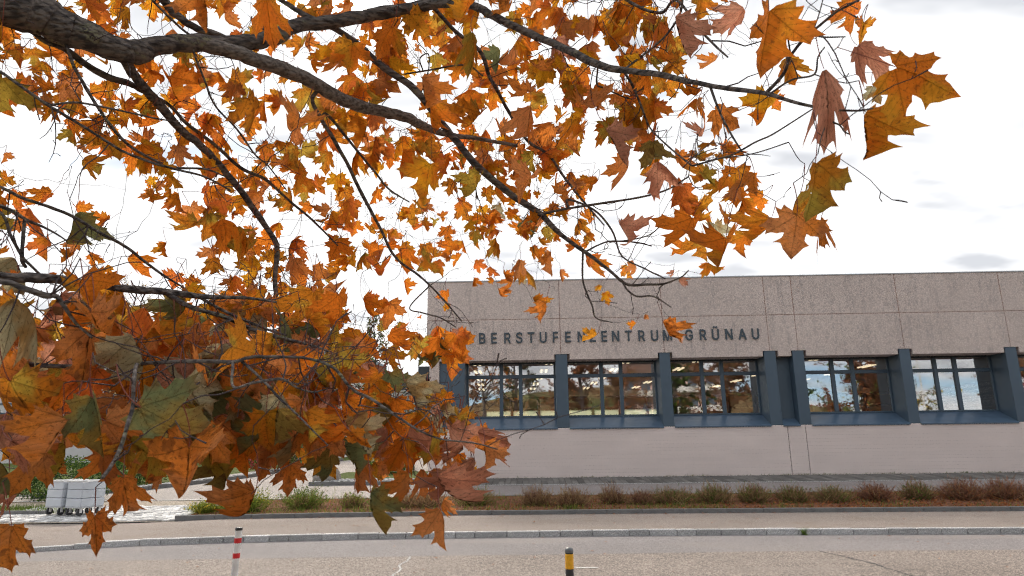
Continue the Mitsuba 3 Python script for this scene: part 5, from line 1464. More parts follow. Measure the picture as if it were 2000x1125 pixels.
285 3390 3422 -39 43 -80 1 -87 -47 165 y
-395 3122 3120 22 59 -76 34 -78 -51 149 o
428 2195 2785 -91 20 -35 16 -62 -76 107 r
-1775 2356 3127 33 21 -91 74 -64 12 141 v
-376 2291 1910 -55 36 -74 39 -67 -61 101 b
-1955 2056 3133 -31 2 -94 33 -92 -13 137 b
-255 2283 1821 -42 10 -89 -16 -98 -3 100 o
-226 2282 1805 24 -93 -24 -32 -31 88 99 o
-1415 2681 3181 -20 -33 -91 1 -93 34 145 o
-478 1712 1916 14 -1 -98 -3 -99 0 77 b
-951 3428 2714 19 71 -66 84 -46 -26 159 y
-323 2301 1790 11 3 -98 39 -91 2 100 v
-754 2813 2212 -2 -27 -95 36 -89 25 127 o
-62 2355 3454 75 64 5 36 -36 -85 125 b
324 2267 2892 -33 -71 -61 78 -56 23 110 v
787 3147 2644 -60 52 -59 37 -47 -79 144 o
-236 2306 1697 14 -28 -94 6 -95 29 99 o
-667 3221 3312 -52 -19 -82 -17 -92 32 156 y
-845 2765 3596 -58 10 -79 -4 -98 -10 147 v
-1058 2815 3006 62 76 -12 42 -46 -77 139 v
-494 1712 1921 10 27 -95 1 -95 -27 77 o
-216 2312 1661 -38 29 -87 24 -88 -39 99 y
-869 3042 3504 -71 15 -68 5 -95 -26 154 v
-581 1802 1911 42 -19 -88 5 -96 23 81 o
273 2320 3327 -31 88 -33 -47 -45 -75 120 r
-293 2945 3350 52 54 -64 -54 -37 -75 143 o
-131 3140 3617 82 14 -54 -23 -79 -55 155 b
652 2659 2926 -15 34 -92 -33 -89 -28 126 b
503 2436 3663 15 97 -10 1 -10 -99 133 v
-1163 3210 2648 42 -61 -65 -20 -77 59 149 o
-432 2342 1639 23 -23 -93 5 -96 25 101 b
-1017 3151 3188 -15 9 -97 48 -85 -16 152 v
977 3118 2787 4 97 -20 -27 -18 -93 144 b
-887 3026 3395 -89 33 -28 -19 -88 -41 150 y
277 2716 3379 50 37 -77 -2 -89 -43 134 o
-1043 2849 2254 34 25 -89 39 -91 -11 129 r
257 2292 3320 16 78 -59 10 -60 -78 117 b
-3237 2975 2360 13 -25 -95 70 -65 27 187 y
-1643 2579 2947 65 -4 -74 28 -91 29 138 o
-2846 2918 2268 96 22 4 10 -56 81 173 y
-532 2245 1679 -30 -51 -79 -31 -73 59 97 o
-1506 2969 3166 13 66 -72 63 -62 -45 151 o
-1110 3124 3209 42 86 -26 32 -41 -84 151 v
-1988 1788 2301 -14 1 -98 80 -57 -12 114 b
-612 2862 3818 32 93 -10 64 -30 -69 149 r
270 2662 3491 -82 29 -47 -48 -77 38 133 b
603 2523 3180 36 61 -69 -37 -59 -71 123 o
399 2629 3590 8 60 -78 30 -76 -55 134 y
-666 2234 1712 62 -39 -67 29 -67 67 97 o
329 2347 3317 52 82 -18 -15 -12 -97 118 y
-1142 3014 3148 -46 10 -87 80 -35 -46 146 v
257 2313 3542 4 94 -29 -40 -25 -87 122 o
664 2477 3127 -55 73 37 -26 27 -92 120 y
-618 1887 1983 10 -5 -98 36 -92 9 83 v
72 2740 3660 56 23 -78 -12 -92 -36 138 y
-103 2392 3570 66 65 -35 24 -63 -72 124 r
-1213 2768 2346 -34 22 -90 -26 -95 -13 127 o
76 3167 3165 40 44 -79 -80 -24 -54 143 r
-735 2237 1712 -6 65 -74 7 -74 -66 97 o
-1643 2621 3039 0 79 -59 52 -51 -67 138 b
-228 1990 1855 -9 -91 -38 40 -38 82 83 o
413 2381 2937 13 9 -98 36 -92 -4 111 v
-1361 2807 3026 -56 -67 -47 66 -70 21 139 o
-1132 3011 2925 36 67 -64 62 -68 -36 141 v
-1443 2368 3349 29 39 -86 5 -91 -39 132 b
40 2750 3726 15 94 -26 15 -28 -94 139 y
-635 2883 3782 16 30 -93 95 -25 8 147 b
-1755 2533 3010 28 36 -88 72 -68 -5 137 r
504 2424 3417 -30 33 -88 -50 -84 -14 122 v
-1907 1796 2599 -93 -33 12 -4 -26 -96 113 y
-663 2758 3577 57 26 -77 -53 -59 -59 138 y
-2300 2371 2192 -43 1 -89 79 46 -38 137 o
-1814 2605 3114 -10 53 -83 94 31 9 141 v
-2792 2526 2269 -41 -83 -36 83 -50 20 155 v
706 1937 2531 2 8 -99 35 -92 -7 90 b
-1204 2941 3410 -14 43 -88 92 -24 -26 145 o
-1318 2675 2505 32 -16 -92 41 -85 29 125 v
408 2348 3543 -22 96 -5 -48 -15 -85 121 b
-2607 2007 3370 -26 -50 -81 76 -62 14 149 o
-194 2591 3589 2 47 -87 51 -75 -40 129 o
-988 2938 3699 -53 3 -83 -17 -97 7 148 o
-973 2651 3623 -87 22 -42 37 -23 -89 137 v
-1390 2829 2946 -14 -65 -74 56 -66 47 136 o
-1516 2110 2720 73 -7 -67 -16 -98 -6 112 v
-1647 2645 2508 69 7 -71 -16 -94 -25 129 o
-934 3301 3272 -42 -13 -89 -14 -96 21 151 y
-179 3264 3826 4 63 -76 55 -65 -51 155 b
719 2470 2947 35 87 -32 10 -38 -91 114 p
649 2273 2682 -28 72 -62 36 -52 -76 102 v
-55 3399 2669 -30 -12 -94 -22 -95 19 141 b
-1072 2823 3174 12 11 -98 9 -98 -9 133 b
-863 3491 2800 -9 73 -66 -8 -67 -73 150 o
-1520 2847 2799 31 49 -80 51 -80 -29 135 b
-1543 2285 3550 -95 -24 -12 13 -4 -98 131 o
-26 3372 3771 21 89 -38 34 -43 -82 157 y
-2290 2096 3383 37 25 -88 88 -38 26 140 o
74 3368 2883 -56 39 -72 46 -57 -67 141 b
-1154 2724 3517 -52 -83 -15 79 -54 25 137 b
-425 3557 2822 -29 36 -88 28 -84 -43 149 o
-1133 2644 3004 -43 16 -87 24 -92 -29 125 r
-1680 2344 3639 27 50 -81 32 -84 -42 137 y
-1049 2292 1723 6 -91 -39 59 -28 74 100 b
69 2279 3133 61 77 -13 -18 -1 -97 106 b
-1004 2425 3760 -84 53 -3 -33 -56 -75 131 r
-793 3077 3713 -71 -20 -66 -19 -85 47 148 b
282 3613 3448 -50 30 -80 6 -91 -38 158 v
-1412 2732 2971 -47 22 -84 73 -43 -52 131 o
-629 2777 3473 -4 67 -73 -84 -41 -32 131 y
-1366 2435 2176 36 -44 -81 57 -57 57 111 b
-652 3560 3028 29 44 -84 20 -88 -40 151 o
-109 3600 3357 16 34 -92 -88 -35 -28 155 b
355 3549 3179 -36 2 -92 35 -91 -16 151 b
-273 3383 3614 28 71 -63 36 -68 -62 152 o
-321 3289 3212 -16 80 -56 19 -53 -81 142 o
468 2341 3566 -13 -19 -96 53 -83 9 118 y
474 2241 2940 0 82 -56 -76 -36 -53 101 r
175 3511 3320 -45 -7 -88 71 -61 -31 151 b
-789 2680 3770 -68 53 -48 57 0 -81 135 r
-1623 2948 3358 -55 2 -82 78 -30 -53 146 r
-981 2974 3438 -53 -36 -76 64 -75 -10 139 b
-1693 2942 3205 18 48 -85 -42 -74 -51 144 o
-1011 3616 2755 -79 53 28 -50 -34 -78 151 y
-1861 1896 2726 83 -2 -54 -2 -99 1 110 b
-1530 2508 2913 -46 38 -79 63 -48 -59 123 y
-263 2425 1738 -67 52 -51 7 -65 -74 94 o
-1082 3630 2688 -47 36 -79 87 13 -46 151 v
-1011 3162 3469 -43 -7 -89 52 -82 -19 145 b
387 2303 2876 -7 95 27 -20 25 -94 100 y
-2002 2093 3397 -25 53 -79 93 -7 -34 129 o
-1499 2229 2993 -49 77 -38 1 -43 -89 114 r
404 1937 2885 9 4 -99 14 -98 -3 88 o
-884 2592 3582 24 80 -53 -24 -48 -84 127 b
-3073 2941 2241 31 63 -70 92 -34 11 165 y
-972 3413 3104 43 52 -73 34 -84 -39 146 v
-180 3352 3622 -24 50 -82 -41 -82 -38 148 o
-830 3400 3337 -37 8 -91 48 -82 -27 148 v
-1705 2880 3382 34 61 -70 -5 -74 -66 143 y
-1451 2350 3213 65 74 -12 74 -66 -6 120 o
-773 3214 3437 25 70 -66 63 -63 -43 143 o
-1660 2614 3237 -31 -58 -74 85 -50 3 132 y
-1124 3511 3012 -59 8 -79 -69 -54 46 149 o
-885 3376 3361 -19 97 -7 -49 -16 -84 147 o
960 3333 2639 44 -64 -62 28 -56 77 137 o
-1034 3384 3157 -6 43 -89 3 -89 -43 146 y
-1456 2809 3788 -74 52 -41 -25 -78 -55 144 b
-1677 2688 3169 -87 8 -47 44 -20 -86 133 o
-2404 2621 2191 12 94 -29 8 -30 -94 137 y
-1464 2493 3598 31 66 -67 83 -52 -13 131 y
-1491 1706 2435 -12 10 -98 76 -62 -15 90 o
318 2885 3415 -75 12 -64 -57 -58 56 127 o
-1149 3434 3159 40 62 -66 29 -77 -54 148 r
437 2252 3057 2 63 -77 3 -77 -63 100 v
-367 3328 3790 -35 36 -85 30 -82 -47 149 r
-997 3289 3353 51 76 -37 44 -61 -64 144 v
-1910 2486 2539 -25 51 -81 95 0 -29 122 r
-1223 3422 3134 -10 32 -93 30 -88 -33 147 v
-454 1974 1778 11 -18 -97 32 -91 20 77 b
666 1999 2526 -36 -29 -88 -1 -94 31 85 b
-1836 2772 3119 50 -27 -81 17 -89 40 136 r
-334 2935 3730 -9 -43 -89 -1 -89 43 134 b
-228 3160 3514 16 -5 -98 29 -94 10 137 o
-1388 2530 3265 -29 90 -30 -12 -35 -92 123 v
-626 2721 3864 -54 83 -8 -18 -21 -95 132 o
100 3461 2446 7 10 -98 86 -49 1 133 b
-1111 2760 3914 36 27 -88 54 -83 -3 139 y
-1321 3366 2582 -72 -35 -59 -2 -84 52 140 o
449 2594 3535 -10 43 -89 -2 -89 -43 120 y
-1538 2334 3041 72 66 -19 56 -72 -39 116 o
-1697 2617 1989 -48 15 -86 -43 -89 9 117 t
-395 2809 3852 16 87 -44 -24 -39 -88 132 y
-1429 2109 2788 39 32 -85 81 -55 17 103 o
-933 3231 3575 -66 42 -61 72 18 -66 143 t
192 2963 2894 -7 94 -29 6 -28 -95 119 b
-324 2081 1883 13 -22 -96 -78 -61 4 79 v
-1399 3379 2841 -53 -64 -54 83 -47 -26 143 o
-1362 3148 2978 3 25 -96 68 -71 -16 136 b
-1047 2769 3593 -24 61 -74 67 -43 -58 130 v
-190 3207 2852 4 45 -88 -20 -86 -44 127 o
-310 1676 1803 10 94 -29 -28 -25 -91 64 r
992 2751 2767 -81 37 -42 -19 -88 -41 115 o
162 2860 3711 16 60 -77 -56 -58 -57 129 o
1212 2135 3179 28 92 -24 -51 -7 -84 106 o
-111 3356 3333 -6 8 -99 -58 -80 -3 138 o
580 2009 2572 59 30 -74 -48 -59 -63 83 v
-800 2364 1750 4 -98 -12 57 -8 81 93 o
-1704 2297 3629 -15 64 74 -87 26 -40 127 y
-981 2888 3656 -48 -66 -56 64 -70 29 133 y
-1433 2580 2757 20 58 -78 96 -1 24 115 r
660 2627 3395 22 76 -59 -43 -46 -76 117 v
-1710 2660 3736 -24 50 -82 56 -62 -54 137 y
-1731 2359 2270 35 -20 -90 56 -73 38 109 o
-1921 2681 3321 83 44 -31 13 -73 -66 134 o
-963 3636 2802 -65 2 -74 -26 -93 20 143 v
-1265 2723 3663 11 61 -77 -83 -36 -41 130 r
-1879 2180 3374 25 66 -70 -22 -66 -70 121 b
16 2874 2733 -72 64 22 -17 13 -97 111 o
-1934 2599 3209 48 33 -80 48 -86 -6 129 y
-1342 2400 3239 -15 41 -89 -48 -81 -29 114 b
634 2867 3771 -7 54 -82 5 -82 -55 130 y
-2 2447 3366 62 -16 -75 -23 -96 1 107 y
186 2882 2812 -29 76 -56 15 -54 -81 112 b
-1802 2539 3373 -35 88 30 33 42 -83 127 y
-1096 2824 3493 47 83 -28 77 -54 -32 126 v
-331 3514 3529 22 -89 36 -60 17 77 143 b
-1966 2496 2760 -50 -49 -71 80 -55 -19 120 r
720 2824 3777 -28 83 47 -8 47 -87 128 o
-1608 2126 3384 -16 -34 -92 24 -91 30 113 o
-2017 2646 3396 54 70 -43 78 -61 -2 133 y
-1535 2419 3655 -73 23 -63 63 55 -53 124 o
-1432 2528 3350 5 45 -88 85 -47 -19 119 o
-1115 2954 3063 32 88 -32 56 -45 -68 123 o
-995 3367 2768 -72 48 -48 10 -62 -77 131 r
461 2426 3156 93 4 -34 16 -93 31 102 o
-1540 2202 3574 -31 39 -86 19 -86 -46 116 o
-560 3416 3420 -24 66 -70 53 -51 -66 138 o
-1563 2138 3275 -83 -30 -45 46 -83 -28 109 r
418 2507 3107 -43 9 -89 51 -78 -33 103 b
-1048 2684 2959 0 95 -28 60 -22 -75 112 b
-711 2848 3397 66 10 -73 -41 -77 -47 120 y
-2340 2547 2090 -73 -19 -64 38 -90 -16 124 b
-1626 2922 2503 -51 43 -73 44 -59 -66 122 r
-1375 2802 3150 76 -29 -57 42 -43 78 122 o
-1341 3037 2368 -6 23 -96 66 -71 -21 120 r
-1525 2211 3397 15 -41 -89 66 -63 40 112 o
-686 2963 3501 -11 14 -97 74 -63 -18 125 r
-2097 2646 3378 -51 16 -83 -5 -98 -16 133 r
174 2355 3149 -91 27 -29 -14 -90 -39 98 y
-651 2784 3402 -35 91 18 -62 -8 -77 117 o
1 3605 2711 80 -35 -47 18 -62 75 133 v
43 3589 2801 33 -7 -93 -32 -94 -4 133 o
-171 1599 1813 -11 77 -62 -36 -61 -69 57 v
-1307 2526 2882 5 24 -96 32 -91 -21 108 y
91 2402 3479 -71 52 -46 22 -46 -85 105 r
-1196 2625 3119 -15 18 -96 16 -95 -21 113 r
158 3341 3251 37 19 -90 27 -95 -8 130 o
-1730 2133 3363 -81 -42 -39 46 -88 -2 113 v
-731 2977 3405 -73 62 -26 12 -26 -95 123 v
-2364 1980 3344 40 2 -90 -4 -99 -4 122 v
-1847 2305 3265 -67 2 -73 72 -11 -67 117 o
-1081 2492 3142 18 -26 -94 62 -70 31 108 o
-890 3181 2946 59 6 -80 -1 -99 -8 124 r
668 2193 2607 0 56 -81 -14 -80 -56 86 o
267 3552 2950 -52 23 -81 -75 -55 32 132 o
-345 3551 3039 50 28 -81 32 -93 -12 134 v
-599 3767 2876 16 5 -98 -5 -99 -6 140 o
-482 3906 2275 -21 -69 -68 48 -68 54 140 o
-1650 2015 3361 7 86 -49 13 -50 -85 108 o
-623 2835 3732 -29 50 -81 85 -24 -45 124 o
-821 2839 2280 -12 40 -90 37 -82 -41 106 y
-1112 2448 3749 -38 68 -61 -34 -72 -58 118 y
-616 3864 2326 16 83 -52 14 -54 -82 139 v
-1748 2286 3145 -19 95 -19 84 7 -52 112 b
-671 3794 3020 -52 66 -52 -15 -68 -70 142 r
489 2482 2944 -7 23 -96 49 -83 -23 98 b
-1410 2647 3059 -16 85 -48 28 -43 -85 115 r
-433 1664 1758 -30 85 -40 18 -36 -90 60 v
-290 2906 3796 -30 9 -94 -65 -74 14 125 y
175 3743 3321 68 71 -3 16 -19 -96 142 b
-800 3153 3424 -28 12 -94 -37 -92 -1 128 b
-1614 2959 3493 -50 11 -85 68 -54 -47 133 o
-2191 2637 3458 19 -58 -78 43 -66 60 134 y
-1108 2429 3414 -14 33 -92 62 -69 -34 110 y
-905 2174 2245 0 15 -98 50 -84 -13 84 o
-780 3830 2354 76 28 -58 -49 -31 -80 138 r
385 2304 2951 -19 51 -83 -22 -84 -47 92 o
-241 3459 3478 -34 -49 -79 -2 -84 52 135 r
-1891 2296 3458 -82 4 -55 48 -42 -75 120 y
-818 3727 2947 12 32 -93 -52 -77 -34 139 b
-1567 2444 3338 13 83 -52 78 -41 -45 115 o
-64 3132 2861 75 25 -60 -3 -90 -41 116 y
-1392 3181 3135 -19 -23 -94 50 -85 11 130 y
-274 3691 3494 42 55 -70 17 -81 -54 142 v
-2257 2155 3426 65 74 -8 -40 26 -87 123 b
-1377 2281 3359 45 -56 -68 27 -64 71 108 b
451 2036 2925 -28 38 -87 5 -90 -41 83 v
-248 1953 1884 -35 6 -92 19 -96 -14 68 o
229 2157 3108 0 91 -39 -51 -33 -78 88 y
-147 2546 1754 77 55 -28 22 -67 -70 88 b
-1473 2258 3546 54 53 -64 3 -77 -62 112 v
-1901 2008 3100 -15 46 -87 79 -45 -38 106 y
505 2225 3282 15 89 -42 29 -44 -84 95 b
-890 3633 3188 -56 9 -81 1 -98 -12 138 o
-1086 2695 3915 -39 64 -65 -16 -74 -64 125 o
-36 3254 3767 -28 64 -71 37 -61 -69 132 o
-2268 2184 3550 -54 41 -72 58 -43 -68 125 y
-1432 3080 2943 35 3 -93 33 -93 10 124 y
-348 2665 3702 48 52 -69 -17 -72 -66 114 y
-2231 2515 3251 0 17 -98 84 -51 -9 127 r
-1023 3641 3143 80 6 -58 47 -65 58 138 o
-1221 3068 2644 -48 35 -79 21 -83 -50 117 v
-1796 1870 2728 -50 73 -44 37 -28 -87 95 r
-686 3011 3743 46 35 -81 60 -79 0 126 v
-1522 2152 2838 18 67 -70 77 -53 -32 98 o
-178 3213 2912 -33 -57 -74 0 -78 61 117 b
-569 1864 1881 -25 6 -95 -15 -98 -2 67 o
-728 2887 2111 68 -50 -52 -6 -75 65 102 r
-1346 3660 2447 -33 -6 -93 -27 -94 15 135 y
-1245 3144 2588 38 44 -80 26 -88 -37 119 y
-1947 2120 3313 -54 -54 -62 51 -81 26 112 o
-442 3072 3357 -23 81 -52 11 -51 -84 119 v
-1176 2266 2301 80 4 -58 24 -92 27 89 y
556 2331 3337 0 28 -95 -14 -94 -27 97 b
-1028 3219 2920 -46 19 -86 70 -51 -49 121 b
-1887 2259 2232 -3 -39 -91 7 -91 39 101 o
-881 2918 3906 -40 18 -89 42 -82 -35 126 b
38 3706 2527 30 18 -93 -79 -49 -35 128 o
-272 2819 3845 -25 42 -86 54 -67 -48 119 y
-150 3689 2899 67 -5 -73 51 -67 52 130 v
580 3122 3463 78 39 -47 -9 -68 -72 122 r
-1323 3539 2496 62 53 -56 -17 -61 -76 130 o
-581 2617 1665 -8 -2 -99 -8 -99 3 90 b
109 3667 2940 46 -25 -84 -54 -83 -4 130 v
-1319 2866 2356 -30 34 -88 77 -45 -43 108 r
-346 2625 1532 -43 21 -87 -75 -61 22 89 b
599 2150 2699 35 70 -61 -67 -26 -68 81 v
687 2128 2709 19 74 -63 -89 -13 -42 82 o
-1672 2272 3427 14 -9 -98 52 -83 15 110 r
-1642 2836 3400 36 66 -65 30 -74 -59 123 b
-1291 3193 3081 40 25 -87 12 -96 -23 124 o
-1005 2369 2270 89 26 -34 41 -75 50 88 o
-1358 2380 2879 6 11 -98 42 -89 -7 99 b
201 2475 3429 9 84 -51 21 -52 -82 100 y
-670 3471 3382 36 70 -60 -26 -54 -79 130 r
212 2339 3368 59 52 -60 -7 -71 -69 95 y
-425 1768 1870 10 -18 -97 -8 -97 17 61 v
-2406 2916 2249 -39 19 -89 91 -2 -40 127 y
-274 3376 3731 -83 44 -32 -10 -70 -69 131 b
-1918 2023 3290 -63 0 -77 47 -78 -39 106 o
-1432 2695 3190 -29 2 -95 17 -97 -7 112 r
-1947 2867 3555 -61 78 4 12 14 -97 130 r
-1375 2364 3313 -45 -59 -66 88 -26 -36 105 v
-1040 3078 2434 94 21 -23 27 -92 25 110 v
-457 3381 4008 21 60 -75 31 -77 -53 136 y
-437 2018 1782 32 -36 -86 23 -86 44 69 g
-634 2104 1943 74 49 -43 35 -85 -37 73 r
-1767 1819 2706 78 37 -49 59 -66 44 90 v
-1132 2406 3379 -68 -27 -66 2 -92 36 103 o
-968 3393 3792 47 16 -86 22 -96 -6 135 v
-1181 2416 2667 3 73 -67 43 -61 -65 94 r
-301 3684 3522 -40 35 -84 48 -69 -52 136 b
-1895 2041 3194 -20 32 -92 43 -81 -37 104 y
-2124 2190 3094 38 80 -44 91 -28 27 110 r
330 2974 3775 -61 70 34 -26 22 -93 119 b
-1413 2351 3490 -20 73 -64 91 -8 -38 107 o
-878 2967 3329 -1 59 -79 78 -48 -37 114 y
4 3012 2903 -1 50 -86 22 -83 -49 106 y
-35 3161 2808 -38 -45 -79 -68 -43 57 110 o
-1073 2600 3561 -3 38 -91 45 -81 -35 110 v
-473 3339 4109 35 2 -92 14 -98 3 135 o
-2211 2127 3183 30 54 -77 34 -82 -44 111 y
-2175 2116 3263 -57 30 -76 76 51 -37 111 b
201 3576 3610 -27 94 -15 -31 -23 -91 132 v
-325 3084 3724 -71 -50 -47 65 -70 -24 120 y
-193 3130 2972 16 40 -89 -20 -87 -43 110 o
-39 2511 3518 -21 50 -83 -2 -85 -50 100 v
-1626 1712 2607 -68 34 64 -66 6 -73 82 o
-1630 2327 3139 -28 46 -83 34 -76 -54 103 o
-933 2525 1712 44 5 -89 -1 -99 -6 88 v
399 2552 3121 47 69 -53 -17 -52 -83 95 v
163 3691 3233 -37 87 -29 -46 -44 -76 129 b
-1429 3006 2302 -3 -10 -98 -56 -81 10 110 o
-1307 2497 3647 -35 82 -42 -6 -47 -87 110 r
184 2225 3015 9 26 -95 3 -96 -26 83 v
-1482 2979 2641 4 55 -82 76 -54 -32 112 b
90 3390 3553 -11 85 -50 6 -49 -86 124 o
-989 3461 2975 51 19 -82 33 -93 -1 123 r
-2054 2109 3092 -20 4 -97 55 -81 -15 105 v
-1507 1725 2385 38 77 -49 -33 -38 -85 77 o
-281 2113 1751 35 -3 -93 43 -87 19 69 r
614 3646 2725 40 11 -90 65 -72 21 123 b
265 3287 3132 57 -14 -80 15 -94 27 115 r
-771 3386 2758 6 -62 -77 71 -51 46 117 b
-1759 2027 3362 8 -63 -76 34 -70 62 101 b
-1497 2987 2348 -57 -59 -56 45 -80 38 109 o
-190 2965 3087 -27 69 -66 30 -59 -74 105 b
-495 2631 2029 46 3 -88 77 -49 38 87 b
-1343 1546 2154 3 -54 -83 40 -75 51 67 v
-1012 2164 2308 -40 -33 -85 -17 -88 42 79 r
-1200 3211 3908 -49 82 -25 -42 -48 -75 130 b
-1645 3121 2534 42 37 -81 15 -92 -34 116 y
1043 2554 3127 69 55 -44 -10 -54 -82 99 r
-1684 2413 3030 18 28 -93 -34 -87 -32 103 y
-1290 2365 2206 48 7 -86 6 -99 -4 87 r
-172 3151 3128 -24 37 -89 -24 -91 -31 110 b
-2362 1999 3371 -9 62 -77 97 -6 -16 112 v
-547 3613 3410 -53 70 -46 -49 -70 -50 128 y
-1834 1721 2177 30 50 -80 -7 -82 -54 81 b
-1829 1966 2687 8 98 -6 70 -10 -70 91 r
-971 2927 3173 -59 59 -53 28 -46 -83 108 b
-351 3955 2378 -6 31 -94 97 -16 -11 128 b
-1525 2543 2940 -44 18 -87 86 -12 -47 102 b
423 2443 3087 5 80 -57 43 -54 -71 90 y
-2383 2004 3326 -24 86 -42 1 -43 -89 111 v
-584 3323 3331 42 -7 -89 -20 -97 -2 118 v
-557 3186 3136 40 49 -76 -21 -76 -60 112 b
-1760 2074 3000 -84 28 -44 19 -62 -75 95 b
-2197 2149 3353 -2 -85 -51 43 -47 76 110 b
-1298 2817 3311 3 28 -95 95 -27 -5 110 y
-1867 2023 2923 -51 58 -61 66 -17 -72 95 v
-2188 2280 3494 18 39 -89 27 -89 -34 114 o
-1423 3060 3083 25 -2 -96 16 -97 6 115 y
254 3231 3039 20 74 -62 -24 -58 -77 110 b
-742 3872 2686 0 45 -88 -26 -85 -43 128 o
-1270 2494 3272 40 59 -68 78 -61 -7 101 o
-1419 3165 3860 -40 34 -84 74 -40 -52 128 o
-1845 1916 2681 -39 91 -2 43 17 -88 89 y
-1218 2525 3218 15 45 -87 38 -84 -37 100 b
-1905 1961 3108 -26 38 -88 52 -71 -46 96 o
490 2395 3497 18 52 -83 5 -84 -52 95 y
753 2205 2598 26 5 -95 45 -88 7 78 o
-280 2977 3837 -11 95 -26 10 -25 -95 115 y
-498 3404 2730 -45 73 -50 9 -52 -84 112 o
-2282 2763 3624 29 47 -82 3 -86 -48 127 y
337 2123 3053 -5 48 -86 -84 -48 -22 79 y
-391 2853 3003 59 69 -39 28 -63 -71 98 r
740 2819 2731 60 71 -35 3 -45 -88 96 o
-828 3495 3278 -39 54 -73 34 -65 -66 122 y
-1101 2869 3859 40 31 -85 -5 -92 -36 116 r
-2011 2788 2796 25 71 -65 -4 -66 -74 112 r
-1289 2520 3604 22 88 -41 -10 -40 -90 105 b
-1536 1817 2306 -55 51 -65 67 -18 -70 76 o
445 2324 3076 -64 73 -18 -21 -40 -88 84 y
-1452 3137 2478 18 82 -53 57 -52 -62 110 o
-1120 3073 3293 54 32 -76 82 -35 43 112 b
193 2261 3031 2 82 -55 -65 -41 -63 81 o
100 3844 2817 26 9 -95 -57 -78 -23 124 o
-1424 3217 3088 31 73 -60 54 -65 -52 117 o
-1840 2252 3569 -42 60 -66 23 -64 -72 106 b
-1875 2255 3377 -71 -34 -60 64 -64 -40 104 o
198 3814 2953 6 83 -53 66 -43 -60 124 y
-53 2542 3529 -53 61 -56 -45 -78 -42 96 y
-152 3781 3130 42 17 -88 39 -91 1 124 t
580 1965 2682 42 -82 -36 -11 -44 88 70 v
-477 3804 2997 18 16 -96 20 -96 -13 124 o
-1258 2533 2289 34 -39 -84 72 -46 50 89 y
-507 2847 3804 -86 15 -47 -4 -96 -22 109 r
-2321 2144 3195 -90 16 -37 39 11 -91 107 b
-143 2819 2977 12 84 -51 28 -52 -79 95 o
-321 3169 3062 43 13 -88 -62 -66 -40 106 y
-1578 2074 3312 14 51 -84 -14 -83 -52 93 r
364 3803 3091 12 54 -82 -72 -51 -44 124 o
-577 3976 2264 -16 38 -90 55 -72 -40 124 o
-2187 2307 3432 1 15 -98 83 -54 -7 110 v
-378 3179 3045 -20 -15 -96 60 -79 0 106 v
-803 3076 3635 -26 86 -41 47 -25 -83 113 y
604 3804 2752 62 16 -75 54 -78 28 122 o
-1883 1893 3042 -99 0 1 -1 38 -91 91 b
-1456 2456 1913 67 -26 -68 55 -42 70 88 o
-671 3437 3431 7 -37 -92 26 -88 37 119 o
-2018 2065 3399 -23 73 -63 69 -33 -63 102 b
-620 3012 3655 -76 -8 -63 55 -57 -59 110 v
-854 3929 2435 73 65 18 52 -38 -75 124 v
-2422 2701 3693 75 20 -61 47 -81 32 125 o
-1587 1695 2448 44 19 -87 86 -32 37 74 v
-1455 2577 3749 -61 55 -55 78 36 -49 109 b
230 3710 3467 7 82 -54 22 -54 -80 124 p
-2225 2156 3157 -40 -2 -91 90 11 -39 103 y
-314 3264 3432 -31 9 -94 6 -98 -11 112 o
-572 3680 3025 9 99 1 68 -6 -72 119 y
-1660 2064 2930 5 93 -33 83 -21 -50 88 y
-419 3170 3182 -6 77 -61 -38 -59 -70 106 r
1358 2363 3059 29 6 -95 -21 -96 -12 91 t
156 3150 3241 -21 14 -96 -55 -82 0 105 v
534 1916 2786 -44 40 -79 -89 -22 38 68 b
-103 3435 3397 -36 53 -75 42 -63 -64 115 y
683 2150 2727 24 68 -68 -71 -34 -59 74 b
-1043 3781 3037 -25 42 -86 -39 -86 -31 124 o
-239 2880 2675 -15 53 -82 -74 -61 -26 91 v
-37 3160 3058 -20 74 -63 4 -64 -76 103 r
927 2935 3551 -35 67 -64 59 -37 -71 107 b
378 3941 2364 -64 36 -66 18 -77 -59 120 o
-313 3196 2956 85 46 -21 42 -87 -21 102 r
-2121 2015 3389 51 -44 -72 81 1 57 100 y
-1462 2403 2697 -50 64 -57 -6 -69 -71 88 o
-1024 2381 2278 -69 36 -61 13 -77 -61 79 r
-1927 2383 3316 -9 70 -69 -58 -60 -53 102 b
-2105 2190 3346 -49 10 -85 63 -63 -43 102 o
229 3176 3329 -1 -65 -74 29 -71 62 105 y
121 2279 3166 -84 51 -11 -27 -61 -74 79 y
-756 3380 3284 -8 54 -83 -29 -80 -50 112 o
-1809 2079 3120 -41 88 -20 50 3 -86 91 r
124 3126 2886 -44 44 -77 -22 -89 -38 98 v
385 2437 2922 -55 65 -50 -52 -74 -40 80 v
-1090 2734 3106 98 11 -5 12 -73 66 95 v
-711 2812 4001 -41 -29 -86 9 -95 28 107 y
-1803 1985 2660 10 28 -95 72 -67 -12 82 v
-1660 2050 2964 -67 -35 -63 67 3 -73 85 o
-2193 2913 3309 72 54 -42 45 -83 -30 115 r
-1459 2771 3856 20 -24 -94 14 -94 27 110 o
-365 2724 3711 2 -11 -98 -40 -90 10 98 y
-1177 2805 3701 14 -3 -98 34 -93 7 105 b
-1744 1958 3076 -47 -70 -52 43 -70 55 85 v
-1207 2934 3391 -51 61 -59 41 -42 -79 103 b
-558 2761 3915 9 65 -74 35 -72 -58 103 b
-1982 1782 2678 2 99 -6 -3 -6 -99 82 b
-1483 2327 3042 -84 8 -51 22 -82 -50 88 v
-1214 3008 2801 -50 -63 -58 35 -76 53 98 o
-2255 2952 2210 -23 15 -95 88 -37 -28 108 y
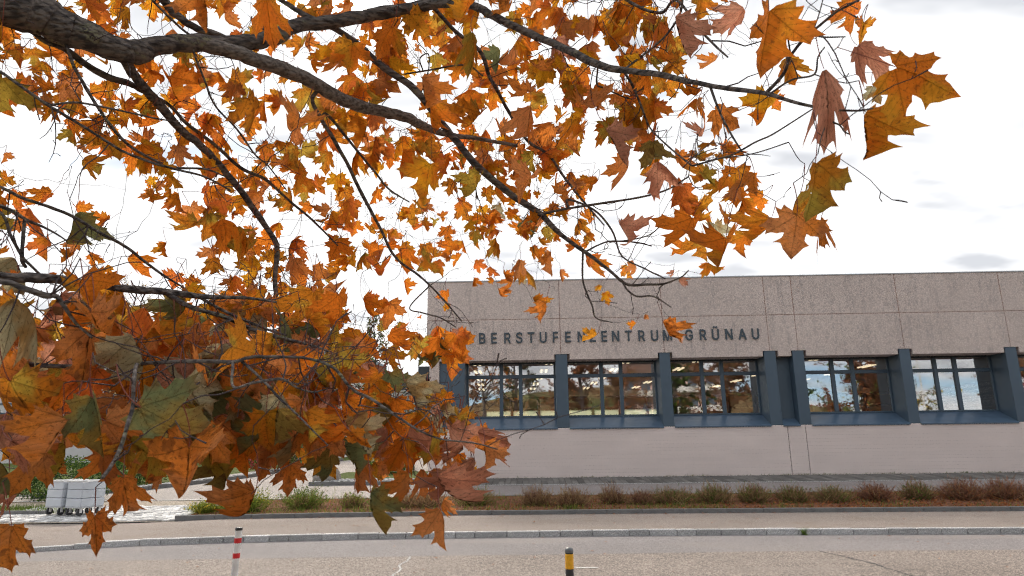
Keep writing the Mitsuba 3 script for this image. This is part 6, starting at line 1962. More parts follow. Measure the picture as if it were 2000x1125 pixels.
-1181 2413 3163 -36 50 -78 44 -64 -61 87 b
-1680 2160 3319 80 -9 -58 25 -84 47 91 r
-1867 1657 2194 -50 -57 -64 -1 -74 66 73 o
-1737 2296 2964 19 -42 -88 48 -74 46 90 o
-1967 2108 3010 -21 53 -81 25 -77 -57 90 r
-2025 2977 2807 -72 6 -67 66 -16 -72 108 o
570 2548 3782 57 59 -55 65 -74 -13 95 y
-2103 2940 4007 -5 -32 -93 50 -82 26 122 y
-1607 2393 2889 -11 97 -15 80 0 -58 89 r
-1486 3227 2316 -7 61 -78 88 -32 -33 103 y
-879 3544 2936 -2 80 -58 -7 -58 -80 110 o
-1130 3254 3287 10 60 -78 21 -78 -57 108 v
-1932 2067 3425 2 96 -25 90 -12 -40 94 y
-1007 3099 2313 -72 -22 -64 31 -94 -3 94 b
-139 2685 3668 -69 66 -25 55 27 -78 94 v
312 2797 2876 -32 55 -76 60 -50 -61 86 o
366 2366 3065 70 37 -59 -1 -83 -54 78 b
307 2268 2906 -7 35 -92 -50 -81 -27 73 v
-1820 3192 2742 14 35 -92 98 -3 13 108 o
-545 3150 3311 -65 68 32 -66 -31 -67 101 o
223 3328 3251 -71 5 -69 47 -69 -53 104 o
-2304 2769 2862 -18 17 -96 50 -82 -24 107 r
148 2490 3514 -58 51 -62 14 -69 -70 87 b
349 2502 3726 24 69 -67 -56 -46 -67 91 y
-3193 2892 2357 -1 -8 -99 97 -19 1 123 b
-147 3001 3045 -15 39 -90 -86 -49 -7 92 v
443 2075 3023 33 43 -83 -70 -46 -52 70 v
484 2261 3540 31 74 -58 11 -63 -75 82 b
-1567 2544 2978 -7 77 -62 49 -51 -69 91 v
-334 3134 3194 9 -74 -65 -72 -50 46 98 v
-1614 2370 3582 36 24 -89 43 -89 -6 96 b
-1650 2194 2879 58 -12 -79 77 -20 59 83 v
-1824 1955 2628 -12 28 -94 -35 -90 -22 79 v
-1148 2873 2592 -23 61 -75 13 -74 -64 90 o
-1349 2360 2769 75 5 -65 47 -73 48 82 o
-272 3030 2784 46 -64 -59 -47 -75 44 90 y
-1406 2523 3402 8 -64 -75 32 -70 63 93 y
-1816 2387 3362 -73 14 -65 37 -72 -57 95 b
-173 2810 2962 13 35 -92 -39 -83 -37 86 y
278 3229 2998 46 17 -86 -23 -91 -30 97 o
-724 3484 2822 90 37 -16 27 -83 -46 104 o
-227 3548 3417 6 28 -95 -12 -94 -29 110 o
-514 2727 3693 -49 53 -68 53 -42 -72 95 o
-849 3232 3336 20 37 -90 -18 -89 -40 103 b
-1199 2807 3620 -39 65 -64 55 -39 -72 100 r
-1435 3256 2715 28 44 -84 -5 -87 -48 102 b
-653 2905 3921 -34 53 -76 -81 -57 -4 102 o
-822 3378 2925 17 61 -76 -27 -71 -63 102 o
181 2372 3123 35 67 -65 34 -73 -57 76 v
-632 3211 3732 -37 21 -89 39 -84 -36 106 y
-791 3211 3207 53 29 -78 27 -94 -16 100 o
-1329 2260 2756 44 49 -74 45 -84 -28 78 y
-838 3126 3331 49 79 -35 42 -57 -70 99 b
322 3316 3107 -21 16 -95 36 -89 -23 99 o
-1939 1931 3169 -52 -10 -84 83 -26 -48 85 y
-1340 3115 2597 25 12 -95 -59 -76 -25 96 y
-234 3185 2856 -8 55 -82 48 -70 -51 93 y
23 2633 3383 75 43 -49 17 -85 -49 85 o
-1326 3153 3043 -52 48 -69 49 -48 -71 101 b
-903 2573 3667 -56 82 -1 -28 -21 -93 92 v
-1626 2059 2911 77 -9 -62 50 -50 69 79 y
-1428 1946 2331 -60 26 -74 39 -71 -56 68 o
-1947 2113 3144 -42 77 -46 -25 -59 -76 87 v
-1017 2098 2206 -56 19 -79 -22 -96 -8 65 b
-1513 2313 3659 -47 85 -19 -26 -34 -89 92 r
-707 3612 2853 -14 34 -92 -53 -81 -22 105 o
-2196 2274 3497 75 23 -60 63 -48 59 98 y
-2478 2764 3630 -16 55 -81 30 -75 -57 113 v
-1604 2045 2952 -66 29 -67 22 -79 -55 78 b
-597 3456 3037 17 72 -66 2 -67 -73 101 v
-135 2472 3599 44 -19 -86 -48 -86 -6 84 b
149 2860 2783 -77 -5 -62 -15 -94 26 82 o
889 3984 2384 29 -3 -95 -89 -33 -26 112 p
-1504 2467 3765 -46 73 -49 74 3 -66 95 y
37 3303 3587 35 83 -41 -46 -22 -85 102 b
-482 2893 4099 -60 70 -36 -14 -54 -82 101 y
-1213 3177 2393 -75 -29 -58 7 -92 37 93 r
-797 3423 3433 -74 3 -65 6 -98 -11 104 v
-1515 2153 2826 -5 69 -71 -42 -66 -61 76 y
-1440 3745 3146 -70 18 -68 56 -44 -69 114 o
-57 3064 2916 -19 -21 -95 62 -77 5 88 y
-2005 2381 3327 23 40 -88 74 -65 -10 93 v
-1127 3073 2444 57 32 -74 5 -92 -36 89 o
218 2511 3082 -89 -12 -42 24 -93 -25 76 y
-1438 2525 3425 46 87 -8 47 -32 -81 89 y
-86 3882 2710 6 -19 -97 80 -56 16 107 b
-3127 3009 2205 23 -16 -95 15 -96 20 116 v
-128 3038 3087 4 -6 -99 -56 -81 3 88 r
-995 3547 2943 9 94 -28 31 -30 -89 103 r
-46 3808 3024 24 75 -60 32 -65 -68 107 o
-416 3843 2840 -52 32 -78 80 -10 -57 107 o
-1528 3004 3255 -5 5 -99 80 -58 -7 98 r
-1272 3461 2423 17 51 -83 92 -37 -4 99 r
-524 3845 2821 55 -33 -76 24 -80 52 107 r
-1489 3101 2795 81 24 -51 -9 -83 -53 95 o
448 2398 2938 81 36 -44 -39 -21 -89 72 o
-554 3597 2783 21 26 -93 59 -79 -9 100 b
-279 3089 3778 41 89 10 78 -30 -52 98 y
-452 3036 3945 13 30 -93 -4 -94 -31 100 v
-1004 3136 2853 -59 73 -32 72 33 -60 91 o
-38 3332 3818 -10 86 -47 70 -27 -65 103 y
-625 3763 3157 7 22 -96 -10 -96 -22 107 g
-2396 2929 3400 33 54 -76 93 -19 28 108 b
-1695 2493 3646 -39 89 -16 4 -16 -98 93 v
-557 3199 3154 35 -32 -87 4 -92 35 93 y
553 2548 3723 -41 88 22 -47 0 -87 85 y
-80 3692 3510 -46 53 -70 -40 -83 -37 107 b
-1647 1857 2491 -9 -5 -98 97 -15 -9 68 o
-1817 1896 3046 45 58 -66 86 -43 21 76 o
64 3082 2694 20 74 -62 -55 -43 -70 84 o
-702 3075 3288 -14 77 -61 0 -62 -78 91 b
-1087 3524 2969 43 49 -75 74 -66 -1 101 r
-2012 3346 3102 7 62 -77 97 -21 -8 107 b
-997 2979 2407 33 28 -89 -33 -85 -38 83 y
-68 3059 3049 -46 83 -27 -45 -49 -73 86 b
89 3494 3227 -23 47 -84 -26 -86 -41 98 y
-1556 2199 3000 -57 -15 -80 23 -96 2 76 o
43 3393 3351 -14 32 -92 -43 -86 -24 96 r
-1546 2233 3284 -7 91 -38 20 -36 -90 80 b
340 2396 3544 69 59 -39 -37 -16 -90 77 b
2 3342 3775 -39 84 -33 34 -20 -91 100 v
-1504 2332 3244 14 42 -88 96 -26 2 80 o
-1837 2054 3364 -49 -10 -86 79 -46 -39 81 y
-1147 2792 3057 63 -22 -73 36 -75 53 84 v
1040 3619 3076 27 58 -75 8 -79 -59 101 b
-685 3095 3219 -60 -55 -56 75 -62 -18 89 r
-902 3379 3013 -41 2 -90 88 -22 -41 94 o
-1323 3746 3154 -64 -8 -75 50 -79 -33 107 o
-1466 2591 3696 54 64 -53 -36 -39 -84 90 o
129 3137 2880 29 -9 -94 73 -61 28 84 y
646 2259 2709 -43 -22 -86 3 -96 24 64 b
-645 3180 3799 -8 -17 -97 52 -83 10 96 v
-449 3561 4020 -55 33 -76 12 -86 -47 107 t
-1623 1697 2377 -79 6 -59 59 -1 -79 61 b
-162 3244 2825 71 -42 -54 -26 -89 34 86 r
-777 2729 2286 51 79 -31 -13 -29 -94 72 r
-2429 3188 3887 -53 30 -78 39 -73 -55 114 y
-1537 2244 2428 82 38 -41 49 -84 20 70 o
-2313 3114 4041 48 13 -86 -13 -96 -22 112 r
1075 3321 3286 56 34 -74 -32 -74 -58 95 r
-138 3876 2732 18 65 -72 -61 -50 -60 100 o
-201 3862 2784 79 -2 -59 10 -97 18 100 r
-1689 2382 3552 -30 30 -90 27 -87 -38 85 y
-1724 2554 3381 -96 13 20 -22 -11 -96 87 v
-2031 2195 3420 15 72 -66 97 -17 3 85 r
-287 3852 2818 92 -26 -26 -26 -95 3 100 r
-297 3822 2944 -9 79 -58 19 -56 -79 100 y
-1555 3545 2643 38 -17 -90 19 -94 26 98 o
185 3026 2882 27 58 -76 -36 -67 -63 80 b
-260 3780 3120 3 55 -82 -1 -82 -55 100 y
-1367 3350 3039 17 97 -6 -41 2 -90 95 v
-1152 2702 3916 20 53 -81 76 -60 -21 90 y
423 2230 2889 66 28 -68 8 -94 -30 63 o
-173 3898 2637 18 26 -94 -57 -74 -31 99 b
-1565 3680 3405 -44 14 -87 53 -74 -39 107 b
469 3919 2614 18 -18 -96 -40 -90 9 100 y
33 2329 3331 23 3 -96 -82 -51 -21 69 b
-604 3193 3184 -11 67 -72 45 -61 -64 87 y
-1862 2012 3314 -85 -49 -15 16 3 -98 78 o
-484 3891 2632 14 25 -95 63 -76 -11 99 o
-2514 2926 3018 -73 18 -64 42 -62 -65 100 o
-768 3926 2455 -18 -27 -94 24 -93 22 100 v
-1816 2356 3259 -26 53 -79 41 -68 -59 82 y
-922 3136 3553 -98 10 -13 0 -76 -63 91 y
-1510 2096 2415 -15 5 -98 83 -52 -15 65 b
-1877 2174 3442 -15 49 -85 -82 -53 -16 81 y
-213 3238 2807 -42 39 -81 71 -40 -56 83 y
-1845 1994 2989 -34 35 -86 -42 -88 -20 73 b
-1332 2818 3140 7 66 -74 -35 -67 -64 83 b
210 2947 2655 -37 70 -60 -23 -70 -67 75 o
-1045 2254 2322 19 72 -65 76 -52 -37 62 b
-419 3466 2727 -16 75 -62 42 -51 -73 88 b
2 2573 3479 -4 77 -62 -10 -62 -77 75 b
-1335 1536 2165 -71 -15 -68 17 -97 3 50 o
-1362 2381 3249 -37 92 -6 -10 -11 -98 76 v
-2111 3140 2639 -23 -63 -73 2 -75 65 94 o
-1506 2590 3366 38 25 -88 74 -64 14 82 y
-1684 1814 2330 -32 42 -84 44 -71 -53 61 o
-1901 2020 3002 34 4 -93 20 -97 3 73 o
481 2344 3318 -46 52 -71 -74 -65 0 69 r
-1374 2585 2282 -58 14 -79 71 -35 -59 71 o
-1182 2682 3393 -25 58 -76 71 -42 -55 81 r
-1677 2473 3055 -89 42 -11 22 21 -94 78 y
-1415 2471 2747 22 37 -89 95 -23 14 72 o
493 2237 2756 -15 35 -91 52 -75 -37 60 y
-314 3371 3438 -63 13 -75 -49 -82 28 90 y
126 2912 2825 -42 -36 -82 11 -92 35 74 b
-577 3551 3077 -37 -27 -88 -41 -80 42 91 b
-428 3136 3901 -61 44 -65 78 32 -52 91 b
331 3691 3030 -87 44 15 -7 18 -97 93 o
-27 2965 2978 -12 -7 -98 -27 -95 10 76 v
-11 2900 2701 30 33 -88 0 -93 -35 72 r
-1719 1781 2497 -31 33 -88 59 -65 -45 61 o
-944 2634 3410 3 52 -84 -41 -76 -48 77 y
389 2490 3091 48 60 -62 -32 -53 -77 67 v
-1208 2669 3608 -55 20 -80 69 -40 -58 82 b
22 2994 2992 16 32 -92 73 -66 -10 76 v
-786 2915 3707 86 46 -19 -8 -25 -96 85 y
303 3175 2772 -54 -51 -65 -6 -76 63 79 y
-1957 2192 3081 17 48 -85 78 -58 -17 76 r
-1179 2215 2291 58 49 -63 73 0 67 60 b
208 2290 3018 -8 67 -72 45 -62 -63 61 b
381 2294 2974 25 82 -49 -27 -43 -85 61 v
-1026 2947 3657 34 90 -24 52 -40 -74 85 y
-704 3539 3007 33 72 -59 0 -63 -76 89 y
-561 3355 3423 -88 2 -46 32 -69 -63 88 y
-999 3636 2791 32 66 -67 48 -72 -48 91 v
-1824 1963 2950 -68 -39 -60 13 -88 43 68 v
-484 2875 3313 -89 29 -31 12 -52 -84 76 y
75 3315 3352 -73 33 -58 -47 -87 9 85 y
209 3568 3402 -70 -59 -39 39 -78 47 91 y
-993 3537 2814 59 73 -32 -27 -19 -93 88 y
-1713 1794 2685 -11 7 -98 98 -6 -12 61 b
-1042 2860 3233 -56 80 -17 5 -17 -97 78 v
-2080 1981 3273 -51 2 -85 82 -23 -50 74 b
-1234 2750 3959 -4 62 -77 14 -76 -62 85 y
-2 2925 2699 8 26 -95 34 -90 -22 70 o
-2129 2306 3382 52 13 -83 72 -57 36 81 b
-1246 2405 2824 81 -5 -57 -3 -99 4 66 r
-578 3586 3454 -20 55 -80 -15 -82 -53 91 b
-1373 3313 2720 -88 3 -46 38 -52 -76 84 y
-1726 1845 2336 73 64 -21 67 -72 11 58 o
-779 2641 3509 2 56 -82 -10 -81 -56 73 y
-1072 3554 3015 0 -11 -98 36 -91 10 88 o
-1522 2536 3786 19 10 -97 -34 -91 -17 80 o
-235 2549 3619 -26 56 -77 -44 -78 -42 71 o
-598 2947 3731 15 3 -98 14 -98 0 80 y
-1676 1920 2530 70 57 -42 21 -73 -63 59 b
-1239 2917 2807 22 86 -45 33 -50 -79 74 r
-371 3822 2932 54 14 -82 73 -54 40 89 o
-424 3946 2409 13 41 -89 39 -85 -33 89 p
-1444 2644 3744 70 57 -41 22 -72 -64 80 r
-1510 2498 2796 48 -85 -19 11 -15 97 68 y
-1818 1814 2695 49 61 -61 79 -60 3 60 r
-695 3943 2392 61 -24 -74 -13 -96 21 89 o
-654 3976 2256 -25 78 -55 -43 -60 -66 89 g
625 1982 2628 7 81 -56 -11 -56 -81 49 o
199 2866 2600 -42 50 -75 7 -80 -57 65 r
-954 2262 2299 -51 20 -82 -14 -97 -14 55 r
-2180 2233 3664 -43 -51 -73 86 -45 -20 79 b
-1783 1835 2529 -83 9 -54 54 5 -83 58 r
-1917 1950 2961 -15 69 -69 71 -40 -56 65 y
-1592 1749 2503 47 70 51 32 40 -85 54 y
-1317 2989 2738 -46 63 -61 28 -55 -78 74 b
-2594 3322 3618 -51 26 -81 46 -71 -51 99 r
-1535 3894 2510 -26 -72 -63 56 -64 51 92 r
-1452 3305 2870 -63 69 -33 18 -28 -93 81 b
-239 3277 2901 -82 -1 -56 -12 -96 20 75 o
291 2464 3084 -2 7 -99 -55 -82 -5 61 b
57 3172 2674 12 82 -55 -8 -54 -82 71 o
-1839 2399 3208 -46 35 -80 74 -33 -57 72 v
-1274 2615 3550 -34 56 -74 73 -33 -58 73 r
-1491 1607 2197 9 75 -63 57 -56 -58 48 r
-931 3184 2359 89 -9 -42 23 -71 65 72 r
-1470 3280 2693 -81 -19 -54 37 -88 -24 79 v
-1640 2247 2849 70 12 -69 61 -58 52 64 b
-2712 3129 3240 -57 38 -71 -2 -88 -45 92 b
-1 3277 2823 27 91 28 60 6 -78 72 r
-1819 2386 3556 -7 24 -96 99 7 -6 73 v
-1438 2845 2299 39 47 -78 73 -67 -4 68 v
-969 3937 2389 -3 26 -96 81 -53 -17 85 o
-625 3167 2651 9 36 -92 -13 -91 -37 70 y
-1239 2891 2634 7 50 -85 2 -85 -50 68 o
-869 3570 3942 17 9 -97 -10 -98 -11 89 o
-663 3698 3424 33 73 -58 8 -64 -75 85 t
-332 3875 2713 -23 1 -96 -65 -74 15 82 o
-2201 2094 3392 -44 -10 -88 -23 -94 22 71 b
-1180 3062 2507 -20 -6 -97 37 -92 -2 69 y
926 3908 2707 31 -69 -64 -70 -62 33 85 p
173 3504 3393 23 12 -96 -59 -76 -24 79 v
-1142 2344 2671 17 -7 -97 -39 -91 -1 56 r
-1358 3087 2613 -36 30 -87 64 -60 -47 71 v
-541 3371 2895 10 63 -76 -28 -71 -63 73 r
632 3965 2438 -43 21 -86 65 -58 -47 82 o
603 2211 2749 -4 21 -97 31 -92 -21 50 b
-1471 1811 2239 -44 15 -87 89 4 -44 47 r
-141 3612 3478 35 83 -42 21 -51 -82 79 v
-766 3346 2863 -52 -36 -76 34 -91 20 71 o
-1896 2129 3177 -91 -13 -37 38 -47 -78 63 r
1191 3527 4335 68 40 -59 -64 -3 -75 89 o
-21 3884 2710 24 64 -72 19 -76 -61 78 t
195 3878 2758 -6 -20 -97 -50 -83 20 78 b
60 3111 2850 31 64 -68 -38 -58 -71 64 y
-1776 1828 2348 -79 -10 -60 56 -49 -66 51 o
-2246 3684 3318 73 34 -57 14 -91 -36 89 y
-509 3781 3093 28 78 -54 0 -56 -81 78 r
-1906 3746 3095 84 50 -16 47 -85 -22 85 t
-1510 1762 2238 65 -21 -72 68 -25 68 46 b
-1694 1790 2623 23 17 -95 66 -73 3 50 r
-1568 1952 2885 65 41 -62 69 -66 28 53 b
-1098 3623 2994 57 55 -60 -52 -31 -78 77 y
241 3639 3487 41 82 -37 -13 -34 -92 77 o
-238 2892 2942 75 60 -24 -10 -27 -95 60 r
-2034 2102 3050 91 34 17 22 -83 49 60 o
-1509 2512 2809 -38 21 -89 -16 -96 -16 58 b
-1970 2010 2996 -24 -2 -96 38 -91 -8 57 v
-270 3114 2825 41 60 -67 -50 -46 -72 62 o
-1977 1980 3226 -65 23 -71 24 -83 -48 59 r
-687 3202 2811 -52 -8 -84 -22 -94 23 64 o
-94 3468 3411 -67 73 -4 11 4 -98 71 r
-914 3599 3816 54 14 -82 73 -54 39 78 o
-1585 3658 3498 -8 30 -94 37 -87 -31 78 r
-1081 3008 2444 -44 -35 -82 77 -61 -14 59 b
-1112 3039 2523 26 69 -66 17 -71 -67 59 y
-223 3425 3344 -35 -29 -88 70 -70 -4 68 r
-723 3140 3034 -5 52 -84 4 -84 -53 62 b
289 3068 2675 15 75 -63 72 -52 -43 57 o
52 3057 2937 -2 65 -74 -7 -74 -65 58 o
-352 3049 3076 -93 34 7 -13 -14 -97 59 y
-541 3705 3042 -25 95 -7 11 -5 -98 69 v
-1426 3011 2849 -33 54 -76 1 -80 -58 61 r
-1455 1925 2266 26 4 -95 -26 -95 -12 43 o
275 2972 2677 5 24 -96 -29 -91 -25 54 o
-1091 3927 2417 55 45 -69 -10 -79 -59 71 t
30 3136 2806 27 53 -79 -2 -82 -55 56 r
-174 2871 2696 -13 -10 -98 55 -82 2 51 o
-642 3544 4073 -68 71 6 -55 -47 -67 71 b
-521 3494 2725 -3 67 -73 86 -35 -35 61 o
-466 3017 3072 -35 60 -70 -23 -78 -56 54 o
-728 3324 3027 -10 79 -59 3 -59 -80 59 r
-218 3876 2721 -41 -55 -71 64 -73 20 64 y
-229 3818 2964 18 81 -53 20 -56 -79 64 b
3 3377 3345 22 38 -89 70 -69 -13 60 b
-485 3906 2569 79 3 -60 -3 -99 -8 64 y
-746 3772 3105 -65 -48 -57 65 -74 -12 64 r
135 3116 2740 -60 19 -76 -45 -87 14 51 o
421 3904 2671 -56 0 -81 -15 -97 10 60 y
881 3897 2749 5 19 -97 74 -65 -9 53 p
698 3952 2500 -62 13 -76 -59 -71 36 43 b
-650 3917 2508 32 88 -31 39 -43 -81 36 r"""
maple = thing('maple_tree', 'maple with orange, yellow and brown autumn leaves reaching over the road from the left', 'tree')
net_p, net_r = [], []
g = np.random.default_rng(3)
BR = [np.array([[float(a) for a in q.split()] for q in line.split(';')]) * [1e-3, 1e-3, 1e-3, 1e-4] for line in BRANCHES.strip().split('\n')]
TR = np.array([-3.35, 2.35, 0.0])
tr = spline(np.array([[-3.42, 2.35, 0.0, 0.23], [-3.40, 2.36, 0.5, 0.185], [-3.36, 2.35, 1.4, 0.17], [-3.33, 2.33, 2.4, 0.16], [-3.36, 2.36, 3.4, 0.14], [-3.45, 2.4, 4.6, 0.11], [-3.5, 2.5, 6.5, 0.06]]), 6)
put('trunk', tube(tr[:, :3], tr[:, 3] * (1 + 0.06 * np.sin(np.arange(len(tr)) * 1.7)), 18), 'mat_bark', maple, smooth=True)
PALE = {1, 40, 41}
for i, b in enumerate(BR):
    if b[0, 0] < -1.9 and b[0, 3] > 0.008:      # rooted in the trunk outside the frame
        b = np.vstack([[TR[0], TR[1], max(b[0, 2] - 0.35, 1.2), b[0, 3] * 1.15], b])
    s = spline(b, 7)
    amp = np.minimum(0.16 * s[:, 3], 0.004)[:, None]
    wob = np.stack([meshkit.noise(np.c_[np.arange(len(s)) * 0.45, np.full(len(s), i * 3.7 + q), 0 * s[:, 0]], 2) - 0.5 for q in (0, 11, 23)], 1) * amp * 2
    s[:, :3] += wob
    rr = s[:, 3] * (1 + 0.14 * (meshkit.noise(np.c_[np.arange(len(s)) * 0.6, np.full(len(s), i * 1.3), 0 * s[:, 0]], 5) - 0.5))
    put('branch', tube(s[:, :3], np.maximum(rr, 0.0012), 10 if b[:, 3].max() > 0.012 else 7), 'mat_pale_bark' if i == 1 else 'mat_bark', maple, smooth=True)
    net_p.append(s[:, :3]); net_r.append(s[:, 3])
net_p = np.vstack(net_p); net_r = np.concatenate(net_r)

# unseen limbs of the same crown, added above and left of the frame for shade
g5 = np.random.default_rng(21)
crown_tips = []
for k in range(16):
    z0 = 3.6 + 0.18 * k
    az = g5.uniform(-1.5, 2.2)
    L = g5.uniform(2.2, 3.6)
    p0 = np.array([-3.45, 2.42, z0]); d = np.array([np.cos(az), np.sin(az), 0.28])
    b = np.vstack([np.r_[p0, 0.045], np.r_[p0 + d * L * 0.4 + [0, 0, 0.25], 0.03], np.r_[p0 + d * L * 0.75 + [0, 0, 0.25], 0.018], np.r_[p0 + d * L + [0, 0, 0.1], 0.006]])
    b[1:, :3] += g5.normal(0, 0.12, (3, 3))
    s = spline(b, 6)
    s[:, 2] = np.maximum(s[:, 2], 2.6 + 0.62 * np.hypot(s[:, 0] * 0.35, np.maximum(s[:, 1], 0.3)) * 1.35)
    put('branch', tube(s[:, :3], s[:, 3], 8), 'mat_bark', maple, smooth=True)
    for _ in range(14):
        q = s[g5.integers(5, len(s)), :3]
        e = q + g5.normal(0, 0.28, 3) + [0, 0, 0.05]
        if e[2] > 1.75 + 0.80 * max(e[1], 0.2) + 0.25:
            crown_tips.append((q, e))

# the blade: a Norway maple outline
HALF = [(0.0, 0.025), (0.07, -0.05), (0.17, -0.085), (0.285, -0.165), (0.30, -0.05), (0.435, -0.075), (0.375, 0.035), (0.335, 0.125), (0.42, 0.155), (0.545, 0.145), (0.525, 0.235), (0.68, 0.375), (0.545, 0.40), (0.53, 0.52), (0.425, 0.475), (0.30, 0.475), (0.205, 0.435), (0.215, 0.56), (0.335, 0.70), (0.215, 0.70), (0.155, 0.80), (0.0, 1.02)]


def outline(gn, step, jag=0.0):
    pts = [np.array(q) for q in HALF]
    right = [q + gn.normal(0, 0.012 + jag, 2) * [1, 1] for q in pts]
    left = [q * [-1, 1] + gn.normal(0, 0.012 + jag, 2) for q in pts[1:-1]][::-1]
    ring_ = right + left
    out = []
    for a, b in zip(ring_, ring_[1:] + ring_[:1]):
        L = np.linalg.norm(b - a); n = max(1, int(round(L / step)))
        nrm = np.array([-(b - a)[1], (b - a)[0]]) / max(L, 1e-9)
        for t in np.arange(n) / n:
            out.append(a + (b - a) * t + nrm * (0.10 * L * t * (1 - t) * 4 * 0.45))
    return np.array(out)


def blade(gn, step, holes=0):
    o = outline(gn, step)
    poly = Polygon(o).buffer(0)
    if poly.geom_type != 'Polygon':
        poly = max(poly.geoms, key=lambda q: q.area)
    o = np.array(poly.exterior.coords)[:-1]
    xs_, ys_ = np.meshgrid(np.arange(-0.75, 0.76, step * 1.35), np.arange(-0.2, 1.05, step * 1.35))
    q = np.c_[xs_.ravel(), ys_.ravel()] + gn.normal(0, step * 0.2, (xs_.size, 2))
    inner = poly.buffer(-step * 0.55)
    q = q[contains_xy(inner, q[:, 0], q[:, 1])]
    if step < 0.09:
        vein = np.vstack([np.outer(np.linspace(0.05, 0.85, 12), [math.sin(a), math.cos(a)]) * l for a, l in ((0, 1.0), (0.8, 0.75), (-0.8, 0.75))])
        vein = vein[contains_xy(inner, vein[:, 0], vein[:, 1])]
        q = np.vstack([q, vein])
    P = np.vstack([o, q])
    d = Delaunay(P)
    c = P[d.simplices].mean(1)
    f = d.simplices[contains_xy(poly, c[:, 0], c[:, 1])]
    if holes:
        for _ in range(holes):
            h = gn.uniform([-0.35, 0.05], [0.35, 0.7])
            cc = P[f].mean(1); f = f[np.linalg.norm((cc - h) * [1.6, 1.0], axis=1) > gn.uniform(0.02, 0.04)]
    a = P[f]; s = np.cross(a[:, 1] - a[:, 0], a[:, 2] - a[:, 0])
    f = np.where(s[:, None] < 0, f[:, ::-1], f)[np.abs(s) > 1e-7]
    return P, f


def shape_leaf(P, gn, cls, big):
    x, y = P[:, 0], P[:, 1]
    r = np.hypot(x, y)
    curl = {'p': 1.1, 't': 0.9, 'b': 0.7, 'r': 0.5, 'g': 0.6}.get(cls, 0.45)
    z = -gn.uniform(0.08, 0.62) * (1 + curl) * np.abs(x) ** 1.15
    z = z - gn.uniform(-0.05, 0.45) * y ** 2 * (0.6 + curl)
    th = np.arctan2(x, y + 0.02)
    z += gn.uniform(0.015, 0.055) * r * np.cos(th * 7.8) * (1 + curl)
    k = gn.uniform(0, 6.28, 3)
    z += (0.05 + 0.09 * curl) * r * (np.sin(5.2 * x + k[0]) * np.cos(4.3 * y + k[1]))
    z += (0.02 + 0.06 * curl) * np.clip(r - 0.35, 0, 1) * np.sin(9 * th + k[2])
    # hung leaves fold back along the midrib and droop towards the lobe tips
    fold = np.radians(gn.uniform(35, 68) if gn.random() < 0.35 + 0.25 * curl else gn.uniform(2, 30))
    z = z - np.abs(x) * np.sin(fold)
    x = x * np.cos(fold) * 0.5 + x * 0.5 * np.where(x > 0, 1.0, np.cos(fold))
    dr_ = np.clip(r - 0.28, 0, None)
    z = z - gn.uniform(0.1, 0.95) * dr_ ** 1.6 * gn.choice([-0.4, 1.0, 1.0])
    Q = np.c_[x, y, z]
    if cls in 'pt' or gn.random() < 0.38:          # dry leaves roll in along one side or fold down the midrib
        a = gn.uniform(0.8, 2.4 if cls in 'pt' else 1.3)
        side = gn.choice([-1, 1]); t = np.clip(side * Q[:, 0] - gn.uniform(-0.05, 0.18), 0, None)
        ang = t * a * 1.7
        R_ = np.where(ang > 1e-6, np.sin(ang) / np.maximum(ang, 1e-6), 1.0)
        H_ = np.where(ang > 1e-6, (1 - np.cos(ang)) / np.maximum(ang, 1e-6), 0.0)
        Q[:, 0] = Q[:, 0] - side * t * (1 - R_); Q[:, 2] = Q[:, 2] + gn.choice([-1, 1]) * t * H_
    if gn.random() < 0.5:                           # the tip bends
        t = np.clip(Q[:, 1] - gn.uniform(0.3, 0.6), 0, None); a = gn.uniform(-1.6, 1.6) * (0.6 + curl)
        Q[:, 2] += t * np.sin(t * a); Q[:, 1] -= t * (1 - np.cos(t * a))
    tw = gn.normal(0, 0.28) * (Q[:, 1])
    c, s = np.cos(tw), np.sin(tw)
    return np.c_[Q[:, 0] * c - Q[:, 2] * s, Q[:, 1], Q[:, 0] * s + Q[:, 2] * c]


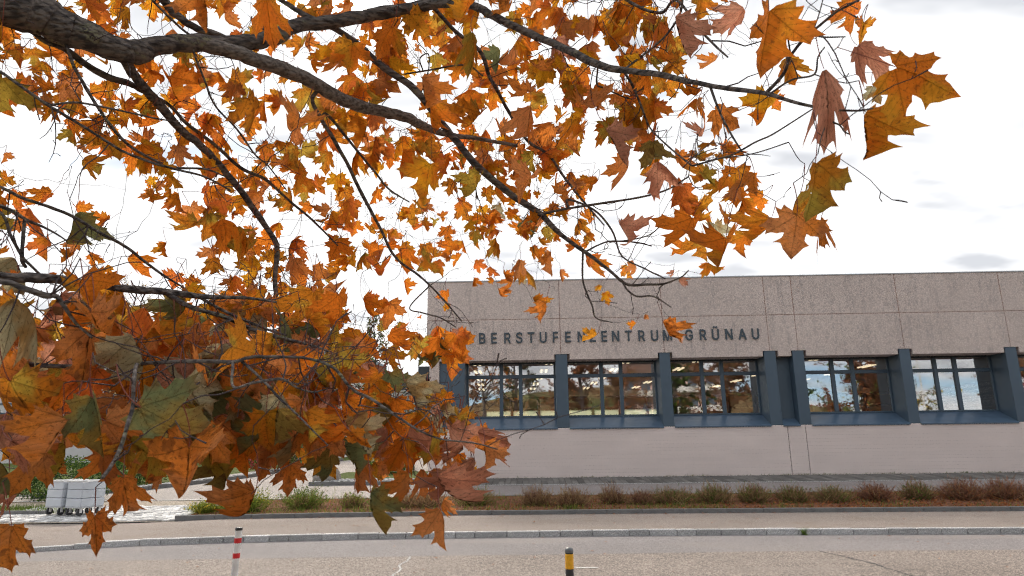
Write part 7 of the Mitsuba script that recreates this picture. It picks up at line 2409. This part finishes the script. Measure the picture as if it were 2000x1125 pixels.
rows = [l.split() for l in LEAVES.strip().split('\n')]
val = np.array([[float(q) for q in r[:10]] for r in rows]); cls = [r[10] for r in rows]
pos, tipd, nrm, size = val[:, :3] / 1e3, val[:, 3:6] / 99, val[:, 6:9] / 99, val[:, 9] / 1e3
tipd /= np.linalg.norm(tipd, axis=1, keepdims=True)
nrm -= tipd * (nrm * tipd).sum(1, keepdims=True); nrm /= np.linalg.norm(nrm, axis=1, keepdims=True)
small_v, small_uv, petioles, bases = [], [], [], []
for i in range(len(val)):
    gn = np.random.default_rng(1000 + i)
    big = i < 300
    P, f = blade(gn, 0.062 if i < 170 else 0.085 if big else 0.15, gn.integers(0, 4) if i < 170 and gn.random() < 0.4 else 0)
    Q = shape_leaf(P, gn, cls[i], big)
    s = size[i] / 1.24
    e = np.stack([np.cross(tipd[i], nrm[i]), tipd[i], nrm[i]])
    V = pos[i] + (Q - [0, 0.42, 0]) * s @ e
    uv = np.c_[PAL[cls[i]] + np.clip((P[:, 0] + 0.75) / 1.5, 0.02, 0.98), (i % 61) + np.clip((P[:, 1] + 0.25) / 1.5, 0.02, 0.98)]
    if big:
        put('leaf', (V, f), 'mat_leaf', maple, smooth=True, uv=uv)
    else:
        small_v.append((V, f)); small_uv.append(uv)
    base = pos[i] + (np.array([0, -0.40, 0.0])) * s @ e
    # the stalk leaves the base and turns up towards the twig
    L = s * gn.uniform(0.55, 1.0)
    dirn = -tipd[i] * 0.8 + np.array([0, 0, 0.55]) + gn.normal(0, 0.22, 3); dirn /= np.linalg.norm(dirn)
    end = base + dirn * L
    mid_ = base - tipd[i] * L * 0.45 + gn.normal(0, 0.05 * L, 3)
    t = np.linspace(0, 1, 7)[:, None]
    petioles.append(tube(base * (1 - t) ** 2 + 2 * mid_ * t * (1 - t) + end * t ** 2, np.linspace(0.0010, 0.0013, 7), 4))
    bases.append(end)
for k, (q, e) in enumerate(crown_tips):
    gn = np.random.default_rng(9000 + k)
    P, f = blade(gn, 0.2)
    Q = shape_leaf(P, gn, 'o', False)
    tdir = gn.normal(0, 0.5, 3) + [0, 0, -0.7]; tdir /= np.linalg.norm(tdir)
    nn = np.cross(tdir, gn.normal(0, 1, 3)); nn /= np.linalg.norm(nn)
    small_v.append((e + (Q - [0, 0.1, 0]) * 0.125 @ np.stack([np.cross(tdir, nn), tdir, nn]), f))
    small_uv.append(np.c_[gn.choice([0, 1, 3, 6]) + np.clip((P[:, 0] + 0.75) / 1.5, 0.02, 0.98), (k % 61) + np.clip((P[:, 1] + 0.25) / 1.5, 0.02, 0.98)])
    petioles.append(tube(np.array([q, (q + e) / 2 + [0, 0, 0.02], e]), [0.003, 0.002, 0.0012], 4))
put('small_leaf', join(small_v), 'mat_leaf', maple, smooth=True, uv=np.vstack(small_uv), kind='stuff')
put('leaf_stalks', join(petioles), 'mat_petiole', maple, kind='stuff')

# twigs: every stalk is joined to the nearest wood, the near ones first, and new twigs carry later ones
bases = np.array(bases)
tree0 = cKDTree(net_p)
d0, _ = tree0.query(bases)
order = np.argsort(d0)
pts, rad = [net_p], [net_r]
allp, allr = net_p, net_r
twigs = []
pend_p, pend_r = [], []
kd = tree0
for c, i in enumerate(order):
    if c % 24 == 0 and pend_p:
        allp = np.vstack([allp] + pend_p); allr = np.concatenate([allr] + pend_r); pend_p, pend_r = [], []
        kd = cKDTree(allp)
    b = bases[i]
    dist, j = kd.query(b, k=12)
    # rather a place back along the wood than straight across
    j = j[min(len(j) - 1, int(g.integers(0, 8)))]
    a = allp[j]; D_ = np.linalg.norm(b - a)
    if D_ < 0.004:
        continue
    n = max(4, int(D_ / 0.035))
    t = np.linspace(0, 1, n)[:, None]
    bend = g.normal(0, 0.10, 3) * D_ + np.array([0, 0, -0.10 * D_])
    C = a * (1 - t) + b * t + 4 * t * (1 - t) * bend * 0.7
    zig = g.normal(0, 0.006, C.shape); zig[0] = zig[-1] = 0
    C = C + zig * min(1, D_ / 0.2)
    r0 = min(allr[j] * 0.7, 0.0018 + 0.004 * D_)
    r = np.linspace(r0, 0.0012, n)
    twigs.append(tube(C, r, 5))
    pend_p.append(C[1:]); pend_r.append(r[1:])
# bare side twigs with buds
thin = np.where((allr < 0.011) & (allp[:, 0] > -2.4))[0]
for _ in range(430):
    j = g.choice(thin); a = allp[j]
    L = g.uniform(0.05, 0.26)
    d = g.normal(0, 1, 3); d[2] -= 0.15; d[0] += 0.5; d /= np.linalg.norm(d)
    C = [a]; dd = d
    n = max(3, int(L / 0.03))
    for q in range(n):
        dd = dd + g.normal(0, 0.22, 3); dd /= np.linalg.norm(dd); C.append(C[-1] + dd * L / n)
    C = np.array(C); r0 = min(allr[j] * 0.6, 0.0022)
    r = np.linspace(r0, 0.0010, len(C)); r[-1] = 0.0019 if g.random() < 0.6 else 0.0008
    twigs.append(tube(C, r, 5))
    for q in range(1, len(C) - 1):
        if g.random() < 0.35:
            e = C[q] + (g.normal(0, 1, 3) * 0.018 + dd * 0.018)
            twigs.append(tube(np.array([C[q], (C[q] + e) / 2 + g.normal(0, 0.003, 3), e]), [0.0011, 0.0009, 0.0014], 4))
put('twigs', join(twigs), 'mat_twig', maple, smooth=True, kind='stuff')
